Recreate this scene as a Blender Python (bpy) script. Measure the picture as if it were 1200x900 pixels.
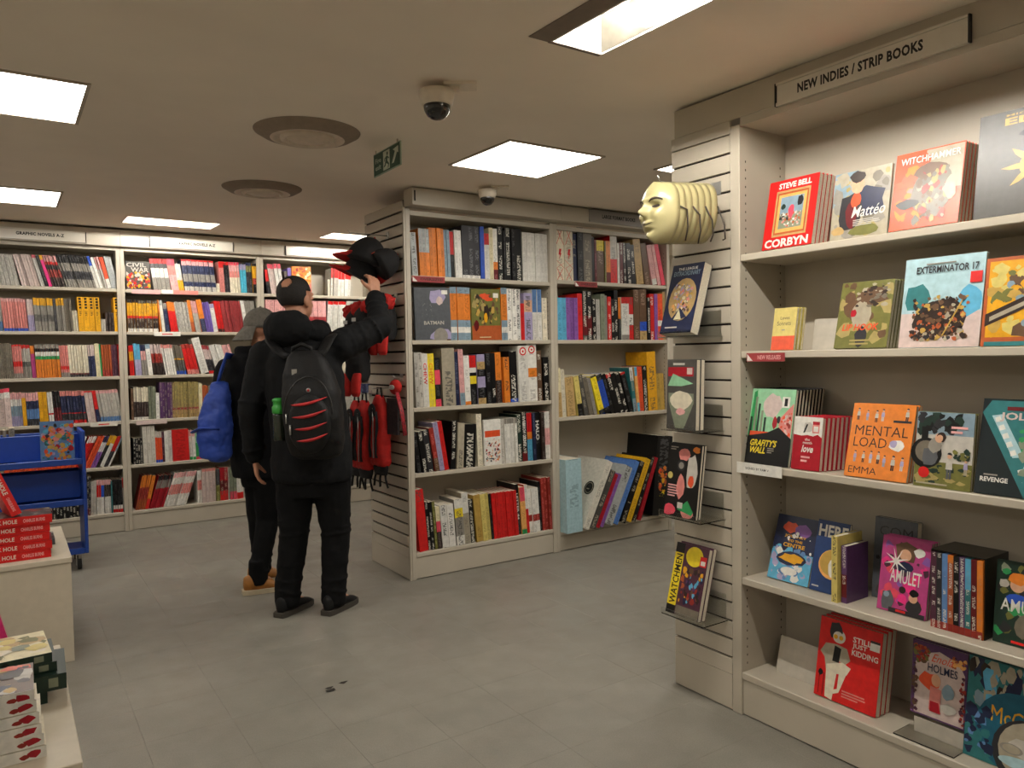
import bpy, bmesh, math, random
from mathutils import Vector, Matrix
from mathutils.bvhtree import BVHTree

PI = math.pi
scene = bpy.context.scene
for o in list(bpy.data.objects):
    bpy.data.objects.remove(o, do_unlink=True)
C = scene.collection

# ------------------------------------------------------------------ camera
CAM_H, YAW, PITCH, ROLL, FOCAL_PX = 1.42, .59, .0369, -.0156, 885.6
cy_, sy_, cp_, sp_ = math.cos(YAW), math.sin(YAW), math.cos(PITCH), math.sin(PITCH)
FWD = Vector((sy_ * cp_, cy_ * cp_, -sp_))
RGT = Vector((cy_, -sy_, 0))
UPV = RGT.cross(FWD)
RGT2 = math.cos(ROLL) * RGT + math.sin(ROLL) * UPV
UPV2 = -math.sin(ROLL) * RGT + math.cos(ROLL) * UPV
cam_data = bpy.data.cameras.new('camera')
cam_data.sensor_width = 36
cam_data.lens = 36 * FOCAL_PX / 1200
cam_data.clip_start = .05
cam = bpy.data.objects.new('camera', cam_data)
C.objects.link(cam)
cam.matrix_world = Matrix(((RGT2.x, UPV2.x, -FWD.x, 0), (RGT2.y, UPV2.y, -FWD.y, 0),
                           (RGT2.z, UPV2.z, -FWD.z, CAM_H), (0, 0, 0, 1)))
scene.camera = cam

# ------------------------------------------------------------------ world, exposure
world = bpy.data.worlds.new('world')
scene.world = world
world.use_nodes = True
world.node_tree.nodes['Background'].inputs[0].default_value = (1, .94, .86, 1)
world.node_tree.nodes['Background'].inputs[1].default_value = .02
scene.view_settings.view_transform = 'Standard'
scene.view_settings.look = 'None'
scene.view_settings.gamma = 1
scene.view_settings.use_curve_mapping = False
scene.view_settings.exposure = -0.1
LAMP = 17.0            # emission of the ceiling diffusers
LAMP_COLOR = (1, .95, .87)

def ceil_z(y):        # the ceiling rises a little towards the back wall
    return 2.44 + .018 * (y - 2.2)

# ------------------------------------------------------------------ helpers
def srgb(h):
    h = h.lstrip('#')
    out = []
    for i in (0, 2, 4):
        c = int(h[i:i + 2], 16) / 255
        out.append(c / 12.92 if c <= .04045 else ((c + .055) / 1.055) ** 2.4)
    return tuple(out)

PAL = {k: srgb(v) for k, v in dict(
    white='dcd9d0', offwhite='cfcabc', lightgrey='b9b4aa', silver='a9adab', grey='8b867d', darkgrey='4a4844', charcoal='2a292c', slate='55585c', black='0d0c0d',
    red='c8201e', crimson='a01524', darkred='5e1418', redbrown='8e2b22', dullred='93383a', redorange='d8502a', orange='d97c2a', orangepale='dfa45c', rust='a8542c', amber='d99e1c',
    gold='b9974a', yellow='e3cb2a', yellow2='d9a81e', paleyellow='cdbb6a', cream='d8cda6', ivory='d9d0b8', tan='b39562', khaki='a0905a', brown='5f4632', darkbrown='2e211c', browngrey='6e6659', stone='a39a86',
    olive='6b6a35', green='2f8f52', greenpale='8fc49a', darkgreen='1c3128', greygreen='7e8570', teal='2e6e70', cyan='4fb4d0', skyblue='5aa6c8', palesky='a5c4cb', steelblue='5b7fae', blue='2a50b4', blue2='4f78b8', navy='1c2340', bluegrey='7f95a2',
    lavender='a198b8', purple='84559c', purple2='6f5aa8', purple3='573760', plum='4a2838', magenta='b0407a', hotpink='e0307e', pink='d84a5c', pinkpale='dda3a0', pinkgrey='c9b5ae', salmon='d4827a', skin='d0a080',
    page='cfc7b2', page2='b8ab92').items()}

_m = {}
def nodes_of(name):
    m = bpy.data.materials.new(name)
    m.use_nodes = True
    nt = m.node_tree
    return m, nt, nt.nodes['Principled BSDF']

def paint(name, col, rough=.5, metal=0., grain=.04, scale=30., bump=0., bscale=200., spec=.5, coat=0.):
    """plain surface with a slight procedural unevenness of tone and relief"""
    if name in _m: return _m[name]
    m, nt, b = nodes_of(name)
    if isinstance(col, str): col = PAL[col] if col in PAL else srgb(col)
    b.inputs['Roughness'].default_value = rough
    b.inputs['Metallic'].default_value = metal
    b.inputs['Specular IOR Level'].default_value = spec
    b.inputs['Coat Weight'].default_value = coat
    tc = nt.nodes.new('ShaderNodeTexCoord')
    n = nt.nodes.new('ShaderNodeTexNoise')
    n.inputs['Scale'].default_value = scale
    n.inputs['Detail'].default_value = 4
    nt.links.new(tc.outputs['Object'], n.inputs['Vector'])
    r = nt.nodes.new('ShaderNodeValToRGB')
    r.color_ramp.elements[0].color = (*[c * (1 - grain * 2) for c in col], 1)
    r.color_ramp.elements[1].color = (*[min(1, c * (1 + grain * 2)) for c in col], 1)
    r.color_ramp.elements[0].position, r.color_ramp.elements[1].position = .3, .7
    nt.links.new(n.outputs[0], r.inputs[0])
    nt.links.new(r.outputs[0], b.inputs['Base Color'])
    if bump:
        n2 = nt.nodes.new('ShaderNodeTexNoise')
        n2.inputs['Scale'].default_value = bscale
        n2.inputs['Detail'].default_value = 5
        nt.links.new(tc.outputs['Object'], n2.inputs['Vector'])
        bp = nt.nodes.new('ShaderNodeBump')
        bp.inputs['Strength'].default_value = bump
        bp.inputs['Distance'].default_value = .01
        nt.links.new(n2.outputs[0], bp.inputs['Height'])
        nt.links.new(bp.outputs[0], b.inputs['Normal'])
    _m[name] = m
    return m

def glow(name, col, strength):
    if name in _m: return _m[name]
    m, nt, b = nodes_of(name)
    b.inputs['Base Color'].default_value = (.8, .8, .8, 1)
    b.inputs['Emission Color'].default_value = (*col, 1)
    b.inputs['Emission Strength'].default_value = strength
    # faint prismatic texture of the diffuser sheet
    v = nt.nodes.new('ShaderNodeTexVoronoi'); v.inputs['Scale'].default_value = 60
    bp = nt.nodes.new('ShaderNodeBump'); bp.inputs['Strength'].default_value = .1
    nt.links.new(v.outputs[0], bp.inputs['Height']); nt.links.new(bp.outputs[0], b.inputs['Normal'])
    _m[name] = m
    return m

def printed(name='printed_card', rough=.38, ink=True):
    """printed paper / card: colour from the mesh, lettering-like ink on the spines"""
    if name in _m: return _m[name]
    m, nt, b = nodes_of(name)
    L, N = nt.links.new, nt.nodes.new
    b.inputs['Roughness'].default_value = rough
    b.inputs['Specular IOR Level'].default_value = .35
    a = N('ShaderNodeAttribute'); a.attribute_name = 'Col'
    col = a.outputs['Color']
    n0 = N('ShaderNodeTexNoise'); n0.inputs['Scale'].default_value = 45; n0.inputs['Detail'].default_value = 3
    tc = N('ShaderNodeTexCoord'); L(tc.outputs['Object'], n0.inputs['Vector'])
    mr = N('ShaderNodeMapRange'); mr.inputs[1].default_value = .3; mr.inputs[2].default_value = .7
    mr.inputs[3].default_value = .86; mr.inputs[4].default_value = 1.08
    L(n0.outputs[0], mr.inputs[0])
    mx = N('ShaderNodeMix'); mx.data_type = 'RGBA'; mx.blend_type = 'MULTIPLY'; mx.inputs[0].default_value = 1
    L(col, mx.inputs[6]); L(mr.outputs[0], mx.inputs[7])
    col = mx.outputs[2]
    if ink:
        i = N('ShaderNodeAttribute'); i.attribute_name = 'Ink'
        uv = N('ShaderNodeUVMap'); uv.uv_map = 'UVMap'
        def M_(op, x, y=None):
            q = N('ShaderNodeMath'); q.operation = op
            for k_, v_ in enumerate((x, y)):
                if v_ is None: continue
                if isinstance(v_, (int, float)): q.inputs[k_].default_value = v_
                else: L(v_, q.inputs[k_])
            return q.outputs[0]
        sx = N('ShaderNodeSeparateXYZ'); L(uv.outputs[0], sx.inputs[0])
        fr = M_('FRACT', sx.outputs[0]); fl = M_('FLOOR', sx.outputs[0])
        strip = M_('LESS_THAN', M_('ABSOLUTE', M_('SUBTRACT', fr, .5)), .27)          # lettering stays in the middle of the spine
        cv = N('ShaderNodeCombineXYZ'); L(M_('MULTIPLY', fr, 2.4), cv.inputs[0]); L(M_('MULTIPLY', sx.outputs[1], 2.1), cv.inputs[1]); L(M_('MULTIPLY', fl, 3.71), cv.inputs[2])
        no = N('ShaderNodeTexNoise'); no.inputs['Scale'].default_value = 1.5; no.inputs['Detail'].default_value = 1; L(cv.outputs[0], no.inputs['Vector'])
        cw = N('ShaderNodeCombineXYZ'); L(M_('MULTIPLY', sx.outputs[1], .17), cw.inputs[1]); L(M_('MULTIPLY', fl, 5.13), cw.inputs[2])
        wd = N('ShaderNodeTexNoise'); wd.inputs['Scale'].default_value = 1.3; wd.inputs['Detail'].default_value = 0; L(cw.outputs[0], wd.inputs['Vector'])
        mask = M_('MULTIPLY', M_('MULTIPLY', M_('GREATER_THAN', no.outputs[0], .5), M_('GREATER_THAN', wd.outputs[0], .47)), strip)
        mu = N('ShaderNodeMath'); mu.operation = 'MULTIPLY'
        L(mask, mu.inputs[0]); L(i.outputs['Alpha'], mu.inputs[1])
        m2 = N('ShaderNodeMix'); m2.data_type = 'RGBA'
        L(mu.outputs[0], m2.inputs[0]); L(col, m2.inputs[6]); L(i.outputs['Color'], m2.inputs[7])
        col = m2.outputs[2]
    L(col, b.inputs['Base Color'])
    _m[name] = m
    return m

def clear_plastic():
    if 'acrylic' in _m: return _m['acrylic']
    m, nt, b = nodes_of('clear_acrylic')
    b.inputs['Base Color'].default_value = (.93, .95, .94, 1)
    b.inputs['Roughness'].default_value = .06
    b.inputs['Transmission Weight'].default_value = 1
    b.inputs['IOR'].default_value = 1.2
    n = nt.nodes.new('ShaderNodeTexNoise'); n.inputs['Scale'].default_value = 25
    mr = nt.nodes.new('ShaderNodeMapRange'); mr.inputs[3].default_value = .04; mr.inputs[4].default_value = .16
    nt.links.new(n.outputs[0], mr.inputs[0]); nt.links.new(mr.outputs[0], b.inputs['Roughness'])
    _m['acrylic'] = m
    return m

class MB:
    """collects geometry for ONE mesh object; optional face colours, inks and uvs"""
    def __init__(s): s.v, s.f, s.c, s.k, s.u, s.mi, s.smooth = [], [], {}, {}, {}, {}, False
    def face(s, idx, col=None, ink=None, uv=None, mi=0):
        i = len(s.f); s.f.append(tuple(idx))
        if col is not None: s.c[i] = PAL[col] if isinstance(col, str) and col in PAL else (srgb(col) if isinstance(col, str) else col)
        if ink is not None: s.k[i] = ink
        if uv is not None: s.u[i] = uv
        if mi: s.mi[i] = mi
    def pts(s, ps):
        n = len(s.v); s.v.extend(tuple(p) for p in ps); return list(range(n, n + len(ps)))
    def poly(s, ps, col=None, **kw): s.face(s.pts(ps), col, **kw)
    def box(s, x0, y0, z0, x1, y1, z1, col=None, mi=0, M=None):
        P = [(x0, y0, z0), (x1, y0, z0), (x1, y1, z0), (x0, y1, z0), (x0, y0, z1), (x1, y0, z1), (x1, y1, z1), (x0, y1, z1)]
        if M is not None: P = [M @ Vector(p) for p in P]
        i = s.pts(P)
        for q in ((0, 3, 2, 1), (4, 5, 6, 7), (0, 1, 5, 4), (1, 2, 6, 5), (2, 3, 7, 6), (3, 0, 4, 7)):
            s.face([i[k] for k in q], col, mi=mi)
        return s
    def rings(s, rs, cap=True, col=None, mi=0, closed=True):
        ids = [s.pts(r) for r in rs]
        n = len(rs[0])
        for a, b in zip(ids, ids[1:]):
            for k in range(n if closed else n - 1):
                s.face((a[k], a[(k + 1) % n], b[(k + 1) % n], b[k]), col, mi=mi)
        if cap:
            s.face(ids[0][::-1], col, mi=mi); s.face(ids[-1], col, mi=mi)
        return s
    def lathe(s, prof, at=(0, 0, 0), n=24, col=None, mi=0, cap=True):
        at = Vector(at)
        return s.rings([[at + Vector((r * math.cos(2 * PI * k / n), r * math.sin(2 * PI * k / n), z)) for k in range(n)] for r, z in prof], cap, col, mi)
    def tube(s, path, r, n=8, col=None, mi=0, flat=1., cap=True, up=None):
        path = [Vector(p) for p in path]
        rs = []
        prev = None
        for i, p in enumerate(path):
            t = (path[min(i + 1, len(path) - 1)] - path[max(i - 1, 0)]).normalized()
            if prev is None:
                a = Vector(up) if up else (Vector((0, 0, 1)) if abs(t.z) < .9 else Vector((1, 0, 0)))
                prev = (a - t * a.dot(t)).normalized()
            prev = (prev - t * prev.dot(t)).normalized()
            q = t.cross(prev)
            rr = r[i] if isinstance(r, (list, tuple)) else r
            rs.append([p + prev * rr * flat * math.cos(2 * PI * k / n) + q * rr * math.sin(2 * PI * k / n) for k in range(n)])
        return s.rings(rs, cap, col, mi)
    def ell(s, c, r, n=20, m=12, M=None, col=None, mi=0):
        c = Vector(c); r = (r, r, r) if isinstance(r, (int, float)) else r
        rs = []
        for j in range(1, m):
            t = PI * j / m
            ring = [Vector((r[0] * math.sin(t) * math.cos(2 * PI * k / n), r[1] * math.sin(t) * math.sin(2 * PI * k / n), -r[2] * math.cos(t))) for k in range(n)]
            if M is not None: ring = [M @ p for p in ring]
            rs.append([c + p for p in ring])
        return s.rings(rs, True, col, mi)
    def cap(s, p0, r0, p1, r1, n=14):
        """tapered capsule"""
        p0, p1 = Vector(p0), Vector(p1)
        t = (p1 - p0).normalized()
        a = Vector((0, 0, 1)) if abs(t.z) < .9 else Vector((1, 0, 0))
        u = (a - t * a.dot(t)).normalized(); w = t.cross(u)
        prof = [(-r0 * math.cos(j * PI / 10), r0 * math.sin(j * PI / 10)) for j in range(1, 6)]
        L = (p1 - p0).length
        prof += [(L + r1 * math.sin(j * PI / 10), r1 * math.cos(j * PI / 10)) for j in range(0, 5)]
        return s.rings([[p0 + t * d + (u * math.cos(2 * PI * k / n) + w * math.sin(2 * PI * k / n)) * r for k in range(n)] for d, r in prof])
    def loft(s, secs, n=28, e=2.0):
        """secs: (z, cx, cy, rx, ry); e: superellipse exponent"""
        def sg(v): return math.copysign(abs(v) ** (2 / e), v)
        return s.rings([[(cx + rx * sg(math.cos(2 * PI * k / n)), cy + ry * sg(math.sin(2 * PI * k / n)), z) for k in range(n)] for z, cx, cy, rx, ry in secs])
    def mesh(s, name, mats, smooth=False):
        me = bpy.data.meshes.new(name)
        me.from_pydata(s.v, [], s.f)
        for m in (mats if isinstance(mats, (list, tuple)) else [mats]): me.materials.append(m)
        if s.mi:
            for i, k in s.mi.items(): me.polygons[i].material_index = k
        if s.c:
            at = me.color_attributes.new('Col', 'FLOAT_COLOR', 'CORNER')
            ki = me.color_attributes.new('Ink', 'FLOAT_COLOR', 'CORNER') if s.k else None
            uv = me.uv_layers.new(name='UVMap') if s.u else None
            for p in me.polygons:
                col = s.c.get(p.index, (.5, .5, .5))
                for j, l in enumerate(p.loop_indices):
                    at.data[l].color = (*col, 1)
                    if ki: ki.data[l].color = s.k.get(p.index, (0, 0, 0, 0))
                    if uv and p.index in s.u: uv.data[l].uv = s.u[p.index][j]
        if smooth or s.smooth:
            for p in me.polygons: p.use_smooth = True
        me.update()
        return me
    def build(s, name, mats, parent=None, smooth=False, loc=None, rot=None):
        o = bpy.data.objects.new(name, s.mesh(name, mats, smooth))
        C.objects.link(o)
        if parent is not None: o.parent = parent
        if loc: o.location = loc
        if rot: o.rotation_euler = rot
        return o

def tag(o, label=None, cat=None, group=None, kind=None):
    if label: o['label'] = label
    if cat: o['category'] = cat
    if group: o['group'] = group
    if kind: o['kind'] = kind
    return o

def thing(name, label, cat, loc=(0, 0, 0), rot=(0, 0, 0), group=None):
    o = bpy.data.objects.new(name, None)
    o.empty_display_size = .05
    C.objects.link(o)
    o.location = loc; o.rotation_euler = rot
    return tag(o, label, cat, group)

def link_mesh(name, me, parent=None, loc=None, rot=None):
    o = bpy.data.objects.new(name, me)
    C.objects.link(o)
    if parent is not None: o.parent = parent
    if loc: o.location = loc
    if rot: o.rotation_euler = rot
    return o

def copy_tree(o, parent=None):
    c = o.copy(); C.objects.link(c)
    if parent is not None: c.parent = parent
    for ch in list(o.children): copy_tree(ch, c)
    return c

def bevelled(x0, y0, z0, x1, y1, z1, r=.004, seg=2):
    bm = bmesh.new()
    bmesh.ops.create_cube(bm, size=1)
    for v in bm.verts:
        v.co = ((x0 + x1) / 2 + v.co.x * (x1 - x0), (y0 + y1) / 2 + v.co.y * (y1 - y0), (z0 + z1) / 2 + v.co.z * (z1 - z0))
    bmesh.ops.bevel(bm, geom=bm.edges[:], offset=r, segments=seg, affect='EDGES', profile=.5)
    return bm

def bobj(name, bm, mat, parent=None, loc=None, rot=None, smooth=False):
    me = bpy.data.meshes.new(name)
    bm.to_mesh(me); bm.free()
    me.materials.append(mat)
    if smooth:
        for p in me.polygons: p.use_smooth = True
    return link_mesh(name, me, parent, loc, rot)

def bbox(name, b, mat, parent=None, r=.003, seg=1):
    return bobj(name, bevelled(*b, r=r, seg=seg), mat, parent)

def modded(mb, voxel=None, smooth=0, subsurf=0, disp=None):
    """run modifiers on a temporary object and return the resulting mesh"""
    me = mb.mesh('tmp', [])
    o = bpy.data.objects.new('tmp', me); C.objects.link(o)
    if voxel:
        m = o.modifiers.new('r', 'REMESH'); m.mode = 'VOXEL'; m.voxel_size = voxel
    if smooth:
        m = o.modifiers.new('s', 'SMOOTH'); m.iterations = smooth; m.factor = .5
    if subsurf:
        m = o.modifiers.new('u', 'SUBSURF'); m.levels = subsurf; m.render_levels = subsurf
    if disp:
        tx = bpy.data.textures.new('folds', 'CLOUDS'); tx.noise_scale = disp[1]; tx.noise_depth = 2
        m = o.modifiers.new('d', 'DISPLACE'); m.texture = tx; m.strength = disp[0]; m.mid_level = .5; m.texture_coords = 'GLOBAL'
    dg = bpy.context.evaluated_depsgraph_get()
    r = bpy.data.meshes.new_from_object(o.evaluated_get(dg))
    bpy.data.objects.remove(o, do_unlink=True)
    for p in r.polygons: p.use_smooth = True
    return r

def finish(name, me, mat, parent=None):
    me.materials.clear(); me.materials.append(mat)
    return link_mesh(name, me, parent)

# ---- lettering: outlines of the built-in font turned into flat meshes
_txt = {}
def glyphs(s, bold=.0, space=1.):
    k = (s, bold, space)
    if k in _txt: return _txt[k]
    cu = bpy.data.curves.new('t', 'FONT'); cu.body = s; cu.size = 1; cu.offset = bold; cu.resolution_u = 2; cu.space_character = space
    o = bpy.data.objects.new('t', cu); C.objects.link(o)
    dg = bpy.context.evaluated_depsgraph_get()
    me = bpy.data.meshes.new_from_object(o.evaluated_get(dg))
    vs = [(v.co.x, v.co.y) for v in me.vertices]; fs = [tuple(p.vertices) for p in me.polygons]
    bpy.data.objects.remove(o, do_unlink=True); bpy.data.meshes.remove(me)
    x0 = min(v[0] for v in vs); x1 = max(v[0] for v in vs); y0 = min(v[1] for v in vs); y1 = max(v[1] for v in vs)
    _txt[k] = ([((x - x0) / (x1 - x0), (y - y0) / (y1 - y0)) for x, y in vs], fs, (x1 - x0) / (y1 - y0))
    return _txt[k]

class Art(MB):
    """flat print on a board: coordinates are fractions of the board, y is the layer"""
    def __init__(s, w, h, y=-.0003): super().__init__(); s.w, s.h, s.y = w, h, y
    def P(s, u, v): return (u * s.w, s.y, v * s.h)
    def up(s): s.y -= .00002
    def rect(s, u0, v0, u1, v1, col): s.up(); s.poly([s.P(u0, v0), s.P(u1, v0), s.P(u1, v1), s.P(u0, v1)], col)
    def shape(s, pts, col): s.up(); s.poly([s.P(*p) for p in pts], col)
    def disc(s, u, v, r, col, ry=None, n=20, a0=0, a1=2 * PI):
        ry = r * s.w / s.h if ry is None else ry
        s.up(); s.poly([s.P(u + r * math.cos(a0 + (a1 - a0) * k / n), v + ry * math.sin(a0 + (a1 - a0) * k / n)) for k in range(n)], col)
    def blob(s, u, v, ru, rv, col, seed=0, n=11, rough=.3):
        R = random.Random(seed); s.up()
        s.poly([s.P(min(.995, max(.005, u + ru * (1 - rough * R.random()) * math.cos(2 * PI * k / n))), min(.995, max(.005, v + rv * (1 - rough * R.random()) * math.sin(2 * PI * k / n)))) for k in range(n)], col)
    def scatter(s, n, cols, u0, v0, u1, v1, size, seed=0, asp=1.):
        R = random.Random(seed)
        for i in range(int(n * 2.2)):
            z = size * .62 * (.4 + 1.2 * R.random())
            s.blob(u0 + (u1 - u0) * R.random(), v0 + (v1 - v0) * R.random(), z, z * asp * s.w / s.h, R.choice(cols), R.random(), 7, .55)
    def text(s, t, u0, v0, u1, v1, col, bold=.0, shear=0., rot=0., space=1.):
        vs, fs, _ = glyphs(t, bold, space); s.up()
        if rot:   # text runs up or down the board
            if rot > 0: q = [s.P(u1 - y * (u1 - u0), v0 + x * (v1 - v0)) for x, y in vs]
            else: q = [s.P(u0 + y * (u1 - u0), v1 - x * (v1 - v0)) for x, y in vs]
        else: q = [s.P(u0 + x * (u1 - u0) + shear * y, v0 + y * (v1 - v0)) for x, y in vs]
        i = s.pts(q)
        for f in fs: s.face([i[k] for k in f], col)
    def lines(s, n, u0, v0, u1, v1, col, seed=1):
        R = random.Random(seed)
        for k in range(n):
            v = v0 + (v1 - v0) * (k + .2) / n
            s.rect(u0, v, u0 + (u1 - u0) * (.6 + .4 * R.random()), v + (v1 - v0) / n * .5, col)

PRINT = printed()
ARTM = printed('printed_cover', .3, ink=False)
PAGES = paint('page_edges', 'page', .9, grain=.08, scale=350)
SHELF = paint('shelf_enamel', '#b6ad9c', .42, grain=.02, scale=6, bump=.02, bscale=400)
SHELF_IN = SHELF
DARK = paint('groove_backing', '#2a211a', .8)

# ------------------------------------------------------------------ the room
def struct(name, mb, mat, parent=None):
    o = mb.build(name, mat, parent)
    if parent is None: o['kind'] = 'structure'
    return o

def floor_mat():
    m, nt, b = nodes_of('vinyl_floor')
    L, N = nt.links.new, nt.nodes.new
    tc = N('ShaderNodeNewGeometry')
    def noise(sc, det, lo, hi):
        n = N('ShaderNodeTexNoise'); n.inputs['Scale'].default_value = sc; n.inputs['Detail'].default_value = det
        L(tc.outputs['Position'], n.inputs['Vector'])
        r = N('ShaderNodeMapRange'); r.inputs[1].default_value = .3; r.inputs[2].default_value = .7; r.inputs[3].default_value = lo; r.inputs[4].default_value = hi
        L(n.outputs[0], r.inputs[0]); return r.outputs[0]
    a, c, d = noise(1.6, 5, .9, 1.08), noise(9, 6, .94, 1.05), noise(220, 4, .84, 1.1)
    m1 = N('ShaderNodeMath'); m1.operation = 'MULTIPLY'; L(a, m1.inputs[0]); L(c, m1.inputs[1])
    m2 = N('ShaderNodeMath'); m2.operation = 'MULTIPLY'; L(m1.outputs[0], m2.inputs[0]); L(d, m2.inputs[1])
    mx = N('ShaderNodeMix'); mx.data_type = 'RGBA'; mx.blend_type = 'MULTIPLY'; mx.inputs[0].default_value = 1
    mx.inputs[6].default_value = (*srgb('#7f7b71'), 1); L(m2.outputs[0], mx.inputs[7])
    L(mx.outputs[2], b.inputs['Base Color'])
    r = noise(5, 5, .3, .55); L(r, b.inputs['Roughness'])
    b.inputs['Specular IOR Level'].default_value = .4
    bp = N('ShaderNodeBump'); bp.inputs['Strength'].default_value = .06; bp.inputs['Distance'].default_value = .01
    n = N('ShaderNodeTexNoise'); n.inputs['Scale'].default_value = 60; n.inputs['Detail'].default_value = 6; L(tc.outputs['Position'], n.inputs['Vector'])
    L(n.outputs[0], bp.inputs['Height']); L(bp.outputs[0], b.inputs['Normal'])
    return m

WALLM = paint('wall_paint', '#d5ccbb', .8, grain=.02, scale=4, bump=.03)
CEILM = paint('ceiling_paint', '#eee3d2', .85, grain=.015, scale=3, bump=.03, bscale=120)
RX0, RX1, RY0, RY1 = -3.6, 6.2, -3.2, 7.42
FM = floor_mat()
fl = struct('floor', MB().box(RX0, RY0, -.1, RX1, RY1, -.003), paint('floor_screed', '#6a655b', .9))
TP, TX, TY = .316, 1.965, 1.807          # vinyl tile pitch and one grid corner
def tile(m, x0, y0, x1, y1, g=.0002, b=.0004):
    lo = [(x0 + g, y0 + g), (x1 - g, y0 + g), (x1 - g, y1 - g), (x0 + g, y1 - g)]
    hi = [(x0 + g + b, y0 + g + b), (x1 - g - b, y0 + g + b), (x1 - g - b, y1 - g - b), (x0 + g + b, y1 - g - b)]
    m.rings([[(*p, -.0029) for p in lo], [(*p, -.0008) for p in lo], [(*p, 0) for p in hi]])
tm = MB(); tile(tm, 0, 0, TP, TP); tile_me = tm.mesh('tile', FM)
rest = MB()
for i in range(math.floor((RX0 - TX) / TP), math.ceil((RX1 - TX) / TP)):
    for j in range(math.floor((RY0 - TY) / TP), math.ceil((RY1 - TY) / TP)):
        x, y = TX + i * TP, TY + j * TP
        if 1.2 < y < 5.3 and -.3 + .05 < x < 2.4 and x > (y - 5.2) * .25:
            o = link_mesh('tile', tile_me, fl, (x, y, 0))
        else: tile(rest, max(x, RX0), max(y, RY0), min(x + TP, RX1), min(y + TP, RY1))
o = rest.build('far_tiles', FM, fl); o['kind'] = 'stuff'
HOLES = [(1.503, .80, 1.706, 1.974), (.80, 6.34, 1.46, 6.66), (2.40, 6.34, 3.02, 6.66)]   # openings of the recessed trough lights
cm = MB()
xs = sorted({RX0, RX1, *[h[0] for h in HOLES], *[h[2] for h in HOLES]}); ys = sorted({RY0, RY1, *[h[1] for h in HOLES], *[h[3] for h in HOLES]})
for x0, x1 in zip(xs, xs[1:]):
    for y0, y1 in zip(ys, ys[1:]):
        if any(h[0] <= x0 and x1 <= h[2] and h[1] <= y0 and y1 <= h[3] for h in HOLES): continue
        i = cm.pts([(x0, y0, ceil_z(y0)), (x1, y0, ceil_z(y0)), (x1, y1, ceil_z(y1)), (x0, y1, ceil_z(y1)), (x0, y0, 2.8), (x1, y0, 2.8), (x1, y1, 2.8), (x0, y1, 2.8)])
        for q in ((0, 3, 2, 1), (4, 5, 6, 7), (0, 1, 5, 4), (1, 2, 6, 5), (2, 3, 7, 6), (3, 0, 4, 7)): cm.face([i[k] for k in q])
struct('ceiling', cm, CEILM)
struct('wall_back', MB().box(RX0 - .1, RY1, 0, RX1 + .1, RY1 + .1, 2.8), WALLM)
struct('wall_front', MB().box(RX0 - .1, RY0 - .1, 0, RX1 + .1, RY0, 2.8), WALLM)
struct('wall_left', MB().box(RX0 - .1, RY0, 0, RX0, RY1, 2.8), WALLM)
struct('wall_right', MB().box(RX1, RY0, 0, RX1 + .1, RY1, 2.8), WALLM)
struct('wall_partition', MB().box(2.66, RY0, 0, 2.86, 2.265, 2.5), WALLM)

# ------------------------------------------------------------------ ceiling lights
TRIM = paint('light_trim', '#b0a492', .5)
TILT = math.atan(.018)
DIFF = glow('lit_diffuser', LAMP_COLOR, LAMP)
def panel_light(x, y, label, group, sx=.6, sy=.6):
    t = thing('ceiling_light', label, 'ceiling light', (x, y, ceil_z(y) - .001), (TILT, 0, 0), group)
    fr = MB(); a, b, w = sx / 2, sy / 2, .014
    for q in ((-a, -b, a, -b + w), (-a, b - w, a, b), (-a, -b + w, -a + w, b - w), (a - w, -b + w, a, b - w)):
        fr.box(q[0], q[1], -.008, q[2], q[3], 0)
    fr.build('frame', TRIM, t)
    MB().box(-a + w, -b + w, -.005, a - w, b - w, -.0005).build('diffuser', DIFF, t)
    return t
panel_light(.0, 3.53, 'square lit ceiling panel between the blue trolley and the round vents', None)
panel_light(.04, 5.85, 'square lit ceiling panel above the blue trolley', None)
panel_light(2.33, 3.32, 'square lit ceiling panel beside the green exit sign', None)
panel_light(3.35, 2.80, 'square lit ceiling panel behind the mask stack', None)
for k_, (x, y) in enumerate(((-.6, -1.4), (2.33, -1.4), (-2.3, 3.5), (-2.3, 5.85), (-2.3, 1.1), (-2.3, -1.4), (4.8, 3.32), (4.8, 5.85))):  # panels added out of view to fill the room with light
    panel_light(x, y, 'added unseen ceiling panel giving fill light to the aisle', 'added ceiling panels out of view')

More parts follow.
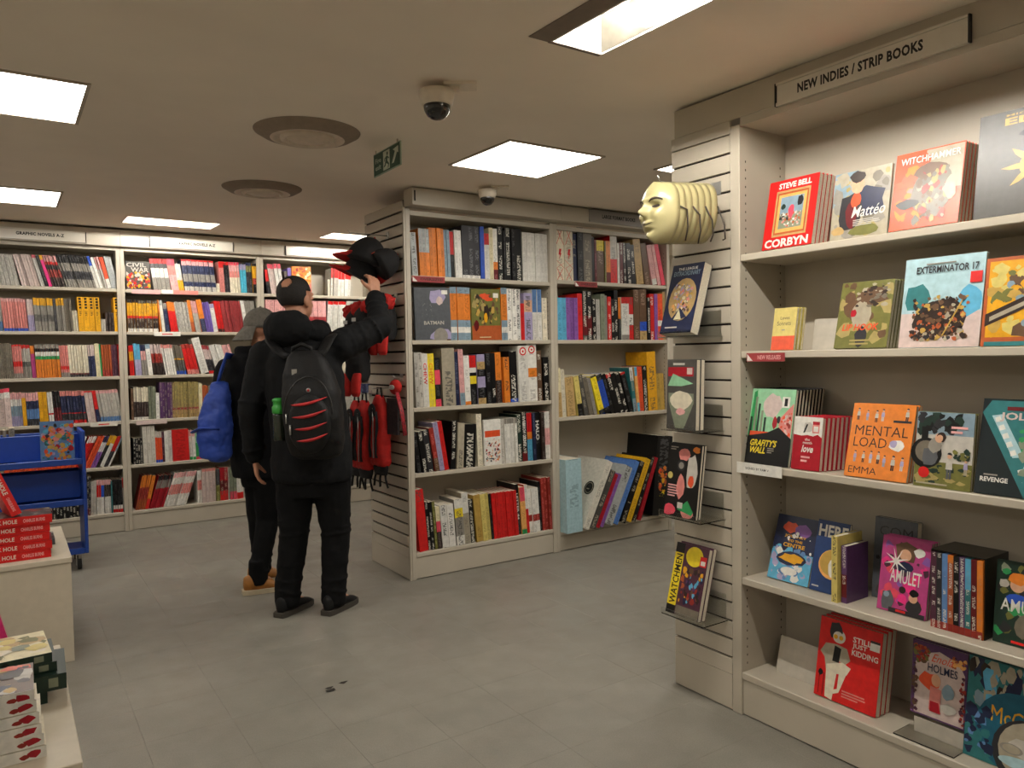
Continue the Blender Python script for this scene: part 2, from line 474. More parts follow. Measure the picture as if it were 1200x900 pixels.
WHITE_ENAMEL = paint('white_reflector', '#cfcac0', .25, grain=.02)
ALU = paint('brushed_reflector', '#8f8c86', .2, 1., grain=.05)
def trough_light(hole, label, power, tube_axis, flange=()):
    """recessed fixture without its diffuser: flanges, sloping reflectors and a tube inside"""
    x0, y0, x1, y1 = hole
    t = thing('trough_light', label, 'ceiling light', ((x0 + x1) / 2, (y0 + y1) / 2, ceil_z((y0 + y1) / 2)), (TILT, 0, 0))
    a, b = (x1 - x0) / 2, (y1 - y0) / 2
    w = .006
    for q in ((-a - w, -b - w, a + w, -b), (-a - w, b, a + w, b + w), (-a - w, -b, -a, b), (a, -b, a + w, b)):
        MB().box(q[0], q[1], -.004, q[2], q[3], -.0005).build('frame', WHITE_ENAMEL, t)
    for q in flange: MB().box(q[0] - (x0 + x1) / 2, q[1] - (y0 + y1) / 2, -.003, q[2] - (x0 + x1) / 2, q[3] - (y0 + y1) / 2, -.0006).build('flange', paint('brown_flange', '#75685a', .6), t)
    k = .03; z0, z1 = .001, .105
    P = [(-a + .001, -b + .001, z0), (a - .001, -b + .001, z0), (a - .001, b - .001, z0), (-a + .001, b - .001, z0), (-a + k, -b + k, z1), (a - k, -b + k, z1), (a - k, b - k, z1), (-a + k, b - k, z1)]
    metal = 'side' if tube_axis == 'y' else ''
    for nm, q in (('end_reflector', (0, 1, 5, 4)), ('side_reflector', (1, 2, 6, 5)), ('end_reflector', (2, 3, 7, 6)), ('side_reflector', (3, 0, 4, 7)), ('top_reflector', (4, 5, 6, 7))):
        mm = MB(); mm.poly([P[j] for j in q][::-1]); mm.build(nm, ALU if metal and nm.startswith(metal) else WHITE_ENAMEL, t)
    if tube_axis == 'y': path = [(-a + .03, -b + .07, .047), (-a + .03, b - .07, .047)]
    else: path = [(-a + .07, -b + .032, .045), (a - .07, -b + .032, .045)]
    MB().tube(path, .013, 12).build('tube', glow('lit_tube_%d' % power, LAMP_COLOR, power), t, True)
    return t
trough_light(HOLES[0], 'open trough ceiling light with bare reflectors near the wide header sign', 300, 'y', ((1.417, .75, 1.496, 1.99), (1.496, 1.981, 1.71, 1.995)))
trough_light(HOLES[1], 'slim recessed trough light before the back shelves', 330, 'x')
trough_light(HOLES[2], 'slim recessed trough light near the slatwall end', 330, 'x')

# ------------------------------------------------------------------ round vents, cameras, exit sign
VENT = paint('vent_enamel', '#d2c4b0', .5)
VDARK = paint('vent_cone_dark', '#8f8070', .8)  # outer cone in a darker brown than the vent's other rings
def vent(x, y, label):
    t = thing('ceiling_vent', label, 'ceiling vent', (x, y, ceil_z(y)), (TILT, 0, 0))
    MB().lathe([(.238, -.0005), (.236, -.005), (.2, -.026), (.166, -.036)], n=48, cap=False).build('outer_cone', VDARK, t, True)
    MB().lathe([(.166, -.036), (.15, -.037), (.143, -.03), (.12, -.03)], n=48, cap=False).build('middle_ring', VENT, t, True)
    MB().lathe([(.122, -.03), (.12, -.042), (.108, -.047), (.1, -.044), (.096, -.034)], n=48, cap=False).build('inner_ring', VENT, t, True)
    MB().lathe([(.097, -.034), (.085, -.04), (.05, -.046), (.0005, -.048)], n=40, cap=False).build('centre_cone', VENT, t, True)
    return t
vent(1.185, 3.42, 'round ceiling vent closer to the green exit sign')
vent(1.36, 4.78, 'round ceiling vent closer to the back shelves')

CAMW = paint('camera_housing', '#e0d4c0', .45)
DOME = paint('smoked_dome', '#0c0a0a', .08, spec=.6, coat=.5)
def dome_camera(x, y, label, k=1.):
    t = thing('dome_camera', label, 'security camera', (x, y, ceil_z(y)))
    p = MB(); a = -.55
    M = Matrix.Rotation(a, 4, 'Z')
    p.box(-.02 * k, -.05 * k, -.012, .13 * k, .05 * k, -.001, M=M)
    p.build('mount_plate', CAMW, t)
    MB().box(-.03 * k, -.02 * k, -.03 * k, .05 * k, .02 * k, -.01, M=M).build('bracket', CAMW, t)
    ox, oy = -.045 * k, .03 * k
    MB().lathe([(.03 * k, -.028 * k), (.078 * k, -.03 * k), (.083 * k, -.036 * k), (.08 * k, -.06 * k), (.072 * k, -.09 * k), (.066 * k, -.098 * k), (.02 * k, -.098 * k)], (ox, oy, 0), 36).build('housing', CAMW, t, True)
    MB().lathe([(.062 * k, -.098 * k)] + [(.062 * k * math.cos(j * PI / 18), (-.1 - .062 * math.sin(j * PI / 18)) * k) for j in range(9)] + [(.0005, -.162 * k)], (ox, oy, 0), 32).build('dome', DOME, t, True)
    return t
dome_camera(1.42, 2.52, 'dome security camera beside the open trough light', .82)
dome_camera(2.55, 3.98, 'dome security camera above the island bookcase', .72)

t = thing('exit_sign', 'small green exit sign with running figure hanging from the ceiling', 'exit sign', (1.58, 3.43, ceil_z(3.43) - .006), (0, 0, -PI / 2))
# board: local x runs towards the camera side, local -y faces the aisle
MB().box(-.155, .0, -.125, .155, .006, -.012).build('board', paint('exit_rim', '#8fa08c', .4), t)
for q in (-.13, .12): MB().tube([(q, .003, -.012), (q, .003, .0045)], .004).build('hanger', TRIM, t)
a = Art(.30, .104, -.0004)
a.rect(0, 0, 1, 1, '#16402e')
a.rect(.37, .06, .62, .94, '#c8d0bd')
G = '#16402e'
a.disc(.53, .78, .03, G)
a.shape([(.48, .68), (.55, .68), (.53, .42), (.45, .42)], G)
a.shape([(.45, .45), (.53, .45), (.60, .28), (.57, .1), (.545, .1), (.56, .27), (.48, .36)], G)
a.shape([(.45, .45), (.50, .42), (.46, .24), (.39, .2), (.39, .26), (.43, .3)], G)
a.shape([(.54, .66), (.60, .55), (.6, .5), (.54, .58)], G)
a.shape([(.48, .66), (.42, .6), (.41, .46), (.435, .46), (.445, .56), (.48, .6)], G)
a.shape([(.70, .2), (.78, .2), (.9, .62), (.95, .55), (.95, .88), (.74, .82), (.82, .7)], '#c8d0bd')
a.text('Fire', .06, .55, .28, .78, '#c8d0bd', .01)
a.text('exit', .06, .22, .28, .45, '#c8d0bd', .01)
o = a.build('pictogram', ARTM, t); o.location = (-.15, 0, -.1205)

# ------------------------------------------------------------------ shelving
HOLE = paint('slot_hole', '#1d1713', .9)
def bay(name, label, loc, rotz, W, D, zs, top, kick=.145, post=.03, hole=True, lastdepth=None, group=None):
    """one shelving bay; local x runs along the front, y into the depth"""
    t = thing(name, label, 'bookcase', loc, (0, 0, rotz), group)
    for x in (0, W - post):
        u = bbox('upright', (x, 0, 0, x + post, D, top), SHELF, t, .002)
        if hole:
            h = MB(); xi = x + post + .0002 if x == 0 else x - .0002
            for yy in (.035, D - .045):
                for k in range(int((top - .3) / .032)):
                    z = .2 + k * .032
                    h.poly([(xi, yy - .0025, z - .004), (xi, yy + .0025, z - .004), (xi, yy + .0025, z + .004), (xi, yy - .0025, z + .004)])
            o = h.build('slot_holes', HOLE, u); o['kind'] = 'stuff'
    MB().box(post, D - .012, 0, W - post, D, top).build('back_panel', SHELF, t)
    for k, z in enumerate(zs):
        d = D - .013
        bbox('shelf', (post + .0005, .002, z - .027, W - post - .0005, d, z), SHELF, t, .003)
    bbox('kickboard', (post + .0005, .008, .004, W - post - .0005, .02, zs[-1] - .03), SHELF, t, .002)
    return t

BZ = [2.03, 1.675, 1.305, .93, .553, .163]
BW = 1.145
for k, lab in ((0, 'wall bookcase bay behind the blue trolley, packed with graphic novels'), (1, 'wall bookcase bay behind the two shoppers'), (2, 'wall bookcase bay next to the hanging caps')):
    x = -.325 + k * BW
    t = bay('wall_bookcase', lab, (x, 7.05, 0), 0, BW - .001, .30, BZ, 2.385)
    bbox('header', (0, -.05, 2.375, BW - .001, .30, 2.512), SHELF, t, .002)
    MB().box(.031, -.001, 2.345, BW - .032, .299, 2.374).build('top_rail', SHELF, t)
bay('wall_bookcase', 'wall bookcase bay hidden behind the island', (-.325 + 3 * BW, 7.05, 0), 0, BW, .30, BZ, 2.385)
bay('wall_bookcase', 'wall bookcase bay past the trolley end', (-.325 - BW, 7.05, 0), 0, BW - .001, .30, BZ, 2.385)

MZ1, MZ2 = [1.94, 1.53, 1.10, .68, .17], [1.96, 1.53, .972, .14]
MW = 1.155
ib1 = bay('island_bookcase', 'island bookcase bay beside the slatted end panel', (2.11, 4.32, 0), 0, MW - .001, .30, MZ1, 2.36)
ib2 = bay('island_bookcase', 'island bookcase bay holding the large format books', (2.11 + MW, 4.32, 0), 0, MW, .30, MZ2, 2.36)
for t in (ib1, ib2):
    bbox('header', (0, -.10, 2.362, MW - .001, .02, 2.468), SHELF, t, .002)
    bbox('top_panel', (.0305, -.0, 2.315, MW - .0315, .287, 2.345), SHELF, t, .002)
MB().box(.012, -.1012, 2.385, .022, -.1, 2.45).build('header_slot', HOLE, ib1)

RZ = [1.795, 1.425, .993, .545, .17]
RW = 1.22
rb = bay('display_bookcase', 'tall display bookcase with face-out comics under the wide header sign', (2.352, 1.975, 0), -PI / 2, RW, .29, RZ, 2.29, post=.045)
bbox('header', (-.295, .004, 2.315, RW, .29, 2.428), SHELF, rb, .002)
MB().box(.0455, .004, 2.283, RW, .29, 2.314).build('header_soffit', SHELF, rb)

def slat_panel(name, label, loc, rotz, width, z0, pitch, n, base, topb=None, gap=.004):
    """slatwall: each slat is a board of its own with a dark groove between"""
    t = thing(name, label, 'slatwall', loc, (0, 0, rotz))
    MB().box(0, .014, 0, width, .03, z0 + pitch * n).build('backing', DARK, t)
    bbox('base_board', (0, 0, .004, width, .0135, base - .001), SHELF, t, .001)
    bbox('base_board', (0, 0, base, width, .0135, z0 - .004), SHELF, t, .001)
    if topb: bbox('top_board', (0, 0, z0 + n * pitch + .0005, width, .0135, topb), SHELF, t, .001)
    me = None
    for k in range(n):
        z = z0 + k * pitch
        if me is None:
            o = bbox('slat', (0, 0, gap, width, .0135, pitch - gap), SHELF, t, .0015); me = o.data
        else: o = link_mesh('slat', me, t)
        o.location = (0, 0, z)
    return t
slat_panel('slatwall', 'narrow slatwall panel with masks and comics on holders', (2.3535, 2.285, 0), -PI / 2, .308, .212, .0733, 28, .145, 2.314)
slat_panel('slatwall', 'slatwall end of the island with caps and red bags', (2.096, 4.93, 0), -PI / 2, .585, .212, .0733, 30, .145, gap=.0062)
MB().box(2.128, 4.622, 0, 4.42, 4.93, 2.36).build('island_core', SHELF).__setitem__('kind', 'structure')
MB().box(2.0965, 4.322, 0, 2.1085, 4.343, 2.36).build('trim_1', SHELF).__setitem__('kind', 'structure')

# ------------------------------------------------------------------ header signs and shelf tags
SIGN = paint('sign_plate', '#d6d0c2', .22, grain=.01)
SIGN2 = paint('sign_plate_dim', '#8f8a84', .3, grain=.01)
BLK = paint('sign_end_cap', '#17130f', .5)
INK = paint('sign_lettering', '#15120f', .5)
def sign(label, loc, rotz, w, h, text, box, plate=SIGN, caps=True):
    t = thing('header_sign', label, 'sign', loc, (0, 0, rotz))
    MB().box(0, 0, 0, w, .008, h).build('plate', plate, t)
    MB().box(0, -.006, 0, w, -.0002, .012).build('bottom_rail', plate, t)
    MB().box(0, -.006, h - .008, w, -.0002, h).build('top_rail', plate, t)
    if caps:
        for x in (-.006, w): bbox('end_cap', (x, -.007, 0, x + .006, .008, h), BLK, t, .001)
    a = Art(w, h); a.text(text, *box, '#15120f', .04, space=1.08); a.build('lettering', INK, t)
    return t
sign('long white header sign reading NEW INDIES / STRIP BOOKS', (2.347, 1.757, 2.305), -PI / 2, .655, .082, 'NEW INDIES / STRIP BOOKS', (.13, .3, .8, .72))
sign('dim grey header sign reading LARGE FORMAT BOOKS', (3.51, 4.2105, 2.375), 0, .66, .088, 'LARGE FORMAT BOOKS', (.18, .36, .67, .68), SIGN2, False)
for k, lab in ((0, 'header sign above the bay behind the blue trolley'), (1, 'header sign above the bay behind the shoppers'), (2, 'header sign above the bay next to the caps')):
    sign(lab, (-.325 + k * BW + .225, 6.991, 2.385), 0, .67, .085, 'GRAPHIC NOVELS A-Z', (.3, .38, .78, .68))

def shelf_tag(label, loc, rotz, w, h, col, text=None, tcol='white', group=None, box=(.3, .25, .9, .75)):
    t = thing('shelf_tag', label, 'shelf tag', loc, (0, 0, rotz), group)
    MB().box(0, 0, 0, w, .0015, h).build('card', paint('tag_' + col, col, .35), t)
    if text:
        a = Art(w, h)
        a.rect(0, 0, 1, 1, col)
        if col == 'red' or col == 'dullred': a.shape([(.02, .08), (.17, .08), (.02, .9)], 'white')
        a.text(text, *box, tcol, .02); a.build('tag_lettering', ARTM, t)
    return t
shelf_tag('red shelf tag reading NEW RELEASES', (2.3495, 1.898, 1.385), -PI / 2, .17, .032, 'dullred', 'NEW RELEASES', 'pinkpale')
shelf_tag('white shelf card reading SIGNED BY RAM V', (2.3475, 1.945, .956), -PI / 2, .205, .042, 'white', 'SIGNED BY RAM V', 'darkgrey', box=(.2, .4, .72, .62))
shelf_tag('red shelf tag reading OVERSIZED beside the slatted end', (2.145, 4.317, 1.898), 0, .235, .038, 'dullred', 'OVERSIZED', 'darkbrown', box=(.25, .3, .95, .75))
shelf_tag('red shelf tag reading OVERSIZED in the large format bay', (3.455, 4.317, 1.918), 0, .21, .038, 'dullred', 'OVERSIZED', 'darkbrown', box=(.25, .3, .95, .75))
for lab, x, z, w, c in (('pale pink shelf tag under the war comic', .90, 1.995, .22, 'pinkpale'), ('white shelf tag beside the pale pink one', 1.13, 2.0, .09, 'white'), ('mottled pink shelf tag on the top wall shelf', 1.225, 1.998, .2, 'salmon'),
                        ('white shelf tag below the yellow manga run', 1.06, 1.638, .21, 'white'), ('pale shelf tag below the purple run', .90, .888, .24, 'pinkgrey'), ('white shelf tag with red print near the trolley', .56, .893, .2, 'offwhite')):
    t = shelf_tag(lab, (x, 7.047, z), 0, w, .035, c)
    if c in ('offwhite', 'white') and w > .15:
        a = Art(w, .035); a.rect(.3, .35, .7, .6, 'red'); a.build('tag_print', ARTM, t)

# ------------------------------------------------------------------ spine-out books
# each entry: x in mm, thickness mm, height mm, lean in degrees (+ right), spine bands bottom to top, print style
SHELVES = {
  'M1a': [
    (2163,38.9,272,-3,'silver','p'),(2218,24.7,302,-2,'orange*.5+silver'),(2243,24.7,302,-2,'orange*.5+silver'),(2269,24.7,302,-2,'orange*.5+silver'),
    (2294,25.5,313,-2,'orange'),(2320,25.5,313,-2,'orange'),(2346,25.5,313,-2,'orange'),(2372,25.5,313,-2,'orange'),(2398,22,307,-2,'bluegrey'),
    (2421,22,307,-2,'bluegrey'),(2443,29,299,-2,'black*.5+red'),(2473,27,310,-2,'white'),(2501,27,310,-2,'white'),
    (2528,46,347,-1,'white*.06+charcoal'),(2575,46,347,-1,'white*.06+charcoal'),(2621,46,347,-1,'white*.06+charcoal'),(2668,31,349,-1,'blue'),
    (2699,40,307,-1,'white*.75+red'),(2740,31,347,-1,'cream'),(2772,39,345,-1,'darkred*.2+orange*.35+white'),(2812,42,365,-1,'black','W'),
    (2855,17,335,-1,'black'),(2872,47,358,-1,'black','W'),(2921,32,353,-1,'black'),(2955,53,360,-1,'black','W'),(3012,36.3,338,-1,'white','q'),
    (3049,36.3,338,-1,'white','q'),(3086,36.3,338,-1,'white','q'),(3123,36.3,338,-1,'white','q'),(3160,36.3,338,-1,'white','q'),
    (3197,36.3,338,-1,'white','q'),
  ],
  'M1b': [
    (2171,258.9,335,-1.5,'slate','F:grey_cover'),(2434,50.7,349,-1,'bluegrey*.14+white*.25+bluegrey*.38+orange*.88+bluegrey'),
    (2485,50.7,349,-1,'bluegrey*.14+white*.25+bluegrey*.38+orange*.88+bluegrey'),
    (2537,50.7,349,-1,'bluegrey*.14+white*.25+bluegrey*.38+orange*.88+bluegrey'),(2589,228,341,-1,'olive','F:olive_cover'),
    (2830,49,358,-1,'bluegrey*.14+white*.25+bluegrey*.38+orange*.88+bluegrey'),(2881,37,353,-1,'white','K'),(2919,37,353,-1,'white','K'),
    (2956,37,353,-1,'white','K'),(2994,29,256,-1,'red'),(3025,69,328,-1,'lavender*.6+skin*.85+lavender','p'),(3096,36.5,356,-1,'white*.55+steelblue'),
    (3133,36.5,356,-1,'white*.55+steelblue'),(3175,42,298,-1,'ivory'),
  ],
  'M1c': [
    (2168,26.5,353,-2,'lightgrey','p'),(2195,26.5,353,-2,'lightgrey','p'),(2222,40,345,-2,'white','T:CHEW:red'),
    (2263,46,344,-2,'yellow','T:CHEW:orange'),(2313,40,316,-2,'pink*.15+black*.45+pink*.75+black'),(2362,95,378,-1.5,'stone','p'),
    (2461,30,354,-2,'navy'),(2494,37,370,-2.5,'bluegrey*.22+pinkpale'),(2532,43,328,-2.5,'orange*.07+white'),
    (2577,52,328,-2,'black*.42+yellow*.58+black*.65+white*.75+red'),(2634,62,335,-2,'tan*.12+black*.33+lavender*.55+black*.7+tan*.85+lavender'),
    (2701,42,344,-2,'black'),(2745,34,343,-2,'black','W'),(2781,47,347,-2,'darkbrown*.45+orange'),(2843,45,313,-2,'orange','K'),
    (2898,63,353,-2,'blue*.07+black','W'),(2964,82,390,-1.5,'white','R'),(3047,80,403,-1.5,'white*.42+orange*.58+white','R'),
    (3130,42,356,-2,'brown','W'),(3177,49,308,-2,'black','W'),
  ],
  'M1d': [
    (2170,31.8,259,-7,'black'),(2207,37.6,267,-8,'black','W'),(2246,41.6,272,-8,'charcoal','W'),(2294,33.6,286,-9,'brown*.3+redbrown'),
    (2328,35.6,321,-9,'lavender*.5+lavender'),(2365,31.6,326,-9,'red'),(2412,38.9,317,3,'black','W'),(2455,49.9,301,3,'stone','p'),
    (2510,89.9,288,3,'black','W'),(2626,41,354,-2,'ivory'),(2669,136,311,-1,'white','F:comic_cover'),(2811,33,307,-2,'lightgrey'),
    (2845,20.2,311,-2,'white*.88+grey'),(2866,20.2,311,-2,'white*.88+grey'),(2887,20.2,311,-2,'white*.88+grey'),(2907,20.2,311,-2,'white*.88+grey'),
    (2928,20.2,311,-2,'white*.88+grey'),(2949,41,332,-2,'darkgreen','W'),(2991,45,346,-2,'darkred*.2+black','T:HARROW COUNTY:white'),
    (3037,42,340,-2,'skyblue*.45+orange*.6+red'),(3079,25,338,-2,'navy'),(3105,48,340,-2,'black','T:HALO:white'),(3153,32,338,-2,'darkbrown'),
    (3186,16.3,340,-2,'white*.3+pinkpale*.65+white'),(3203,16.3,340,-2,'white*.3+pinkpale*.65+white'),
    (3220,16.3,340,-2,'white*.3+pinkpale*.65+white'),
  ],
  'M1e': [
    (2174,62.8,404,-5,'red','p'),(2237,24.6,319,-4,'black','W'),(2262,22.6,314,-4,'black','W'),(2286,18.7,315,-4,'olive'),
    (2306,31.4,279,-4,'darkbrown*.4+pink*.65+cream'),(2340,48.6,283,-4,'white','K'),(2390,48.6,283,-4,'white','K'),
    (2447,61.9,309,-4,'white*.2+grey*.6+yellow*.8+white','p'),(2510,49.1,344,-4,'stone*.6+white'),(2560,36.4,292,-4,'black','W'),
    (2602,50,321,-5,'gold'),(2653,35.8,321,-5,'paleyellow'),(2689,35.8,321,-5,'paleyellow'),(2726,15.7,315,-5,'black'),(2742,27.9,317,-4,'red'),
    (2771,27.9,317,-4,'red'),(2799,27.9,317,-4,'red'),(2828,27.9,317,-4,'red'),(2857,27.9,317,-4,'red'),(2885,27.9,317,-4,'red'),
    (2914,27.9,317,-4,'red'),(2942,28.5,356,-4,'black','T:LETTER 44:white'),(2972,41.3,333,-4,'green*.1+orangepale*.7+pink'),
    (3014,26.5,346,-4,'red*.5+white'),(3041,30.8,314,-4,'white*.25+redbrown*.4+white'),(3072,30.8,314,-4,'white*.25+redbrown*.4+white'),
    (3104,30.8,314,-4,'white*.25+redbrown*.4+white'),(3135,19.7,354,-3,'black'),(3155,26.6,378,-3,'redbrown'),(3183,26.6,378,-3,'redbrown'),
    (3210,26.6,378,-3,'redbrown'),
  ],
  'M2a': [
    (3301,76.8,388,-1,'ivory','X'),(3379,76.8,388,-1,'ivory','X'),(3456,44.3,344,-1,'navy','p'),(3501,56.1,391,-1,'black'),
    (3558,79.8,373,-1,'browngrey','p'),(3638,30.5,336,-1,'black','W'),(3669,20.7,314,-1,'darkred'),(3691,71.9,313,-1,'brown*.75+yellow'),
    (3763,14.8,311,-1,'olive'),(3778,41.4,314,-1,'darkred*.25+orange'),(3820,68.9,362,-1,'red*.5+lightgrey'),(3890,21.7,306,-1,'white'),
    (3912,31.5,311,-1,'darkred','W'),(3950,29.5,311,-2,'darkbrown','W'),(3985,45.2,311,-3,'black','W'),(4036,39.3,302,-4,'black','W'),
    (4092,74.3,348,-7,'tan'),(4179,57.4,322,-9,'brown'),(4254,50.1,315,-12,'white*.15+pinkpale'),(4312,32.6,323,-13,'pinkpale'),
    (4352,40.1,329,-14,'pink'),
  ],
  'M2b': [
    (3307,40.5,305,-1,'skyblue'),(3348,40.5,305,-1,'skyblue'),(3391,35.3,308,-1,'purple'),(3427,35.3,308,-1,'purple'),(3463,35.3,308,-1,'purple'),
    (3499,46,341,-1,'red'),(3547,43.5,359,-1,'darkgrey*.1+darkred*.5+black','W'),(3591,43.5,359,-1,'darkgrey*.1+darkred*.5+black','W'),
    (3638,37,306,-1,'black','W'),(3676,37,303,-1,'lightgrey'),(3717,42,344,-1,'greygreen'),(3760,25,334,-1,'grey'),(3786,34,326,-1,'red','W'),
    (3822,34,311,-1,'black','W'),(3857,36,377,-1,'black','W'),(3895,26,323,-1,'black*.5+orange'),(3924,77,327,-1,'grey*.12+white*.85+red'),
    (4002,51,329,-1,'red*.35+white*.6+red','p'),(4054,62,389,-1,'brown'),(4116,73,395,-1,'tan*.18+blue*.36+brown'),(4190,33,331,-1,'black','W'),
    (4223,47,361,-1,'red','W'),(4271,35,363,-1,'purple'),(4307,58,365,-1,'redorange*.3+white*.42+redorange'),(4365,25,380,-1,'tan'),
  ],
  'M2c': [
    (3313,34,356,-3,'tan*.5+cream'),(3347,34,347,-3,'ivory'),(3392,78.7,288,-5,'tan'),(3491,46.4,294,-9,'black*.3+paleyellow'),
    (3550,38.3,303,-11,'darkgrey','p'),(3599,39.9,286,-13,'browngrey'),(3646,29.1,280,-14,'grey'),(3692,52.6,300,-17,'black*.1+yellow*.95+black'),
    (3753,59.9,304,-18,'black*.15+blue*.85+black'),(3817,35.2,311,-18,'black'),(3854,47.6,313,-18,'black*.9+red','W'),(3905,43.7,313,-18,'black','W'),
    (3952,41.8,318,-18,'black','W'),(3996,45.9,318,-17,'black*.95+red'),(4042,34.7,347,-8,'bluegrey*.3+teal*.7+white','p'),
    (4078,26.9,348,-6,'skyblue*.2+orangepale*.8+skyblue'),(4105,48.9,349,-4,'redorange'),(4155,46.9,356,-3,'black','W'),
    (4202,93.9,464,-3,'amber','p'),(4297,40.9,291,-3,'gold'),(4338,40.9,291,-3,'gold'),
  ],
  'M2d': [
    (3303,142.8,532,-1,'palesky','big'),(3434,58.7,532,27,'offwhite','big2'),(3504,51.2,453,27,'darkgrey','p'),(3562,34.7,423,27,'crimson'),
    (3601,32.2,420,27,'purple'),(3638,79.3,464,27,'silver','p'),(3728,46.3,508,27,'blue2','big2'),(3800,51.3,492,25,'black','p'),
    (3857,52.1,507,25,'yellow2'),(3924,34.7,518,24,'black','p'),(3982,33.5,504,22,'crimson'),(4156,167.8,627,6,'black','sunset'),
  ],
  'B1a': [
    (-176,16.4,275,0,'grey','p'),(-159,16.4,275,0,'grey','p'),(-142,16.4,275,0,'grey','p'),(-125,16.4,275,0,'grey','p'),(-107,16.4,275,0,'grey','p'),
    (-90,16.4,275,0,'grey','p'),(-73,16.4,275,0,'grey','p'),(-14,13.7,247,-10,'lightgrey','p'),(1,13.7,247,-10,'lightgrey','p'),
    (15,13.7,247,-10,'lightgrey','p'),(30,13.7,247,-10,'lightgrey','p'),(44,13.7,247,-10,'lightgrey','p'),(59,13.7,247,-10,'lightgrey','p'),
    (73,13.7,247,-10,'lightgrey','p'),(88,13.7,247,-10,'lightgrey','p'),(102,13.7,247,-10,'lightgrey','p'),(130,16.6,255,-13,'pinkgrey'),
    (148,16.6,255,-13,'pinkgrey'),(165,16.6,255,-13,'pinkgrey'),(183,16.6,255,-13,'pinkgrey'),(200,16.6,255,-13,'pinkgrey'),
    (218,16.6,255,-13,'pinkgrey'),(236,16.6,255,-13,'pinkgrey'),(258,13.1,254,-14,'white*.9+pink'),(272,13.1,254,-14,'white*.9+pink'),
    (290,20.3,254,-15,'black'),(312,23.2,256,-15,'hotpink*.85+amber'),(337,17,256,-15,'darkbrown*.3+redbrown*.55+black*.7+red*.8+pinkpale'),
    (355,17,256,-15,'darkbrown*.3+redbrown*.55+black*.7+red*.8+pinkpale'),(373,17,256,-15,'darkbrown*.3+redbrown*.55+black*.7+red*.8+pinkpale'),
    (391,17,256,-15,'darkbrown*.3+redbrown*.55+black*.7+red*.8+pinkpale'),(409,17,256,-15,'darkbrown*.3+redbrown*.55+black*.7+red*.8+pinkpale'),
    (432,16.7,271,-16,'grey*.25+charcoal*.5+grey*.75+black'),(450,16.7,271,-16,'grey*.25+charcoal*.5+grey*.75+black'),
    (468,16.7,271,-16,'grey*.25+charcoal*.5+grey*.75+black'),(486,16.7,271,-16,'grey*.25+charcoal*.5+grey*.75+black'),
    (504,16.7,271,-16,'grey*.25+charcoal*.5+grey*.75+black'),(522,16.7,271,-16,'grey*.25+charcoal*.5+grey*.75+black'),
    (540,16.7,271,-16,'grey*.25+charcoal*.5+grey*.75+black'),(558,16.7,271,-16,'grey*.25+charcoal*.5+grey*.75+black'),
    (576,16.7,271,-16,'grey*.25+charcoal*.5+grey*.75+black'),(594,16.7,271,-16,'grey*.25+charcoal*.5+grey*.75+black'),
    (612,16.7,271,-16,'grey*.25+charcoal*.5+grey*.75+black'),(630,16.7,271,-16,'grey*.25+charcoal*.5+grey*.75+black'),
    (647,22.2,267,-15,'white*.7+blue'),(671,22.2,264,-15,'white'),(694,14.6,266,-14,'lightgrey*.6+pinkpale'),
    (710,14.6,266,-14,'lightgrey*.6+pinkpale'),(725,29.2,264,-13,'white*.3+redorange'),(756,16.6,269,-12,'silver'),(773,16.6,269,-12,'silver'),
    (791,16.6,269,-12,'silver'),
  ],
  'B1b': [
    (-118,14,253,-3,'steelblue*.3+lightgrey','p'),(-103,14,253,-3,'steelblue*.3+lightgrey','p'),(-89,14,253,-3,'steelblue*.3+lightgrey','p'),
    (-74,14,253,-3,'steelblue*.3+lightgrey','p'),(-59,14,253,-3,'steelblue*.3+lightgrey','p'),(-45,14,253,-3,'steelblue*.3+lightgrey','p'),
    (-30,14,253,-3,'steelblue*.3+lightgrey','p'),(-16,14,253,-3,'steelblue*.3+lightgrey','p'),(3,17.3,259,-4,'blue*.09+salmon*.9+pinkpale'),
    (21,17.3,259,-4,'blue*.09+salmon*.9+pinkpale'),(39,17.3,259,-4,'blue*.09+salmon*.9+pinkpale'),(57,17.3,259,-4,'blue*.09+salmon*.9+pinkpale'),
    (75,17.3,259,-4,'blue*.09+salmon*.9+pinkpale'),(93,17.3,259,-4,'blue*.09+salmon*.9+pinkpale'),(111,17.3,259,-4,'blue*.09+salmon*.9+pinkpale'),
    (129,17.3,259,-4,'blue*.09+salmon*.9+pinkpale'),(147,17.3,259,-4,'blue*.09+salmon*.9+pinkpale'),(165,22,255,-3,'lavender*.5+pinkgrey'),
    (187,22,255,-3,'lavender*.5+pinkgrey'),(210,21.8,265,-3,'grey*.3+darkgrey*.5+grey*.78+amber'),
    (232,21.8,265,-3,'grey*.3+darkgrey*.5+grey*.78+amber'),(255,21.8,265,-3,'grey*.3+darkgrey*.5+grey*.78+amber'),
    (277,21.8,265,-3,'grey*.3+darkgrey*.5+grey*.78+amber'),(300,21.8,265,-3,'grey*.3+darkgrey*.5+grey*.78+amber'),
    (322,21.8,265,-3,'grey*.3+darkgrey*.5+grey*.78+amber'),(344,18,260,-3,'charcoal'),(363,17.6,268,-3,'grey*.78+amber'),
    (381,17.6,268,-3,'grey*.78+amber'),(400,17.6,268,-3,'grey*.78+amber'),(418,17.3,263,-3,'browngrey'),(436,17.3,263,-3,'browngrey'),
    (454,17.3,263,-3,'browngrey'),(472,17.5,173,-3,'ivory'),(490,17.5,173,-3,'ivory'),(508,39.5,279,-2,'amber','Y'),(548,39.5,279,-2,'amber','Y'),
    (588,39.5,279,-2,'amber','Y'),(628,39.5,279,-2,'amber','Y'),(668,16.5,104,-1,'lightgrey'),(685,16.5,104,-1,'lightgrey'),
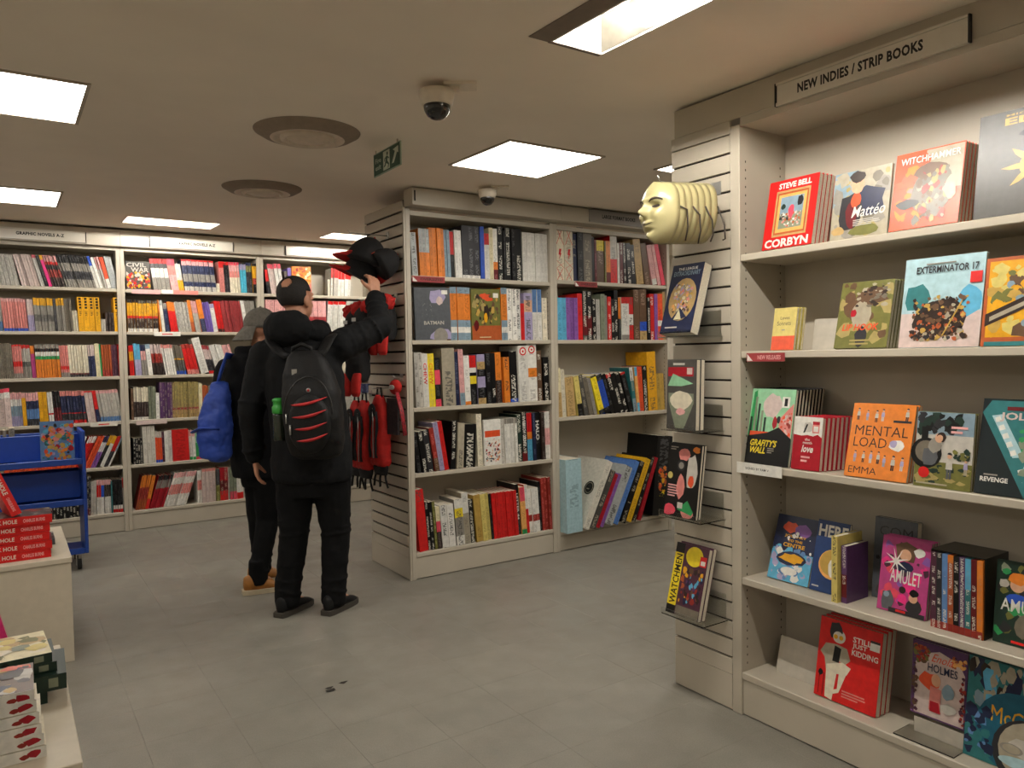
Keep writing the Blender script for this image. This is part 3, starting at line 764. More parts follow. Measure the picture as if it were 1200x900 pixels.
    (702,20.7,158,-1,'darkbrown'),(724,20.7,158,-1,'darkbrown'),(745,20.7,158,-1,'darkbrown'),(766,41,282,-1,'amber','Y'),
  ],
  'B1c': [
    (-142,13.3,278,-2,'browngrey','p'),(-128,13.3,278,-2,'browngrey','p'),(-114,13.3,278,-2,'browngrey','p'),(-100,13.3,278,-2,'browngrey','p'),
    (-86,13.3,278,-2,'browngrey','p'),(-72,13.3,278,-2,'browngrey','p'),(-58,13.3,278,-2,'browngrey','p'),(-44,13.3,278,-2,'browngrey','p'),
    (-30,13.3,278,-2,'browngrey','p'),(-16,13.3,278,-2,'browngrey','p'),(-2,13.3,278,-2,'browngrey','p'),(12,13.3,278,-2,'browngrey','p'),
    (26,13.3,278,-2,'browngrey','p'),(40,13.3,278,-2,'browngrey','p'),(58,14.5,267,-3,'grey*.15+salmon*.35+red*.5+salmon*.95+red'),
    (73,14.5,267,-3,'grey*.15+salmon*.35+red*.5+salmon*.95+red'),(88,14.5,267,-3,'grey*.15+salmon*.35+red*.5+salmon*.95+red'),
    (104,14.5,267,-3,'grey*.15+salmon*.35+red*.5+salmon*.95+red'),(119,14,264,-3,'grey*.35+darkgrey*.5+lightgrey*.9+red'),
    (133,14,264,-3,'grey*.35+darkgrey*.5+lightgrey*.9+red'),(148,14,264,-3,'grey*.35+darkgrey*.5+lightgrey*.9+red'),
    (162,14,264,-3,'grey*.35+darkgrey*.5+lightgrey*.9+red'),(177,27,260,-3,'magenta*.75+orange'),
    (205,17.8,269,-2,'orange*.55+green*.65+white*.78+black*.88+grey'),(223,17.8,269,-2,'orange*.55+green*.65+white*.78+black*.88+grey'),
    (241,17.8,269,-2,'orange*.55+green*.65+white*.78+black*.88+grey'),(260,17.8,269,-2,'orange*.55+green*.65+white*.78+black*.88+grey'),
    (278,17.8,269,-2,'orange*.55+green*.65+white*.78+black*.88+grey'),(296,17.8,269,-2,'orange*.55+green*.65+white*.78+black*.88+grey'),
    (315,17.8,269,-2,'orange*.55+green*.65+white*.78+black*.88+grey'),(333,17.8,269,-2,'orange*.55+green*.65+white*.78+black*.88+grey'),
    (352,17.8,269,-2,'orange*.55+green*.65+white*.78+black*.88+grey'),(374,14.5,262,-3,'grey*.15+salmon*.25+red*.35+salmon'),
    (390,14.5,262,-3,'grey*.15+salmon*.25+red*.35+salmon'),(405,14.5,262,-3,'grey*.15+salmon*.25+red*.35+salmon'),
    (420,14.5,262,-3,'grey*.15+salmon*.25+red*.35+salmon'),(435,19.1,264,-3,'charcoal*.08+darkred*.12+ivory'),
    (455,19.1,264,-3,'charcoal*.08+darkred*.12+ivory'),(474,19.1,264,-3,'charcoal*.08+darkred*.12+ivory'),
    (494,19.1,264,-3,'charcoal*.08+darkred*.12+ivory'),(514,19.1,264,-3,'charcoal*.08+darkred*.12+ivory'),
    (534,19.1,264,-3,'charcoal*.08+darkred*.12+ivory'),(553,19.1,264,-3,'charcoal*.08+darkred*.12+ivory'),(573,16,263,-3,'navy*.65+pinkgrey'),
    (590,16,263,-3,'navy*.65+pinkgrey'),(606,16,263,-3,'navy*.65+pinkgrey'),(623,34,271,-3,'cream'),(657,11,267,-3,'green'),
    (669,17.5,265,-2,'redbrown*.2+rust'),(687,17.5,265,-2,'redbrown*.2+rust'),(705,17.5,265,-2,'redbrown*.2+rust'),
    (723,17.5,265,-2,'redbrown*.2+rust'),(741,14.7,264,-2,'plum'),(757,14.7,264,-2,'plum'),(772,14.7,264,-2,'plum'),(787,20,270,-2,'red'),
  ],
  'B1d': [
    (-155,17,288,-2,'grey','p'),(-137,17,288,-2,'grey','p'),(-119,17,288,-2,'grey','p'),(-102,17,288,-2,'grey','p'),(-84,17,288,-2,'grey','p'),
    (-67,17,288,-2,'grey','p'),(-49,39.5,300,-2,'pinkgrey*.75+white*.9+pink'),(-9,39.5,300,-2,'pinkgrey*.75+white*.9+pink'),
    (31,14,269,-2,'lavender*.3+bluegrey*.6+white*.8+pinkpale'),(46,14,269,-2,'lavender*.3+bluegrey*.6+white*.8+pinkpale'),
    (60,14,269,-2,'lavender*.3+bluegrey*.6+white*.8+pinkpale'),(75,14,269,-2,'lavender*.3+bluegrey*.6+white*.8+pinkpale'),
    (90,14,269,-2,'lavender*.3+bluegrey*.6+white*.8+pinkpale'),(104,27,266,-2,'amber*.85+pinkpale'),
    (132,16.2,264,-2,'charcoal*.2+steelblue*.5+navy*.75+pinkpale'),(149,16.2,264,-2,'charcoal*.2+steelblue*.5+navy*.75+pinkpale'),
    (165,16.2,264,-2,'charcoal*.2+steelblue*.5+navy*.75+pinkpale'),(182,16.2,264,-2,'charcoal*.2+steelblue*.5+navy*.75+pinkpale'),
    (199,16.2,264,-2,'charcoal*.2+steelblue*.5+navy*.75+pinkpale'),(216,29,265,-2,'amber'),(245,29,265,-2,'amber'),
    (279,17.5,263,-3,'white*.3+red*.35+white'),(298,17.5,263,-3,'white*.3+red*.35+white'),(320,16.3,271,-4,'darkred*.5+black'),
    (337,16.3,271,-4,'darkred*.5+black'),(354,16.3,271,-4,'darkred*.5+black'),(371,20.6,266,-4,'red*.1+charcoal*.3+red*.33+navy*.85+salmon'),
    (392,20.6,266,-4,'red*.1+charcoal*.3+red*.33+navy*.85+salmon'),(414,20.6,266,-4,'red*.1+charcoal*.3+red*.33+navy*.85+salmon'),
    (435,20.6,266,-4,'red*.1+charcoal*.3+red*.33+navy*.85+salmon'),(456,20.6,266,-4,'red*.1+charcoal*.3+red*.33+navy*.85+salmon'),
    (477,20.6,266,-4,'red*.1+charcoal*.3+red*.33+navy*.85+salmon'),(498,20.6,266,-4,'red*.1+charcoal*.3+red*.33+navy*.85+salmon'),
    (520,20.6,266,-4,'red*.1+charcoal*.3+red*.33+navy*.85+salmon'),(550,28.3,265,-6,'pinkgrey*.95+red'),(579,28.3,265,-6,'pinkgrey*.95+red'),
    (613,25.8,264,-7,'navy*.4+red'),(644,22.6,267,-8,'steelblue*.15+lightgrey*.9+pinkpale'),(668,22.6,267,-8,'steelblue*.15+lightgrey*.9+pinkpale'),
    (691,22.6,267,-8,'steelblue*.15+lightgrey*.9+pinkpale'),(714,22.6,267,-8,'steelblue*.15+lightgrey*.9+pinkpale'),
    (738,22.6,267,-8,'steelblue*.15+lightgrey*.9+pinkpale'),(761,22.6,267,-8,'steelblue*.15+lightgrey*.9+pinkpale'),
    (785,22.6,267,-8,'steelblue*.15+lightgrey*.9+pinkpale'),
  ],
  'B1e': [
    (-41,24.9,297,18,'redorange*.5+orange','p'),(-14,24.9,297,18,'redorange*.5+orange','p'),(13,24.9,297,18,'redorange*.5+orange','p'),
    (40,24.9,297,18,'redorange*.5+orange','p'),(67,24.9,297,18,'redorange*.5+orange','p'),(94,24.9,297,18,'redorange*.5+orange','p'),
    (120,24.9,297,18,'redorange*.5+orange','p'),(147,24.9,297,18,'redorange*.5+orange','p'),(174,24.9,297,18,'redorange*.5+orange','p'),
    (200,24.7,282,20,'redorange*.4+salmon*.6+white'),(227,24.7,282,20,'redorange*.4+salmon*.6+white'),
    (254,24.7,282,20,'redorange*.4+salmon*.6+white'),(281,24.7,282,20,'redorange*.4+salmon*.6+white'),
    (308,24.7,282,20,'redorange*.4+salmon*.6+white'),(335,24.7,282,20,'redorange*.4+salmon*.6+white'),
    (362,24.7,282,20,'redorange*.4+salmon*.6+white'),(389,24.7,282,20,'redorange*.4+salmon*.6+white'),
    (416,24.7,282,20,'redorange*.4+salmon*.6+white'),(442,13.3,282,23,'red*.5+red*.8+white'),(458,13.3,282,23,'red*.5+red*.8+white'),
    (473,13.3,282,23,'red*.5+red*.8+white'),(488,13.3,282,23,'red*.5+red*.8+white'),(503,14.6,281,24,'redorange'),(519,14.6,281,24,'redorange'),
    (536,14.6,281,24,'redorange'),(552,10.7,280,24,'purple*.5+white*.8+navy'),(565,10.7,280,24,'purple*.5+white*.8+navy'),
    (577,10.7,280,24,'purple*.5+white*.8+navy'),(589,12.8,281,24,'black*.7+amber'),(604,12.8,281,24,'black*.7+amber'),
    (618,27.4,271,24,'white*.75+amber'),(649,13.7,275,24,'charcoal*.5+red'),(665,13.7,275,24,'charcoal*.5+red'),(680,13.7,279,24,'white*.5+bluegrey'),
  ],
  'B1f': [
    (-9,23.3,344,0,'charcoal','W'),(15,23.3,344,0,'charcoal','W'),(39,23.3,344,0,'charcoal','W'),(63,23.3,344,0,'charcoal','W'),
    (87,23.3,344,0,'charcoal','W'),(111,23.3,344,0,'charcoal','W'),(135,23.3,344,0,'charcoal','W'),(159,23.3,344,0,'charcoal','W'),
    (183,23.3,344,0,'charcoal','W'),(207,23.3,344,0,'charcoal','W'),(231,23.3,344,0,'charcoal','W'),(254,23.3,344,0,'charcoal','W'),
    (278,22.4,318,0,'black','W'),(301,22.4,318,0,'black','W'),(324,22.4,318,0,'black','W'),(348,22.4,318,0,'black','W'),(371,22.4,318,0,'black','W'),
    (394,22.4,318,0,'black','W'),(417,22.4,318,0,'black','W'),(440,22.4,318,0,'black','W'),(463,22.4,318,0,'black','W'),
    (486,14,330,2,'darkred*.2+charcoal*.5+black','W'),(500,14,330,2,'darkred*.2+charcoal*.5+black','W'),
    (515,14,330,2,'darkred*.2+charcoal*.5+black','W'),(529,14,330,2,'darkred*.2+charcoal*.5+black','W'),(544,19.5,285,2,'lightgrey'),
    (564,19.5,285,2,'lightgrey'),(589,15.5,291,1,'white*.5+red*.85+pinkpale'),(605,15.5,291,1,'white*.5+red*.85+pinkpale'),
    (621,23,288,1,'white*.5+blue*.85+pinkpale'),(650,15,284,0,'white*.5+darkbrown*.85+pinkpale'),(665,15,284,0,'white*.5+darkbrown*.85+pinkpale'),
    (681,15,284,0,'white*.5+darkbrown*.85+pinkpale'),(697,10,272,0,'teal'),(712,17.5,281,-1,'red*.1+white*.22+black'),
    (730,17.5,281,-1,'red*.1+white*.22+black'),(748,17.5,281,-1,'red*.1+white*.22+black'),(766,17.5,281,-1,'red*.1+white*.22+black'),
    (789,18,294,-2,'white*.7+red'),
  ],
  'B2a': [
    (866,183,234,-1,'darkgrey','F:battle_cover'),(1075,32.5,267,-7,'grey*.4+white*.7+charcoal*.85+red'),
    (1108,32.5,267,-7,'grey*.4+white*.7+charcoal*.85+red'),(1141,32.5,267,-7,'grey*.4+white*.7+charcoal*.85+red'),
    (1175,32.5,267,-7,'grey*.4+white*.7+charcoal*.85+red'),(1213,30.7,271,-8,'pinkpale*.5+salmon*.8+pink'),
    (1244,30.7,271,-8,'pinkpale*.5+salmon*.8+pink'),(1276,22.3,238,-8,'amber*.4+white'),(1299,22.3,238,-8,'amber*.4+white'),
    (1322,19.9,278,-6,'lightgrey*.15+navy*.3+grey*.55+navy*.82+pinkpale*.95+red'),
    (1343,19.9,278,-6,'lightgrey*.15+navy*.3+grey*.55+navy*.82+pinkpale*.95+red'),
    (1363,19.9,278,-6,'lightgrey*.15+navy*.3+grey*.55+navy*.82+pinkpale*.95+red'),
    (1384,19.9,278,-6,'lightgrey*.15+navy*.3+grey*.55+navy*.82+pinkpale*.95+red'),
    (1404,19.9,278,-6,'lightgrey*.15+navy*.3+grey*.55+navy*.82+pinkpale*.95+red'),
    (1425,19.9,278,-6,'lightgrey*.15+navy*.3+grey*.55+navy*.82+pinkpale*.95+red'),
    (1446,19.9,278,-6,'lightgrey*.15+navy*.3+grey*.55+navy*.82+pinkpale*.95+red'),
    (1466,19.9,278,-6,'lightgrey*.15+navy*.3+grey*.55+navy*.82+pinkpale*.95+red'),
    (1487,19.9,278,-6,'lightgrey*.15+navy*.3+grey*.55+navy*.82+pinkpale*.95+red'),
    (1507,19.9,278,-6,'lightgrey*.15+navy*.3+grey*.55+navy*.82+pinkpale*.95+red'),
    (1528,19.9,278,-6,'lightgrey*.15+navy*.3+grey*.55+navy*.82+pinkpale*.95+red'),
    (1549,19.9,278,-6,'lightgrey*.15+navy*.3+grey*.55+navy*.82+pinkpale*.95+red'),
    (1569,19.9,278,-6,'lightgrey*.15+navy*.3+grey*.55+navy*.82+pinkpale*.95+red'),(1589,13.5,78,-3,'ivory'),(1604,13.5,78,-3,'ivory'),
    (1618,39.9,272,-3,'salmon*.8+red'),(1658,16.3,276,-3,'charcoal*.5+black*.9+red'),(1675,16.3,276,-3,'charcoal*.5+black*.9+red'),
    (1692,16.3,276,-3,'charcoal*.5+black*.9+red'),(1709,21.5,277,-3,'ivory*.5+salmon*.7+pinkpale*.9+pink'),
    (1731,21.5,277,-3,'ivory*.5+salmon*.7+pinkpale*.9+pink'),(1753,21.5,277,-3,'ivory*.5+salmon*.7+pinkpale*.9+pink'),
    (1775,21.5,277,-3,'ivory*.5+salmon*.7+pinkpale*.9+pink'),(1797,25.5,264,-2,'cyan*.8+lavender'),(1823,25.5,264,-2,'cyan*.8+lavender'),
    (1850,27,281,-2,'charcoal*.7+olive*.9+navy'),(1877,27,281,-2,'charcoal*.7+olive*.9+navy'),(1905,41,273,-2,'black*.3+redbrown*.5+amber*.9+black'),
  ],
  'B2b': [
    (867,20.7,270,-1,'white*.1+darkbrown*.42+red*.5+amber*.9+black','p'),(888,20.7,270,-1,'white*.1+darkbrown*.42+red*.5+amber*.9+black','p'),
    (909,20.7,270,-1,'white*.1+darkbrown*.42+red*.5+amber*.9+black','p'),(931,20.7,270,-1,'white*.1+darkbrown*.42+red*.5+amber*.9+black','p'),
    (952,20.7,270,-1,'white*.1+darkbrown*.42+red*.5+amber*.9+black','p'),(973,20.7,270,-1,'white*.1+darkbrown*.42+red*.5+amber*.9+black','p'),
    (995,20.7,270,-1,'white*.1+darkbrown*.42+red*.5+amber*.9+black','p'),(1016,20.7,270,-1,'white*.1+darkbrown*.42+red*.5+amber*.9+black','p'),
    (1037,20.7,270,-1,'white*.1+darkbrown*.42+red*.5+amber*.9+black','p'),(1059,20.7,270,-1,'white*.1+darkbrown*.42+red*.5+amber*.9+black','p'),
    (1080,20.7,270,-1,'white*.1+darkbrown*.42+red*.5+amber*.9+black','p'),(1115,11,277,-4,'orange'),(1132,25.9,270,-5,'white*.85+silver'),
    (1163,30.8,252,-6,'navy*.8+grey'),(1199,29.8,261,-7,'red*.7+orange'),(1229,29.8,261,-7,'red*.7+orange'),(1264,14.1,264,-8,'lightgrey','p'),
    (1279,14.1,264,-8,'lightgrey','p'),(1294,14.1,264,-8,'lightgrey','p'),(1309,14.1,264,-8,'lightgrey','p'),(1324,14.1,264,-8,'lightgrey','p'),
    (1339,14.1,264,-8,'lightgrey','p'),(1354,14.1,264,-8,'lightgrey','p'),(1369,28.7,283,-8,'rust*.3+orange'),
    (1403,15.1,277,-9,'lightgrey*.6+pinkpale'),(1419,15.1,277,-9,'lightgrey*.6+pinkpale'),(1435,15.1,277,-9,'lightgrey*.6+pinkpale'),
    (1451,41.5,287,-9,'navy*.4+orange'),(1493,18.8,268,-9,'purple2'),(1513,18.8,268,-9,'purple2'),(1533,18.8,268,-9,'purple2'),
    (1552,36.6,251,-8,'white*.85+lavender'),(1590,18.2,282,-8,'darkbrown*.1+red'),(1609,18.2,282,-8,'darkbrown*.1+red'),
    (1628,18.2,282,-8,'darkbrown*.1+red'),(1647,18.7,285,-8,'dullred'),(1666,18.7,285,-8,'dullred'),(1686,18.7,285,-8,'dullred'),
    (1705,18.7,285,-8,'dullred'),(1725,18.7,285,-8,'dullred'),(1744,18.7,285,-8,'dullred'),(1763,18.7,285,-8,'dullred'),(1783,18.7,285,-8,'dullred'),
    (1802,18.7,285,-8,'dullred'),(1822,29.7,289,-8,'white'),(1852,16.7,289,-6,'grey'),(1870,16.7,289,-6,'grey'),(1887,16.7,289,-6,'grey'),
    (1905,16.7,289,-6,'grey'),(1922,16.7,289,-6,'grey'),
  ],
  'B2c': [
    (871,17.5,258,-2,'red*.5+amber*.8+red'),(889,17.5,258,-2,'red*.5+amber*.8+red'),(912,24.5,270,-3,'lavender*.5+skyblue'),
    (937,24.5,270,-3,'lavender*.5+skyblue'),(966,19,261,-4,'grey*.5+pinkpale*.8+navy'),(986,19,261,-4,'grey*.5+pinkpale*.8+navy'),
    (1010,36.9,264,-5,'white*.85+bluegrey'),(1052,13.6,266,-6,'darkbrown*.4+redbrown*.7+pinkgrey'),
    (1067,13.6,266,-6,'darkbrown*.4+redbrown*.7+pinkgrey'),(1081,13.6,266,-6,'darkbrown*.4+redbrown*.7+pinkgrey'),
    (1095,13.6,266,-6,'darkbrown*.4+redbrown*.7+pinkgrey'),(1109,13.6,266,-6,'darkbrown*.4+redbrown*.7+pinkgrey'),
    (1124,13.6,266,-6,'darkbrown*.4+redbrown*.7+pinkgrey'),(1147,16.6,265,-8,'white*.88+salmon'),(1165,16.6,265,-8,'white*.88+salmon'),
    (1182,16.6,265,-8,'white*.88+salmon'),(1199,16.6,265,-8,'white*.88+salmon'),(1217,16.6,265,-8,'white*.88+salmon'),
    (1239,18.5,260,-9,'blue*.12+darkgrey*.5+amber*.55+browngrey'),(1258,18.5,260,-9,'blue*.12+darkgrey*.5+amber*.55+browngrey'),
    (1277,18.5,260,-9,'blue*.12+darkgrey*.5+amber*.55+browngrey'),(1297,18.5,260,-9,'blue*.12+darkgrey*.5+amber*.55+browngrey'),
    (1325,30.8,268,-11,'salmon*.15+red*.85+redbrown'),(1357,30.8,268,-11,'salmon*.15+red*.85+redbrown'),
    (1389,30.8,268,-11,'salmon*.15+red*.85+redbrown'),(1436,64,321,-14,'white'),(1502,19.1,262,-14,'red*.1+charcoal*.5+pinkgrey*.85+dullred'),
    (1523,19.1,262,-14,'red*.1+charcoal*.5+pinkgrey*.85+dullred'),(1543,19.1,262,-14,'red*.1+charcoal*.5+pinkgrey*.85+dullred'),
    (1568,32.8,259,-15,'pinkpale*.1+white'),(1607,17.1,270,-16,'charcoal*.4+white'),(1626,17.1,270,-16,'charcoal*.4+white'),
    (1644,17.1,270,-16,'charcoal*.4+white'),(1662,17.1,270,-16,'charcoal*.4+white'),(1681,22.7,267,-16,'white*.6+pinkpale'),
    (1705,22.7,267,-16,'white*.6+pinkpale'),(1729,22.7,267,-16,'white*.6+pinkpale'),
  ],
  'B2d': [
    (870,20,269,0,'brown'),(891,18.3,277,0,'white*.08+darkbrown*.55+ivory'),(910,18.3,277,0,'white*.08+darkbrown*.55+ivory'),
    (929,18.3,277,0,'white*.08+darkbrown*.55+ivory'),(948,18.3,277,0,'white*.08+darkbrown*.55+ivory'),
    (967,18.3,277,0,'white*.08+darkbrown*.55+ivory'),(986,18.3,277,0,'white*.08+darkbrown*.55+ivory'),(1005,18.3,282,0,'greygreen','p'),
    (1024,18.3,282,0,'greygreen','p'),(1042,18.3,282,0,'greygreen','p'),(1061,28,225,0,'white'),(1092,19.8,316,0,'purple3','p'),
    (1112,19.8,316,0,'purple3','p'),(1133,19.8,316,0,'purple3','p'),(1153,19.8,316,0,'purple3','p'),(1174,19.8,316,0,'purple3','p'),
    (1194,17.2,317,0,'tan*.22+dullred*.28+khaki','p'),(1212,17.2,317,0,'tan*.22+dullred*.28+khaki','p'),
    (1230,17.2,317,0,'tan*.22+dullred*.28+khaki','p'),(1248,17.2,317,0,'tan*.22+dullred*.28+khaki','p'),
    (1265,17.2,317,0,'tan*.22+dullred*.28+khaki','p'),(1283,17.2,317,0,'tan*.22+dullred*.28+khaki','p'),
    (1301,17.2,317,0,'tan*.22+dullred*.28+khaki','p'),(1319,17.2,317,0,'tan*.22+dullred*.28+khaki','p'),
    (1337,17.2,317,0,'tan*.22+dullred*.28+khaki','p'),(1355,17.2,317,0,'tan*.22+dullred*.28+khaki','p'),
    (1372,17.2,317,0,'tan*.22+dullred*.28+khaki','p'),(1390,17.2,317,0,'tan*.22+dullred*.28+khaki','p'),(1408,29,296,0,'cream'),
    (1438,16.3,276,0,'rust'),(1455,16.3,276,0,'rust'),(1472,16.3,276,0,'rust'),(1489,21.6,273,0,'grey'),(1511,21.6,273,0,'grey'),
    (1533,21.6,273,0,'grey'),(1555,21.6,273,0,'grey'),(1577,21.6,273,0,'grey'),
  ],
  'B2e': [
    (874,17.7,224,0,'black','W'),(892,17.7,224,0,'black','W'),(911,17.7,224,0,'black','W'),(929,17.7,224,0,'black','W'),(951,31.7,320,-1,'offwhite'),
    (984,31.7,320,-1,'offwhite'),(1016,31.7,320,-1,'offwhite'),(1048,17.3,272,-1,'blue*.09+redorange*.8+lightgrey'),
    (1066,17.3,272,-1,'blue*.09+redorange*.8+lightgrey'),(1084,17.3,272,-1,'blue*.09+redorange*.8+lightgrey'),(1102,19,265,-1,'plum'),
    (1121,29.5,276,-1,'white'),(1152,29.5,276,-1,'white'),(1182,134,275,-1,'red'),(1321,25.5,262,-2,'green*.1+white*.8+pinkpale'),
    (1347,25.5,262,-2,'green*.1+white*.8+pinkpale'),(1373,24.7,267,-2,'pink*.09+green*.55+greenpale*.9+red'),
    (1398,24.7,267,-2,'pink*.09+green*.55+greenpale*.9+red'),(1423,24.7,267,-2,'pink*.09+green*.55+greenpale*.9+red'),(1449,30,273,-2,'blue*.1+tan'),
    (1479,29.1,247,-2,'steelblue*.1+charcoal','p'),(1509,29.1,247,-2,'steelblue*.1+charcoal','p'),(1539,29.1,247,-2,'steelblue*.1+charcoal','p'),
    (1569,29.1,247,-2,'steelblue*.1+charcoal','p'),(1598,29.1,247,-2,'steelblue*.1+charcoal','p'),(1628,29.1,247,-2,'steelblue*.1+charcoal','p'),
  ],
  'B2f': [
    (876,13.7,297,12,'rust*.3+redbrown*.65+orange'),(891,13.7,297,12,'rust*.3+redbrown*.65+orange'),(905,13.7,297,12,'rust*.3+redbrown*.65+orange'),
    (920,13.7,297,12,'rust*.3+redbrown*.65+orange'),(934,13.7,297,12,'rust*.3+redbrown*.65+orange'),(949,28.3,289,13,'red*.3+orange'),
    (981,17.4,290,17,'crimson*.6+grey*.85+black'),(1000,17.4,290,17,'crimson*.6+grey*.85+black'),(1019,17.4,290,17,'crimson*.6+grey*.85+black'),
    (1037,17.4,290,17,'crimson*.6+grey*.85+black'),(1056,17.4,290,17,'crimson*.6+grey*.85+black'),(1075,17.4,290,17,'crimson*.6+grey*.85+black'),
    (1094,18.5,306,19,'white*.35+salmon*.65+white*.85+pinkpale'),(1114,18.5,306,19,'white*.35+salmon*.65+white*.85+pinkpale'),
    (1134,18.5,306,19,'white*.35+salmon*.65+white*.85+pinkpale'),(1154,18.5,306,19,'white*.35+salmon*.65+white*.85+pinkpale'),
    (1175,18.5,306,19,'white*.35+salmon*.65+white*.85+pinkpale'),(1195,18.5,306,19,'white*.35+salmon*.65+white*.85+pinkpale'),
    (1215,18.5,306,19,'white*.35+salmon*.65+white*.85+pinkpale'),(1235,18.5,306,19,'white*.35+salmon*.65+white*.85+pinkpale'),
    (1255,18.5,306,19,'white*.35+salmon*.65+white*.85+pinkpale'),(1374,19,293,0,'white*.4+salmon*.7+white'),
    (1393,19,293,0,'white*.4+salmon*.7+white'),(1413,28.5,301,0,'pinkgrey*.92+salmon'),(1442,28.5,301,0,'pinkgrey*.92+salmon'),
    (1471,28.5,301,0,'pinkgrey*.92+salmon'),(1500,28.5,301,0,'pinkgrey*.92+salmon'),(1529,34,288,0,'olive*.5+charcoal'),
    (1564,34,299,0,'red*.3+darkred*.6+crimson','p'),(1599,34,299,0,'red*.3+darkred*.6+crimson','p'),(1633,14,300,0,'white'),
    (1648,29.5,296,0,'pink*.25+greygreen','p'),(1678,29.5,296,0,'pink*.25+greygreen','p'),(1708,28.5,298,0,'red*.2+white'),
    (1737,28.5,298,0,'red*.2+white'),(1766,28.5,279,0,'lightgrey'),(1795,28.5,279,0,'lightgrey'),
  ],
  'B3a': [
    (2031,29.8,227,-6,'black*.5+red'),(2070,28.7,277,-8,'pinkgrey*.85+pink'),(2100,28.7,277,-8,'pinkgrey*.85+pink'),
    (2129,30.7,279,-8,'white*.85+pink'),(2161,30.7,279,-8,'white*.85+pink'),(2192,32,221,0,'darkbrown'),(2224,35,247,0,'purple2'),
    (2264,184,264,-1,'orange','F:orange_cover'),(2641,23,274,3,'lightgrey*.65+red'),(2665,23,274,3,'lightgrey*.65+red'),
    (2688,23,274,3,'lightgrey*.65+red'),(2712,30.2,275,4,'white*.6+red'),(2743,30.2,275,4,'white*.6+red'),(2773,30.2,275,4,'white*.6+red'),
    (2804,30.2,275,4,'white*.6+red'),
  ],
  'B3b': [
    (2008,40.6,301,0,'dullred*.5+pinkpale'),(2049,40.6,301,0,'dullred*.5+pinkpale'),(2090,40.6,301,0,'dullred*.5+pinkpale'),
    (2132,40.6,301,0,'dullred*.5+pinkpale'),(2173,40.6,301,0,'dullred*.5+pinkpale'),(2214,40.6,301,0,'dullred*.5+pinkpale'),
    (2255,40.6,301,0,'dullred*.5+pinkpale'),(2297,40.6,301,0,'dullred*.5+pinkpale'),(2338,40.6,301,0,'dullred*.5+pinkpale'),
    (2379,40.6,301,0,'dullred*.5+pinkpale'),(2420,40.6,301,0,'dullred*.5+pinkpale'),(2462,40.6,301,0,'dullred*.5+pinkpale'),
    (2503,40.6,301,0,'dullred*.5+pinkpale'),(2544,40.6,301,0,'dullred*.5+pinkpale'),(2588,25.9,303,4,'white*.9+red'),(2615,25.9,303,4,'white*.9+red'),
    (2641,25.9,303,4,'white*.9+red'),(2668,25.9,303,4,'white*.9+red'),(2694,25.9,303,4,'white*.9+red'),(2721,25.9,303,4,'white*.9+red'),
    (2748,25.9,303,4,'white*.9+red'),(2785,30.3,308,2,'lightgrey'),(2816,30.3,308,2,'lightgrey'),(2846,30.3,308,2,'lightgrey'),
    (2877,30.3,308,2,'lightgrey'),(2908,30.3,308,2,'lightgrey'),(2939,30.3,308,2,'lightgrey'),
  ],
  'B3c': [
    (2008,64.8,302,0,'charcoal*.3+red'),(2073,64.8,302,0,'charcoal*.3+red'),(2139,64.8,302,0,'charcoal*.3+red'),(2204,64.8,302,0,'charcoal*.3+red'),
    (2269,64.8,302,0,'charcoal*.3+red'),(2335,53,302,0,'white*.8+pinkpale'),(2389,53,302,0,'white*.8+pinkpale'),(2442,53,302,0,'white*.8+pinkpale'),
    (2496,53,302,0,'white*.8+pinkpale'),(2549,53,302,0,'white*.8+pinkpale'),(2603,53,302,0,'white*.8+pinkpale'),(2667,61.1,291,-2,'ivory'),
    (2728,61.1,291,-2,'ivory'),(2790,61.1,291,-2,'ivory'),(2852,61.1,291,-2,'ivory'),(2914,61.1,291,-2,'ivory'),(2975,61.1,291,-2,'ivory'),
    (3037,61.1,291,-2,'ivory'),
  ],
  'B3d': [
    (2008,65,279,0,'charcoal*.3+red'),(2074,65,279,0,'charcoal*.3+red'),(2139,65,279,0,'charcoal*.3+red'),(2205,65,279,0,'charcoal*.3+red'),
    (2270,65,279,0,'charcoal*.3+red'),(2336,52.9,268,0,'white*.8+pinkpale'),(2390,52.9,268,0,'white*.8+pinkpale'),
    (2443,52.9,268,0,'white*.8+pinkpale'),(2496,52.9,268,0,'white*.8+pinkpale'),(2550,52.9,268,0,'white*.8+pinkpale'),
    (2603,52.9,268,0,'white*.8+pinkpale'),(2665,60.9,245,-2,'lightgrey*.6+navy'),(2727,60.9,245,-2,'lightgrey*.6+navy'),
    (2789,60.9,245,-2,'lightgrey*.6+navy'),(2850,60.9,245,-2,'lightgrey*.6+navy'),(2912,60.9,245,-2,'lightgrey*.6+navy'),
    (2973,60.9,245,-2,'lightgrey*.6+navy'),(3035,60.9,245,-2,'lightgrey*.6+navy'),
  ],
  'B3e': [
    (2008,65,249,0,'charcoal*.3+red'),(2074,65,249,0,'charcoal*.3+red'),(2139,65,249,0,'charcoal*.3+red'),(2205,65,249,0,'charcoal*.3+red'),
    (2270,65,249,0,'charcoal*.3+red'),(2336,53,227,0,'white*.8+pinkpale'),(2390,53,227,0,'white*.8+pinkpale'),(2443,53,227,0,'white*.8+pinkpale'),
    (2497,53,227,0,'white*.8+pinkpale'),(2551,53,227,0,'white*.8+pinkpale'),(2604,53,227,0,'white*.8+pinkpale'),(2664,61.1,192,-2,'salmon'),
    (2726,61.1,192,-2,'salmon'),(2788,61.1,192,-2,'salmon'),(2850,61.1,192,-2,'salmon'),(2911,61.1,192,-2,'salmon'),(2973,61.1,192,-2,'salmon'),
    (3035,61.1,192,-2,'salmon'),
  ],
  'B3f': [
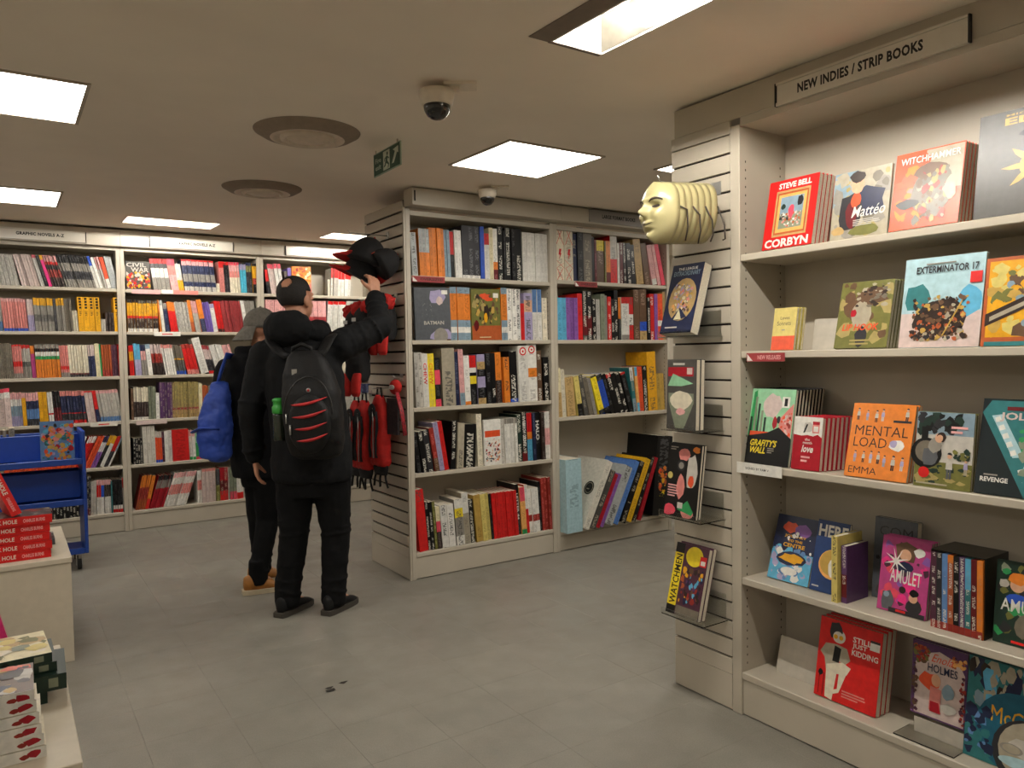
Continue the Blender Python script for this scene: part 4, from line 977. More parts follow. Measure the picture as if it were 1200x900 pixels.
    (2008,65,271,0,'charcoal*.3+red'),(2074,65,271,0,'charcoal*.3+red'),(2139,65,271,0,'charcoal*.3+red'),(2205,65,271,0,'charcoal*.3+red'),
    (2270,65,271,0,'charcoal*.3+red'),(2336,53,239,0,'white*.8+pinkpale'),(2390,53,239,0,'white*.8+pinkpale'),(2443,53,239,0,'white*.8+pinkpale'),
    (2497,53,239,0,'white*.8+pinkpale'),(2551,53,239,0,'white*.8+pinkpale'),(2604,53,239,0,'white*.8+pinkpale'),(2665,61.1,193,-2,'grey*.7+red'),
    (2726,61.1,193,-2,'grey*.7+red'),(2788,61.1,193,-2,'grey*.7+red'),(2850,61.1,193,-2,'grey*.7+red'),(2911,61.1,193,-2,'grey*.7+red'),
    (2973,61.1,193,-2,'grey*.7+red'),(3035,61.1,193,-2,'grey*.7+red'),
  ],
}

ORD = ['first', 'second', 'third', 'fourth', 'fifth', 'sixth', 'seventh', 'eighth', 'ninth', 'tenth', 'eleventh', 'twelfth', 'thirteenth', 'fourteenth', 'fifteenth', 'sixteenth', 'seventeenth',
       'eighteenth', 'nineteenth', 'twentieth']
def ordinal(n):
    if n <= 20: return ORD[n - 1]
    tens = {2: 'twenty', 3: 'thirty', 4: 'forty', 5: 'fifty'}[n // 10]
    return tens + '-' + ORD[n % 10 - 1] if n % 10 else {2: 'twentieth', 3: 'thirtieth', 4: 'fortieth', 5: 'fiftieth'}[n // 10]
WORD = dict(offwhite='off-white', lightgrey='light grey', darkgrey='dark grey', darkred='dark red', redbrown='reddish brown', dullred='dull red', redorange='red-orange', orangepale='pale orange', yellow2='yellow',
            paleyellow='pale yellow', darkbrown='dark brown', browngrey='brownish grey', greenpale='pale green', darkgreen='dark green', greygreen='grey-green', skyblue='sky blue', palesky='pale blue', steelblue='steel blue',
            blue2='blue', bluegrey='blue-grey', purple2='violet', purple3='dark purple', hotpink='hot pink', pinkpale='pale pink', pinkgrey='pinkish grey', skin='peach')
def bands(spec):
    out, a = [], 0.
    for p in spec.split('+'):
        c, _, e = p.partition('*')
        e = float(e) if e else 1.
        out.append((a, e, c)); a = e
    return out
def main_word(spec):
    w = {}
    for a, e, c in bands(spec): w[c] = w.get(c, 0) + e - a
    r = sorted(w, key=lambda k: -w[k])
    s = WORD.get(r[0], r[0])
    if len(r) > 1 and w[r[1]] > .2: s += ' and ' + WORD.get(r[1], r[1])
    return s

_seed = [0]
_tr = random.Random(9)
def ink_for(c, opt):
    L = sum(PAL[c])
    if 'W' in opt or 'q' in opt: return (*PAL['offwhite'], .85) if L < .8 else (*PAL['grey'], .25)
    if 'K' in opt: return (*PAL['charcoal'], .8)
    if 'p' in opt: return (*(PAL['darkgrey'] if L > .5 else PAL['stone']), .75)
    return (*((k * .35 for k in PAL[c]) if L > .35 else (min(1, k * 2.5 + .12) for k in PAL[c])), .5)

def add_spine(m, w, h, spec, opt, y=0.):
    """the printed spine: one face for each colour band"""
    _seed[0] += 1
    cell = max(.007, w * .42)
    tone = _tr.uniform(.84, 1.08)
    for a, e, c in bands(spec):
        k = ink_for(c, opt)
        i = m.pts([(0, y, a * h), (w, y, a * h), (w, y, e * h), (0, y, e * h)])
        l, r = _seed[0] + .01, _seed[0] + .99
        m.face(i, tuple(q * tone for q in PAL[c]), ink=k, uv=[(l, a * h / cell), (r, a * h / cell), (r, e * h / cell), (l, e * h / cell)])

def small_book(m, w, h, d, spec, opt, M=None):
    """far away book: spine bands, boards and page block in one skin"""
    n0 = len(m.v)
    add_spine(m, w, h, spec, opt)
    b = bands(spec); cc = max(b, key=lambda t: t[1] - t[0])[2]
    P = lambda x, y, z: (x, y, z)
    m.poly([P(0, d, 0), P(0, 0, 0), P(0, 0, h), P(0, d, h)], cc)
    m.poly([P(w, 0, 0), P(w, d, 0), P(w, d, h), P(w, 0, h)], cc)
    m.poly([P(0, 0, h), P(w, 0, h), P(w, d, h), P(0, d, h)], 'page2')
    m.poly([P(0, d, 0), P(w, d, 0), P(w, 0, 0), P(0, 0, 0)], 'page2')
    m.poly([P(w, d, 0), P(0, d, 0), P(0, d, h), P(w, d, h)], 'page2')
    if M is not None:
        for j in range(n0, len(m.v)): m.v[j] = tuple(M @ Vector(m.v[j]))

def corner(x, w, a):
    """bottom-left corner of a leaning book whose foot starts at x"""
    if a <= 0: return x, 0.
    c, s = math.cos(a), math.sin(a)
    return x + w / c - w * c, w * s

def spine_book(x, w, h, lean, spec, opt, z, y, d, label, group):
    a = math.radians(lean)
    px, pz = corner(x, w, a)
    t = .0022 if w > .03 else .0012
    m = MB()
    b = bands(spec); cc = max(b, key=lambda q: q[1] - q[0])[2]
    add_spine(m, w, h, spec, opt)
    m.box(0, .0004, 0, w, t, h, cc)
    m.box(0, t, 0, t, d, h, cc); m.box(w - t, t, 0, w, d, h, cc)
    o = m.build('book', PRINT)
    o.location = (px, y, z + pz); o.rotation_euler = (0, a, 0)
    tag(o, label, 'book', group)
    MB().box(t, t, .002, w - t, d - .004, h - .002).build('pages', PAGES, o)
    if opt.startswith('T:'):
        _, s, c = opt.split(':')
        q = Art(w, h); q.text(s, .2, .42 if len(s) < 6 else .3, .8, .82, c, .02, rot=-1); q.build('spine_title', ARTM, o)
    if opt == 'R':
        q = Art(w, h); q.rect(.08, .85, .92, .95, 'white'); q.disc(.5, .9, .36, 'red'); q.disc(.5, .9, .24, 'white'); q.disc(.5, .9, .1, 'red'); q.build('spine_emblem', ARTM, o)
    if opt == 'X':
        q = Art(w, h)
        for (u0, v0, u1, v1) in ((.1, 1, .95, .66), (.95, 1, .1, .66), (0, .38, .98, .22), (.02, .22, .98, .32), (.1, .22, .8, .0), (.8, .22, .1, .0)):
            q.shape([(u0, v0), (u0 + .06, v0), (u1 + .06, v1), (u1, v1)], 'red')
        q.shape([(.45, .58), (.72, .58), (.62, .5), (.72, .5), (.38, .37), (.5, .47), (.36, .47)], 'red')
        q.build('spine_art', ARTM, o)
    if opt == 'Y':
        q = Art(w, h)
        for k in range(4): q.rect(.28, .66 + k * .085, .75, .72 + k * .085, 'black')
        q.lines(3, .3, .45, .7, .58, 'darkbrown'); q.build('spine_art', ARTM, o)
    return o

COVERS = {}
def cover(k):
    def deco(f): COVERS[k] = f; return f
    return deco

def face_book(w, h, t, art, col, spine=None, name='book', page=PAGES):
    """book shown by its front cover; local -y faces the viewer, spine on the left"""
    m = MB(); b = .0016
    m.box(0, 0, 0, w, b, h, col); m.box(0, t - b, 0, w, t, h, col); m.box(-.0006, 0, 0, .0012, t, h, spine or col)
    o = m.build(name, PRINT)
    MB().box(.0013, b, .002, w - .0006, t - b, h - .002).build('pages', page, o)
    if art:
        a = Art(w, h); COVERS[art](a); a.build('cover_print', ARTM, o)
    return o

@cover('grey_cover')
def _(a):
    a.rect(0, 0, 1, 1, 'slate'); a.blob(.62, .82, .28, .16, 'lavender', 3); a.blob(.7, .75, .12, .1, 'pinkgrey', 5); a.blob(.75, .06, .4, .16, 'lavender', 8)
    a.disc(.7, .07, .2, 'grey'); a.scatter(9, ['grey', 'lightgrey'], .1, .45, .5, .7, .012, 2)
    a.text('BATMAN', .24, .29, .8, .36, 'lightgrey', .02); a.rect(.76, .87, .93, .95, 'white')
@cover('olive_cover')
def _(a):
    a.rect(0, 0, 1, 1, 'olive'); a.rect(0, 0, 1, .28, 'rust'); a.scatter(26, ['olive', 'darkbrown', 'khaki', 'brown', 'gold'], .08, .3, .92, .9, .11, 4, 1.6)
    a.blob(.5, .52, .12, .2, 'darkbrown', 3); a.blob(.48, .43, .07, .12, 'amber', 7); a.blob(.15, .28, .1, .12, 'darkred', 9)
    a.blob(.45, .86, .24, .07, 'redorange', 2, 13, .5); a.blob(.6, .8, .2, .05, 'redorange', 6, 13, .5); a.rect(.75, .83, .93, .92, 'white'); a.lines(1, .25, .04, .85, .07, 'cream')
@cover('comic_cover')
def _(a):
    a.rect(0, 0, 1, 1, 'white'); a.rect(.05, .62, .95, .76, 'redorange'); a.scatter(44, ['darkgrey', 'orange', 'bluegrey', 'redbrown', 'skin', 'charcoal', 'pinkpale'], .08, .08, .92, .58, .085, 6)
@cover('battle_cover')
def _(a):
    a.rect(0, 0, 1, 1, 'darkgrey'); a.scatter(40, ['red', 'redbrown', 'pinkgrey', 'amber', 'charcoal', 'dullred', 'lightgrey'], .04, .06, .96, .62, .12, 11)
    a.text('CIVIL', .02, .8, .85, .95, 'lightgrey', .02); a.text('WAR', .2, .62, .95, .78, 'lightgrey', .02)
@cover('orange_cover')
def _(a):
    a.rect(0, 0, 1, 1, 'orange'); a.rect(0, .0, 1, .45, 'salmon'); a.scatter(24, ['redorange', 'rust', 'orangepale', 'redbrown', 'cream'], .05, .05, .95, .95, .14, 21)

BIG = {'palesky': .30, 'offwhite': .42, 'darkgrey': .32, 'crimson': .32, 'purple': .32, 'silver': .34, 'blue2': .40, 'black': .34, 'yellow2': .34}
ROW = {'a': 'top', 'b': 'second', 'c': 'third', 'd': 'fourth', 'e': 'fifth', 'f': 'bottom'}
rnd = random.Random(5)
stuff = MB()
far = sorted(((w * h, k, n) for k, L in SHELVES.items() if k[0] == 'B' for n, (x, w, h, *_) in enumerate(L)
              if not (k[:2] == 'B3' and k[2] not in 'ab') and not (k[:2] == 'B1' and x < -10)), reverse=True)
PICK = set((k, n) for _, k, n in far[:64])
for key, L in SHELVES.items():
    unit, row = key[:2], key[2]
    if unit[0] == 'M':
        z = {'M1': MZ1, 'M2': MZ2}[unit]['abcde'.index(row)]
        rowname = 'bottom' if (row == 'e' or key == 'M2d') else ROW[row]
        ref = 'the slatted end' if unit == 'M1' else 'the middle upright'
        bayname = 'slatted-end island bay' if unit == 'M1' else 'large format island bay'
    else:
        z = BZ['abcdef'.index(row)]; rowname = ROW[row]
        ref = {'B1': 'the far upright', 'B2': 'the trolley-side upright', 'B3': 'the shoppers-side upright'}[unit]
        bayname = {'B1': 'bay behind trolley', 'B2': 'bay behind shoppers', 'B3': 'bay beside caps'}[unit]
    for n, ent in enumerate(L):
        x, w, h, lean, spec = ent[:5]; opt = ent[5] if len(ent) > 5 else ''
        x, w, h = x / 1000, (w - (1.4 if unit[0] == 'B' else .7)) / 1000, h / 1000
        num = ordinal(n + 1 if unit != 'B1' else len(L) - n)
        what = 'face-out comic' if opt.startswith('F:') else 'book'
        label = f'{main_word(spec)} {what}, {num} from {ref}, {rowname} shelf, {bayname}'
        if len(label.split()) > 16: label = label.replace(' and ', '-')
        group = f'books on the {rowname} shelf of the {bayname}'
        if unit[0] == 'B' and (key, n) not in PICK and not opt.startswith('F:'):
            a = math.radians(lean); px, pz = corner(x, w, a)
            h2 = h * rnd.uniform(.975, 1.0)
            small_book(stuff, w, h2, .17, spec, opt, Matrix.Translation((px, 7.062 + rnd.uniform(0, .02), z + pz + .0004)) @ Matrix.Rotation(a, 4, 'Y'))
        elif opt.startswith('F:'):
            o = face_book(w, h, .018, opt[2:], bands(spec)[0][2])
            a = math.radians(lean); px, pz = corner(x, w, a)
            o.location = (px, (4.33 if unit[0] == 'M' else 7.06), z + pz); o.rotation_euler = (0, a, 0)
            tag(o, label, 'comic', group)
        elif unit[0] == 'B':
            m = MB(); small_book(m, w, h, .17, spec, opt)
            a = math.radians(lean); px, pz = corner(x, w, a)
            o = m.build('book', PRINT); o.location = (px, 7.058 + rnd.uniform(0, .012), z + pz); o.rotation_euler = (0, a, 0)
            tag(o, label, 'book', group)
            if opt == 'Y':
                q = Art(w, h)
                for k in range(4): q.rect(.28, .66 + k * .085, .75, .72 + k * .085, 'black')
                q.lines(3, .3, .45, .7, .58, 'darkbrown'); q.build('spine_art', ARTM, o)
        elif key == 'M2d':
            d = BIG.get(spec, .32)
            y = 4.25 if n < 11 else 4.27
            o = spine_book(x, w, h, lean, spec, opt if opt in ('p',) else '', z, y, min(d, .345), label, group)
            if spec == 'offwhite':   # round black emblem on the broad cover
                q = Art(.33, h); q.rect(.5, .3, .98, .8, 'offwhite'); q.disc(.74, .56, .16, 'black'); q.disc(.74, .56, .13, 'stone'); q.disc(.74, .56, .115, 'black')
                q.disc(.74, .575, .06, 'charcoal', a0=0, a1=PI); q.lines(1, .67, .53, .81, .56, 'stone')
                e = q.build('cover_emblem', ARTM, o); e.rotation_euler = (0, 0, -PI / 2); e.location = (0, .335, 0)
            if opt == 'sunset':
                q = Art(w, h)
                q.scatter(14, ['redorange', 'amber', 'orange', 'rust'], .25, .3, .8, .62, .16, 3); q.rect(.02, 0, .98, .2, 'black')
                q.scatter(6, ['yellow'], .4, .22, .7, .32, .06, 8); q.scatter(8, ['black'], .2, .18, .8, .24, .12, 9, 2)
                q.build('cover_print', ARTM, o)
        else:
            y = 4.333 + rnd.uniform(0, .014)
            spine_book(x, w, h, lean, spec, opt, z, y, min(.24, max(.15, h * .66)), label, group)
o = stuff.build('packed_books', PRINT)
tag(o, 'tightly packed thin graphic novels filling the back wall shelves', 'books', kind='stuff')
for x in (2.64, 2.75):
    m = MB(); m.box(0, 0, 0, .19, .003, .16); o = m.build('backing_card', paint('display_card', '#b5aea0', .5)); o.location = (x - .02, 7.1 + .1 * (x > 2.7), 2.0305)
    tag(o, 'pale empty display card near the orange comic' if x < 2.7 else 'pale empty display card set back nearer the caps', 'display card', 'empty display cards')

# ------------------------------------------------------------------ face-out comics on the display bookcase
@cover('painter')
def _(a):
    a.rect(0, 0, 1, 1, 'red'); a.text('STEVE BELL', .2, .87, .86, .955, 'white', .038)
    a.rect(.17, .17, .86, .84, 'tan'); a.rect(.2, .2, .83, .81, 'rust'); a.rect(.23, .23, .8, .78, 'orangepale'); a.rect(.28, .28, .75, .74, 'bluegrey')
    a.rect(.28, .28, .75, .5, 'greygreen'); a.scatter(26, ['lightgrey', 'white', 'charcoal', 'rust', 'salmon'], .31, .3, .72, .5, .045, 4)
    a.blob(.68, .65, .07, .09, 'charcoal', 3); a.blob(.35, .6, .06, .05, 'darkgreen', 5); a.blob(.52, .52, .07, .12, 'pink', 6)
    a.text('CORBYN', .05, .015, .93, .14, 'white', .038)
@cover('coat')
def _(a):
    a.rect(0, 0, 1, 1, 'stone'); a.rect(0, .5, .42, 1, 'bluegrey'); a.scatter(18, ['stone', 'khaki', 'grey', 'browngrey'], .05, .05, .95, .95, .2, 4)
    a.blob(.62, .52, .36, .26, 'navy', 2); a.blob(.32, .38, .26, .34, 'charcoal', 3); a.blob(.36, .36, .13, .26, 'darkred', 6); a.blob(.42, .56, .1, .13, 'redorange', 8)
    a.blob(.43, .78, .12, .14, 'skin', 9, 14, .1); a.blob(.42, .9, .17, .1, 'darkbrown', 10); a.blob(.14, .13, .13, .08, 'tan', 11); a.blob(.6, .1, .3, .1, 'olive', 12)
    a.text('Mattéo', .36, .3, .93, .46, 'white', .005, .04); a.lines(4, .4, .17, .9, .27, 'lightgrey')
@cover('witch')
def _(a):
    a.rect(0, 0, 1, 1, 'redorange'); a.rect(.45, .45, .985, .985, 'stone'); a.scatter(20, ['redorange', 'salmon', 'rust', 'orange'], .05, .1, .5, .9, .15, 3)
    a.blob(.58, .45, .34, .4, 'browngrey', 4); a.blob(.55, .72, .32, .12, 'brown', 5); a.scatter(30, ['brown', 'browngrey', 'khaki', 'brown', 'redbrown', 'stone'], .36, .08, .8, .7, .08, 8, 1.3)
    a.blob(.25, .32, .2, .07, 'charcoal', 9); a.blob(.85, .45, .1, .18, 'stone', 2)
    a.text('WITCHHAMMER', .08, .84, .95, .93, 'white', .012)
@cover('elfin')
def _(a):
    a.rect(0, 0, 1, 1, '#45433f'); a.text('ELRIC', .27, .86, .98, .93, 'gold', .03); a.text('MICHAEL', .28, .945, .8, .965, 'gold', .01)
    for k in range(8):
        an = k * PI / 4; u, v = .62 + .24 * math.cos(an), .45 + .17 * math.sin(an)
        a.shape([(.62 + .05 * math.cos(an + 1.57), .45 + .035 * math.sin(an + 1.57)), (u + .05 * math.cos(an + .9), v + .03 * math.sin(an + .9)), (.62 + .36 * math.cos(an), .45 + .25 * math.sin(an)), (u - .05 * math.cos(an + .9), v - .03 * math.sin(an + .9)), (.62 - .05 * math.cos(an + 1.57), .45 - .035 * math.sin(an + 1.57))], 'gold')
    a.disc(.62, .45, .17, 'gold'); a.disc(.62, .45, .12, 'amber'); a.disc(.62, .45, .07, 'darkgrey'); a.rect(.57, .06, .67, .36, 'gold'); a.rect(.6, .06, .64, .36, 'darkgrey'); a.blob(.6, .76, .22, .05, 'black', 5)
@cover('sonnets')
def _(a):
    a.rect(0, 0, 1, 1, 'paleyellow'); a.rect(0, 0, 1, .33, 'redorange'); a.text('Loves', .3, .72, .7, .8, 'charcoal'); a.text('Sonnets', .18, .58, .78, .68, 'charcoal'); a.lines(1, .4, .45, .62, .5, 'grey')
@cover('hook')
def _(a):
    a.rect(0, 0, 1, 1, 'olive'); a.scatter(20, ['olive', 'khaki', 'brown'], .05, .05, .95, .95, .2, 5)
    a.blob(.45, .5, .2, .22, 'stone', 4, 14, .1); a.blob(.62, .78, .36, .2, 'brown', 6, 15, .5); a.scatter(18, ['stone', 'darkbrown', 'browngrey'], .35, .62, .9, .95, .09, 2, .6)
    a.blob(.3, .52, .07, .07, 'crimson', 3); a.blob(.5, .16, .13, .18, 'charcoal', 9); a.text('LIP HOOK', .12, .26, .8, .36, 'redorange', .02, .02); a.lines(2, .3, .04, .85, .14, 'khaki')
@cover('robot')
def _(a):
    a.rect(0, 0, 1, 1, 'pinkgrey'); a.rect(0, .38, 1, 1, 'palesky'); a.blob(.18, .55, .2, .18, 'teal', 3); a.blob(.85, .5, .2, .2, 'skyblue', 5)
    a.blob(.5, .32, .38, .26, 'darkbrown', 12); a.scatter(90, ['brown', 'darkbrown', 'rust', 'charcoal', 'brown', 'darkbrown', 'gold', 'stone'], .16, .08, .84, .56, .055, 9); a.shape([(.55, .12), (.57, .12), (.78, .5), (.76, .5)], 'gold')
    a.text('EXTERMINATOR 17', .16, .82, .93, .9, 'charcoal', .02); a.lines(1, .28, .91, .85, .94, 'grey'); a.rect(.84, .68, .98, .8, 'red')
@cover('golden')
def _(a):
    a.rect(0, 0, 1, 1, 'rust'); a.rect(.04, .1, .96, .96, 'amber'); a.scatter(40, ['gold', 'brown', 'olive', 'amber', 'paleyellow', 'bluegrey'], .1, .15, .9, .9, .14, 3)
    a.shape([(.03, .22), (.95, .62), (.95, .76), (.03, .36)], 'darkbrown'); a.shape([(.08, .28), (.9, .63), (.9, .68), (.08, .33)], 'stone'); a.rect(.04, .0, .96, .05, 'teal')
@cover('wall_city')
def _(a):
    a.rect(0, 0, 1, 1, 'greenpale'); a.blob(.5, .78, .26, .18, 'pinkgrey', 3, 15, .3); a.shape([(0, .35), (.05, .95), (.12, .98), (.2, .35)], 'green')
    for k in range(5): a.rect(.02 + k * .08, .34, .07 + k * .08, .62 + .09 * ((k * 7) % 4), 'greygreen' if k % 2 else 'darkgreen')
    a.shape([(.72, .35), (.68, .6), (.98, .82), (.98, .3)], 'salmon'); a.scatter(14, ['redorange', 'pinkgrey', 'redbrown'], .75, .4, .95, .7, .05, 2); a.rect(.05, .37, .5, .43, 'redorange')
    a.shape([(0, 0), (1, 0), (1, .36), (.7, .5), (.45, .42), (0, .36)], 'black'); a.blob(.6, .56, .07, .1, 'crimson', 5); a.blob(.68, .6, .05, .06, 'charcoal', 6); a.rect(.72, .76, .89, .9, 'white'); a.rect(.77, .78, .84, .88, 'black')
    a.text("GRAFITY'S", .07, .235, .68, .325, 'yellow', .03, .03); a.text('WALL', .07, .14, .45, .225, 'yellow', .03, .03); a.lines(3, .5, .15, .66, .23, 'grey')
@cover('love_notes')
def _(a):
    a.rect(0, 0, 1, 1, 'white'); a.shape([(0, 0), (1, 0), (1, .62), (.85, .68), (.7, .64), (.5, .66), (.3, .64), (0, .66)], 'crimson'); a.blob(.5, .8, .2, .12, 'lightgrey', 3); a.shape([(.34, .7), (.44, .86), (.5, .86), (.4, .7)], 'black')
    a.rect(.66, .7, .9, .92, 'salmon'); a.rect(.66, .86, .9, .92, 'crimson'); a.rect(.7, .73, .86, .83, 'white'); a.text('love', .32, .33, .72, .47, 'white', .03, .05); a.text('the', .42, .55, .6, .6, 'white', .02); a.text('month', .36, .49, .68, .54, 'white', .02); a.lines(2, .33, .14, .66, .28, 'pinkpale')
def little_person(a, u, v, s, body, seed=0):
    a.rect(u - s * .14, v, u - s * .02, v + s * .45, body); a.rect(u + s * .02, v, u + s * .14, v + s * .45, body)
    a.shape([(u - s * .2, v + s * .42), (u + s * .2, v + s * .42), (u + s * .16, v + s * .85), (u - s * .16, v + s * .85)], 'lavender' if seed % 2 else 'lightgrey')
    a.disc(u, v + s * .98, s * .13, 'skin'); a.disc(u, v + s * 1.06, s * .14, 'charcoal', n=10, a0=-.2, a1=PI + .2)
@cover('load')
def _(a):
    a.rect(0, 0, 1, 1, 'orange'); a.text('MENTAL', .08, .57, .93, .7, 'darkbrown', -.004); a.text('LOAD', .08, .41, .62, .54, 'darkbrown', -.004); a.text('EMMA', .06, .05, .52, .14, 'darkbrown', -.004)
    for k, (u, v, s) in enumerate(((.1, .77, .14), (.25, .77, .12), (.4, .75, .14), (.5, .77, .14), (.88, .78, .15), (.14, .2, .13), (.28, .2, .13), (.4, .2, .14), (.52, .2, .14), (.62, .17, .13), (.76, .13, .17), (.9, .14, .15))): little_person(a, u, v, s, ('charcoal', 'bluegrey', 'darkbrown', 'lightgrey')[k % 4], k)
    a.rect(.68, .76, .96, .79, 'charcoal'); a.blob(.78, .46, .13, .09, 'white', 4); a.blob(.73, .48, .07, .06, 'lavender', 6)
@cover('tree')
def _(a):
    a.rect(0, 0, 1, 1, 'lightgrey'); a.rect(0, .7, 1, 1, 'bluegrey'); a.rect(0, 0, 1, .34, 'olive'); a.scatter(16, ['khaki', 'olive', 'darkgreen'], .05, .06, .95, .3, .14, 4, .5)
    a.scatter(26, ['black', 'darkgreen', 'charcoal'], .05, .72, .75, .98, .13, 7); a.rect(.1, .3, .22, .8, 'black'); a.disc(.2, .45, .28, 'black'); a.disc(.2, .47, .2, 'browngrey')
    a.blob(.26, .4, .17, .15, 'slate', 3); a.blob(.35, .56, .15, .12, 'grey', 5); a.blob(.42, .66, .08, .07, 'skin', 6, 14, .1); a.blob(.46, .67, .09, .08, 'darkbrown', 7); a.blob(.43, .655, .06, .05, 'skin', 6, 14, .1)
    little_person(a, .62, .13, .3, 'slate', 0); little_person(a, .9, .2, .18, 'stone', 1); a.scatter(8, ['darkgreen', 'olive'], .7, .4, .95, .5, .1, 9); a.disc(.18, .19, .1, 'red'); a.lines(1, .05, .03, .9, .07, 'stone'); a.lines(2, .62, .72, .92, .84, 'pinkpale')
@cover('jolly')
def _(a):
    a.rect(0, 0, 1, 1, '#101a1c'); a.shape([(.0, .85), (.6, 0), (.98, 0), (.98, .98), (.1, .98)], 'teal'); a.shape([(.12, .82), (.7, .0), (.85, 0), (.25, .84)], 'palesky')
    for k in range(9): a.shape([(.16 + k * .055, .8 - k * .085), (.22 + k * .055, .82 - k * .085), (.25 + k * .055, .77 - k * .085), (.18 + k * .055, .75 - k * .085)], 'white')
    a.scatter(20, ['khaki', 'rust', 'greygreen', 'teal', 'green'], .5, .15, .95, .7, .13, 3); a.text('JOLLY', .22, .76, .75, .86, 'pinkgrey', .03); a.rect(.3, .88, .8, .92, 'darkred'); a.text('REVENGE', .06, .13, .4, .18, 'white', .03); a.lines(1, .1, .19, .36, .22, 'grey')
@cover('slime')
def _(a):
    a.rect(0, 0, 1, 1, 'navy'); a.rect(0, 0, 1, .45, 'skyblue'); a.scatter(22, ['skyblue', 'white', 'lavender', 'steelblue'], .05, .03, .95, .5, .13, 4); a.blob(.35, .82, .25, .1, 'redorange', 3, 13, .4); a.blob(.68, .8, .26, .12, 'purple', 5, 13, .4)
    a.text('JOURNEY', .25, .66, .78, .71, 'amber', .03); a.text('TO THE', .35, .6, .7, .64, 'amber', .03); a.text('CENTRE', .25, .52, .78, .58, 'amber', .03); a.blob(.5, .35, .4, .12, 'navy', 8); a.blob(.5, .35, .36, .09, 'amber', 9, 15, .5); a.disc(.5, .16, .2, 'white', .06); a.scatter(4, ['white'], .05, .6, .95, .75, .06, 12)
@cover('moon')
def _(a):
    a.rect(0, 0, 1, 1, '#243a66'); a.text('HERE', .06, .77, .97, .94, 'white', .03); a.disc(.6, .4, .42, 'orangepale'); a.disc(.58, .42, .36, 'gold'); a.blob(.7, .55, .14, .12, 'darkbrown', 4); a.blob(.62, .36, .14, .16, 'white', 6); a.lines(1, .06, .05, .4, .09, 'lightgrey')
@cover('grey_hard')
def _(a): a.rect(0, 0, 1, 1, 'slate'); a.text('COM', .12, .78, .9, .9, 'charcoal', -.006); a.blob(.3, .12, .26, .12, 'darkgrey', 5); a.blob(.1, .5, .06, .03, 'charcoal', 3)
@cover('amulet')
def _(a):
    a.rect(0, 0, 1, 1, 'magenta'); a.scatter(26, ['plum', 'pink', 'magenta', 'purple', 'hotpink'], .05, .08, .95, .92, .16, 7); a.shape([(.28, .9), (.5, .96), (.72, .9), (.68, .7), (.34, .7)], 'brown'); a.disc(.5, .78, .12, 'skin'); a.blob(.5, .62, .2, .08, 'navy', 8)
    for k in range(8):
        an = k * PI / 4 + .3; a.shape([(.32 + .02 * math.cos(an + 1.57), .68 + .02 * math.sin(an + 1.57)), (.32 + .26 * math.cos(an), .68 + .19 * math.sin(an)), (.32 - .02 * math.cos(an + 1.57), .68 - .02 * math.sin(an + 1.57))], 'white')
    a.text('AMULET', .22, .4, .86, .58, 'white', .01); a.blob(.2, .14, .16, .16, 'slate', 3); a.disc(.18, .22, .06, 'bluegrey'); a.blob(.75, .13, .18, .12, 'charcoal', 4); a.disc(.73, .24, .09, 'skin'); a.blob(.74, .31, .12, .06, 'black', 5); a.disc(.5, .32, .07, 'darkbrown'); a.rect(.25, .0, .98, .06, 'charcoal'); a.rect(.4, .02, .6, .05, 'red'); a.blob(.78, .84, .13, .07, 'white', 9)
@cover('amulet_green')
def _(a):
    a.rect(0, 0, 1, 1, 'darkgreen'); a.scatter(30, ['olive', 'darkgreen', 'green', 'greygreen', 'charcoal'], .05, .08, .95, .95, .16, 7); a.disc(.35, .72, .12, 'skin'); a.blob(.35, .8, .17, .09, 'orange', 4); a.blob(.35, .55, .2, .09, 'blue', 6); a.disc(.75, .74, .12, 'skin'); a.blob(.75, .82, .15, .08, 'darkbrown', 5); a.blob(.5, .25, .18, .16, 'browngrey', 8)
    a.text('AMULET', .1, .4, .93, .55, 'white', .01); a.rect(.3, .03, .6, .06, 'red'); a.blob(.13, .72, .1, .06, 'lightgrey', 3)
@cover('kidding')
def _(a):
    a.rect(0, 0, 1, 1, 'red'); a.text('STILL', .55, .79, .84, .86, 'white', .02); a.text('JUST', .55, .71, .78, .78, 'white', .02); a.text('KIDDING', .55, .63, .96, .7, 'white', .02); a.rect(.82, .76, .97, .88, 'white'); a.rect(.82, .85, .97, .88, 'charcoal')
    a.disc(.33, .8, .1, 'offwhite'); a.blob(.26, .86, .13, .13, 'charcoal', 3); a.disc(.31, .79, .085, 'offwhite'); a.disc(.27, .79, .035, 'amber'); a.disc(.36, .79, .035, 'amber')
    a.shape([(.12, .68), (.3, .7), (.47, .68), (.54, .55), (.46, .48), (.36, .5), (.3, .35), (.16, .35), (.12, .5), (.04, .56)], 'stone'); a.shape([(.27, .68), (.38, .66), (.36, .48), (.25, .48)], 'black')
    a.shape([(.16, .42), (.42, .5), (.56, .46), (.5, .36), (.34, .34), (.3, .0), (.18, .02)], 'ivory'); a.shape([(.38, .4), (.5, .38), (.4, .12), (.3, .08), (.32, .14), (.37, .16)], 'ivory'); a.blob(.08, .3, .05, .05, 'black', 5); a.rect(.06, .03, .07, .3, 'black'); a.rect(.13, .02, .14, .3, 'black'); a.lines(3, .45, .08, .85, .18, 'salmon')
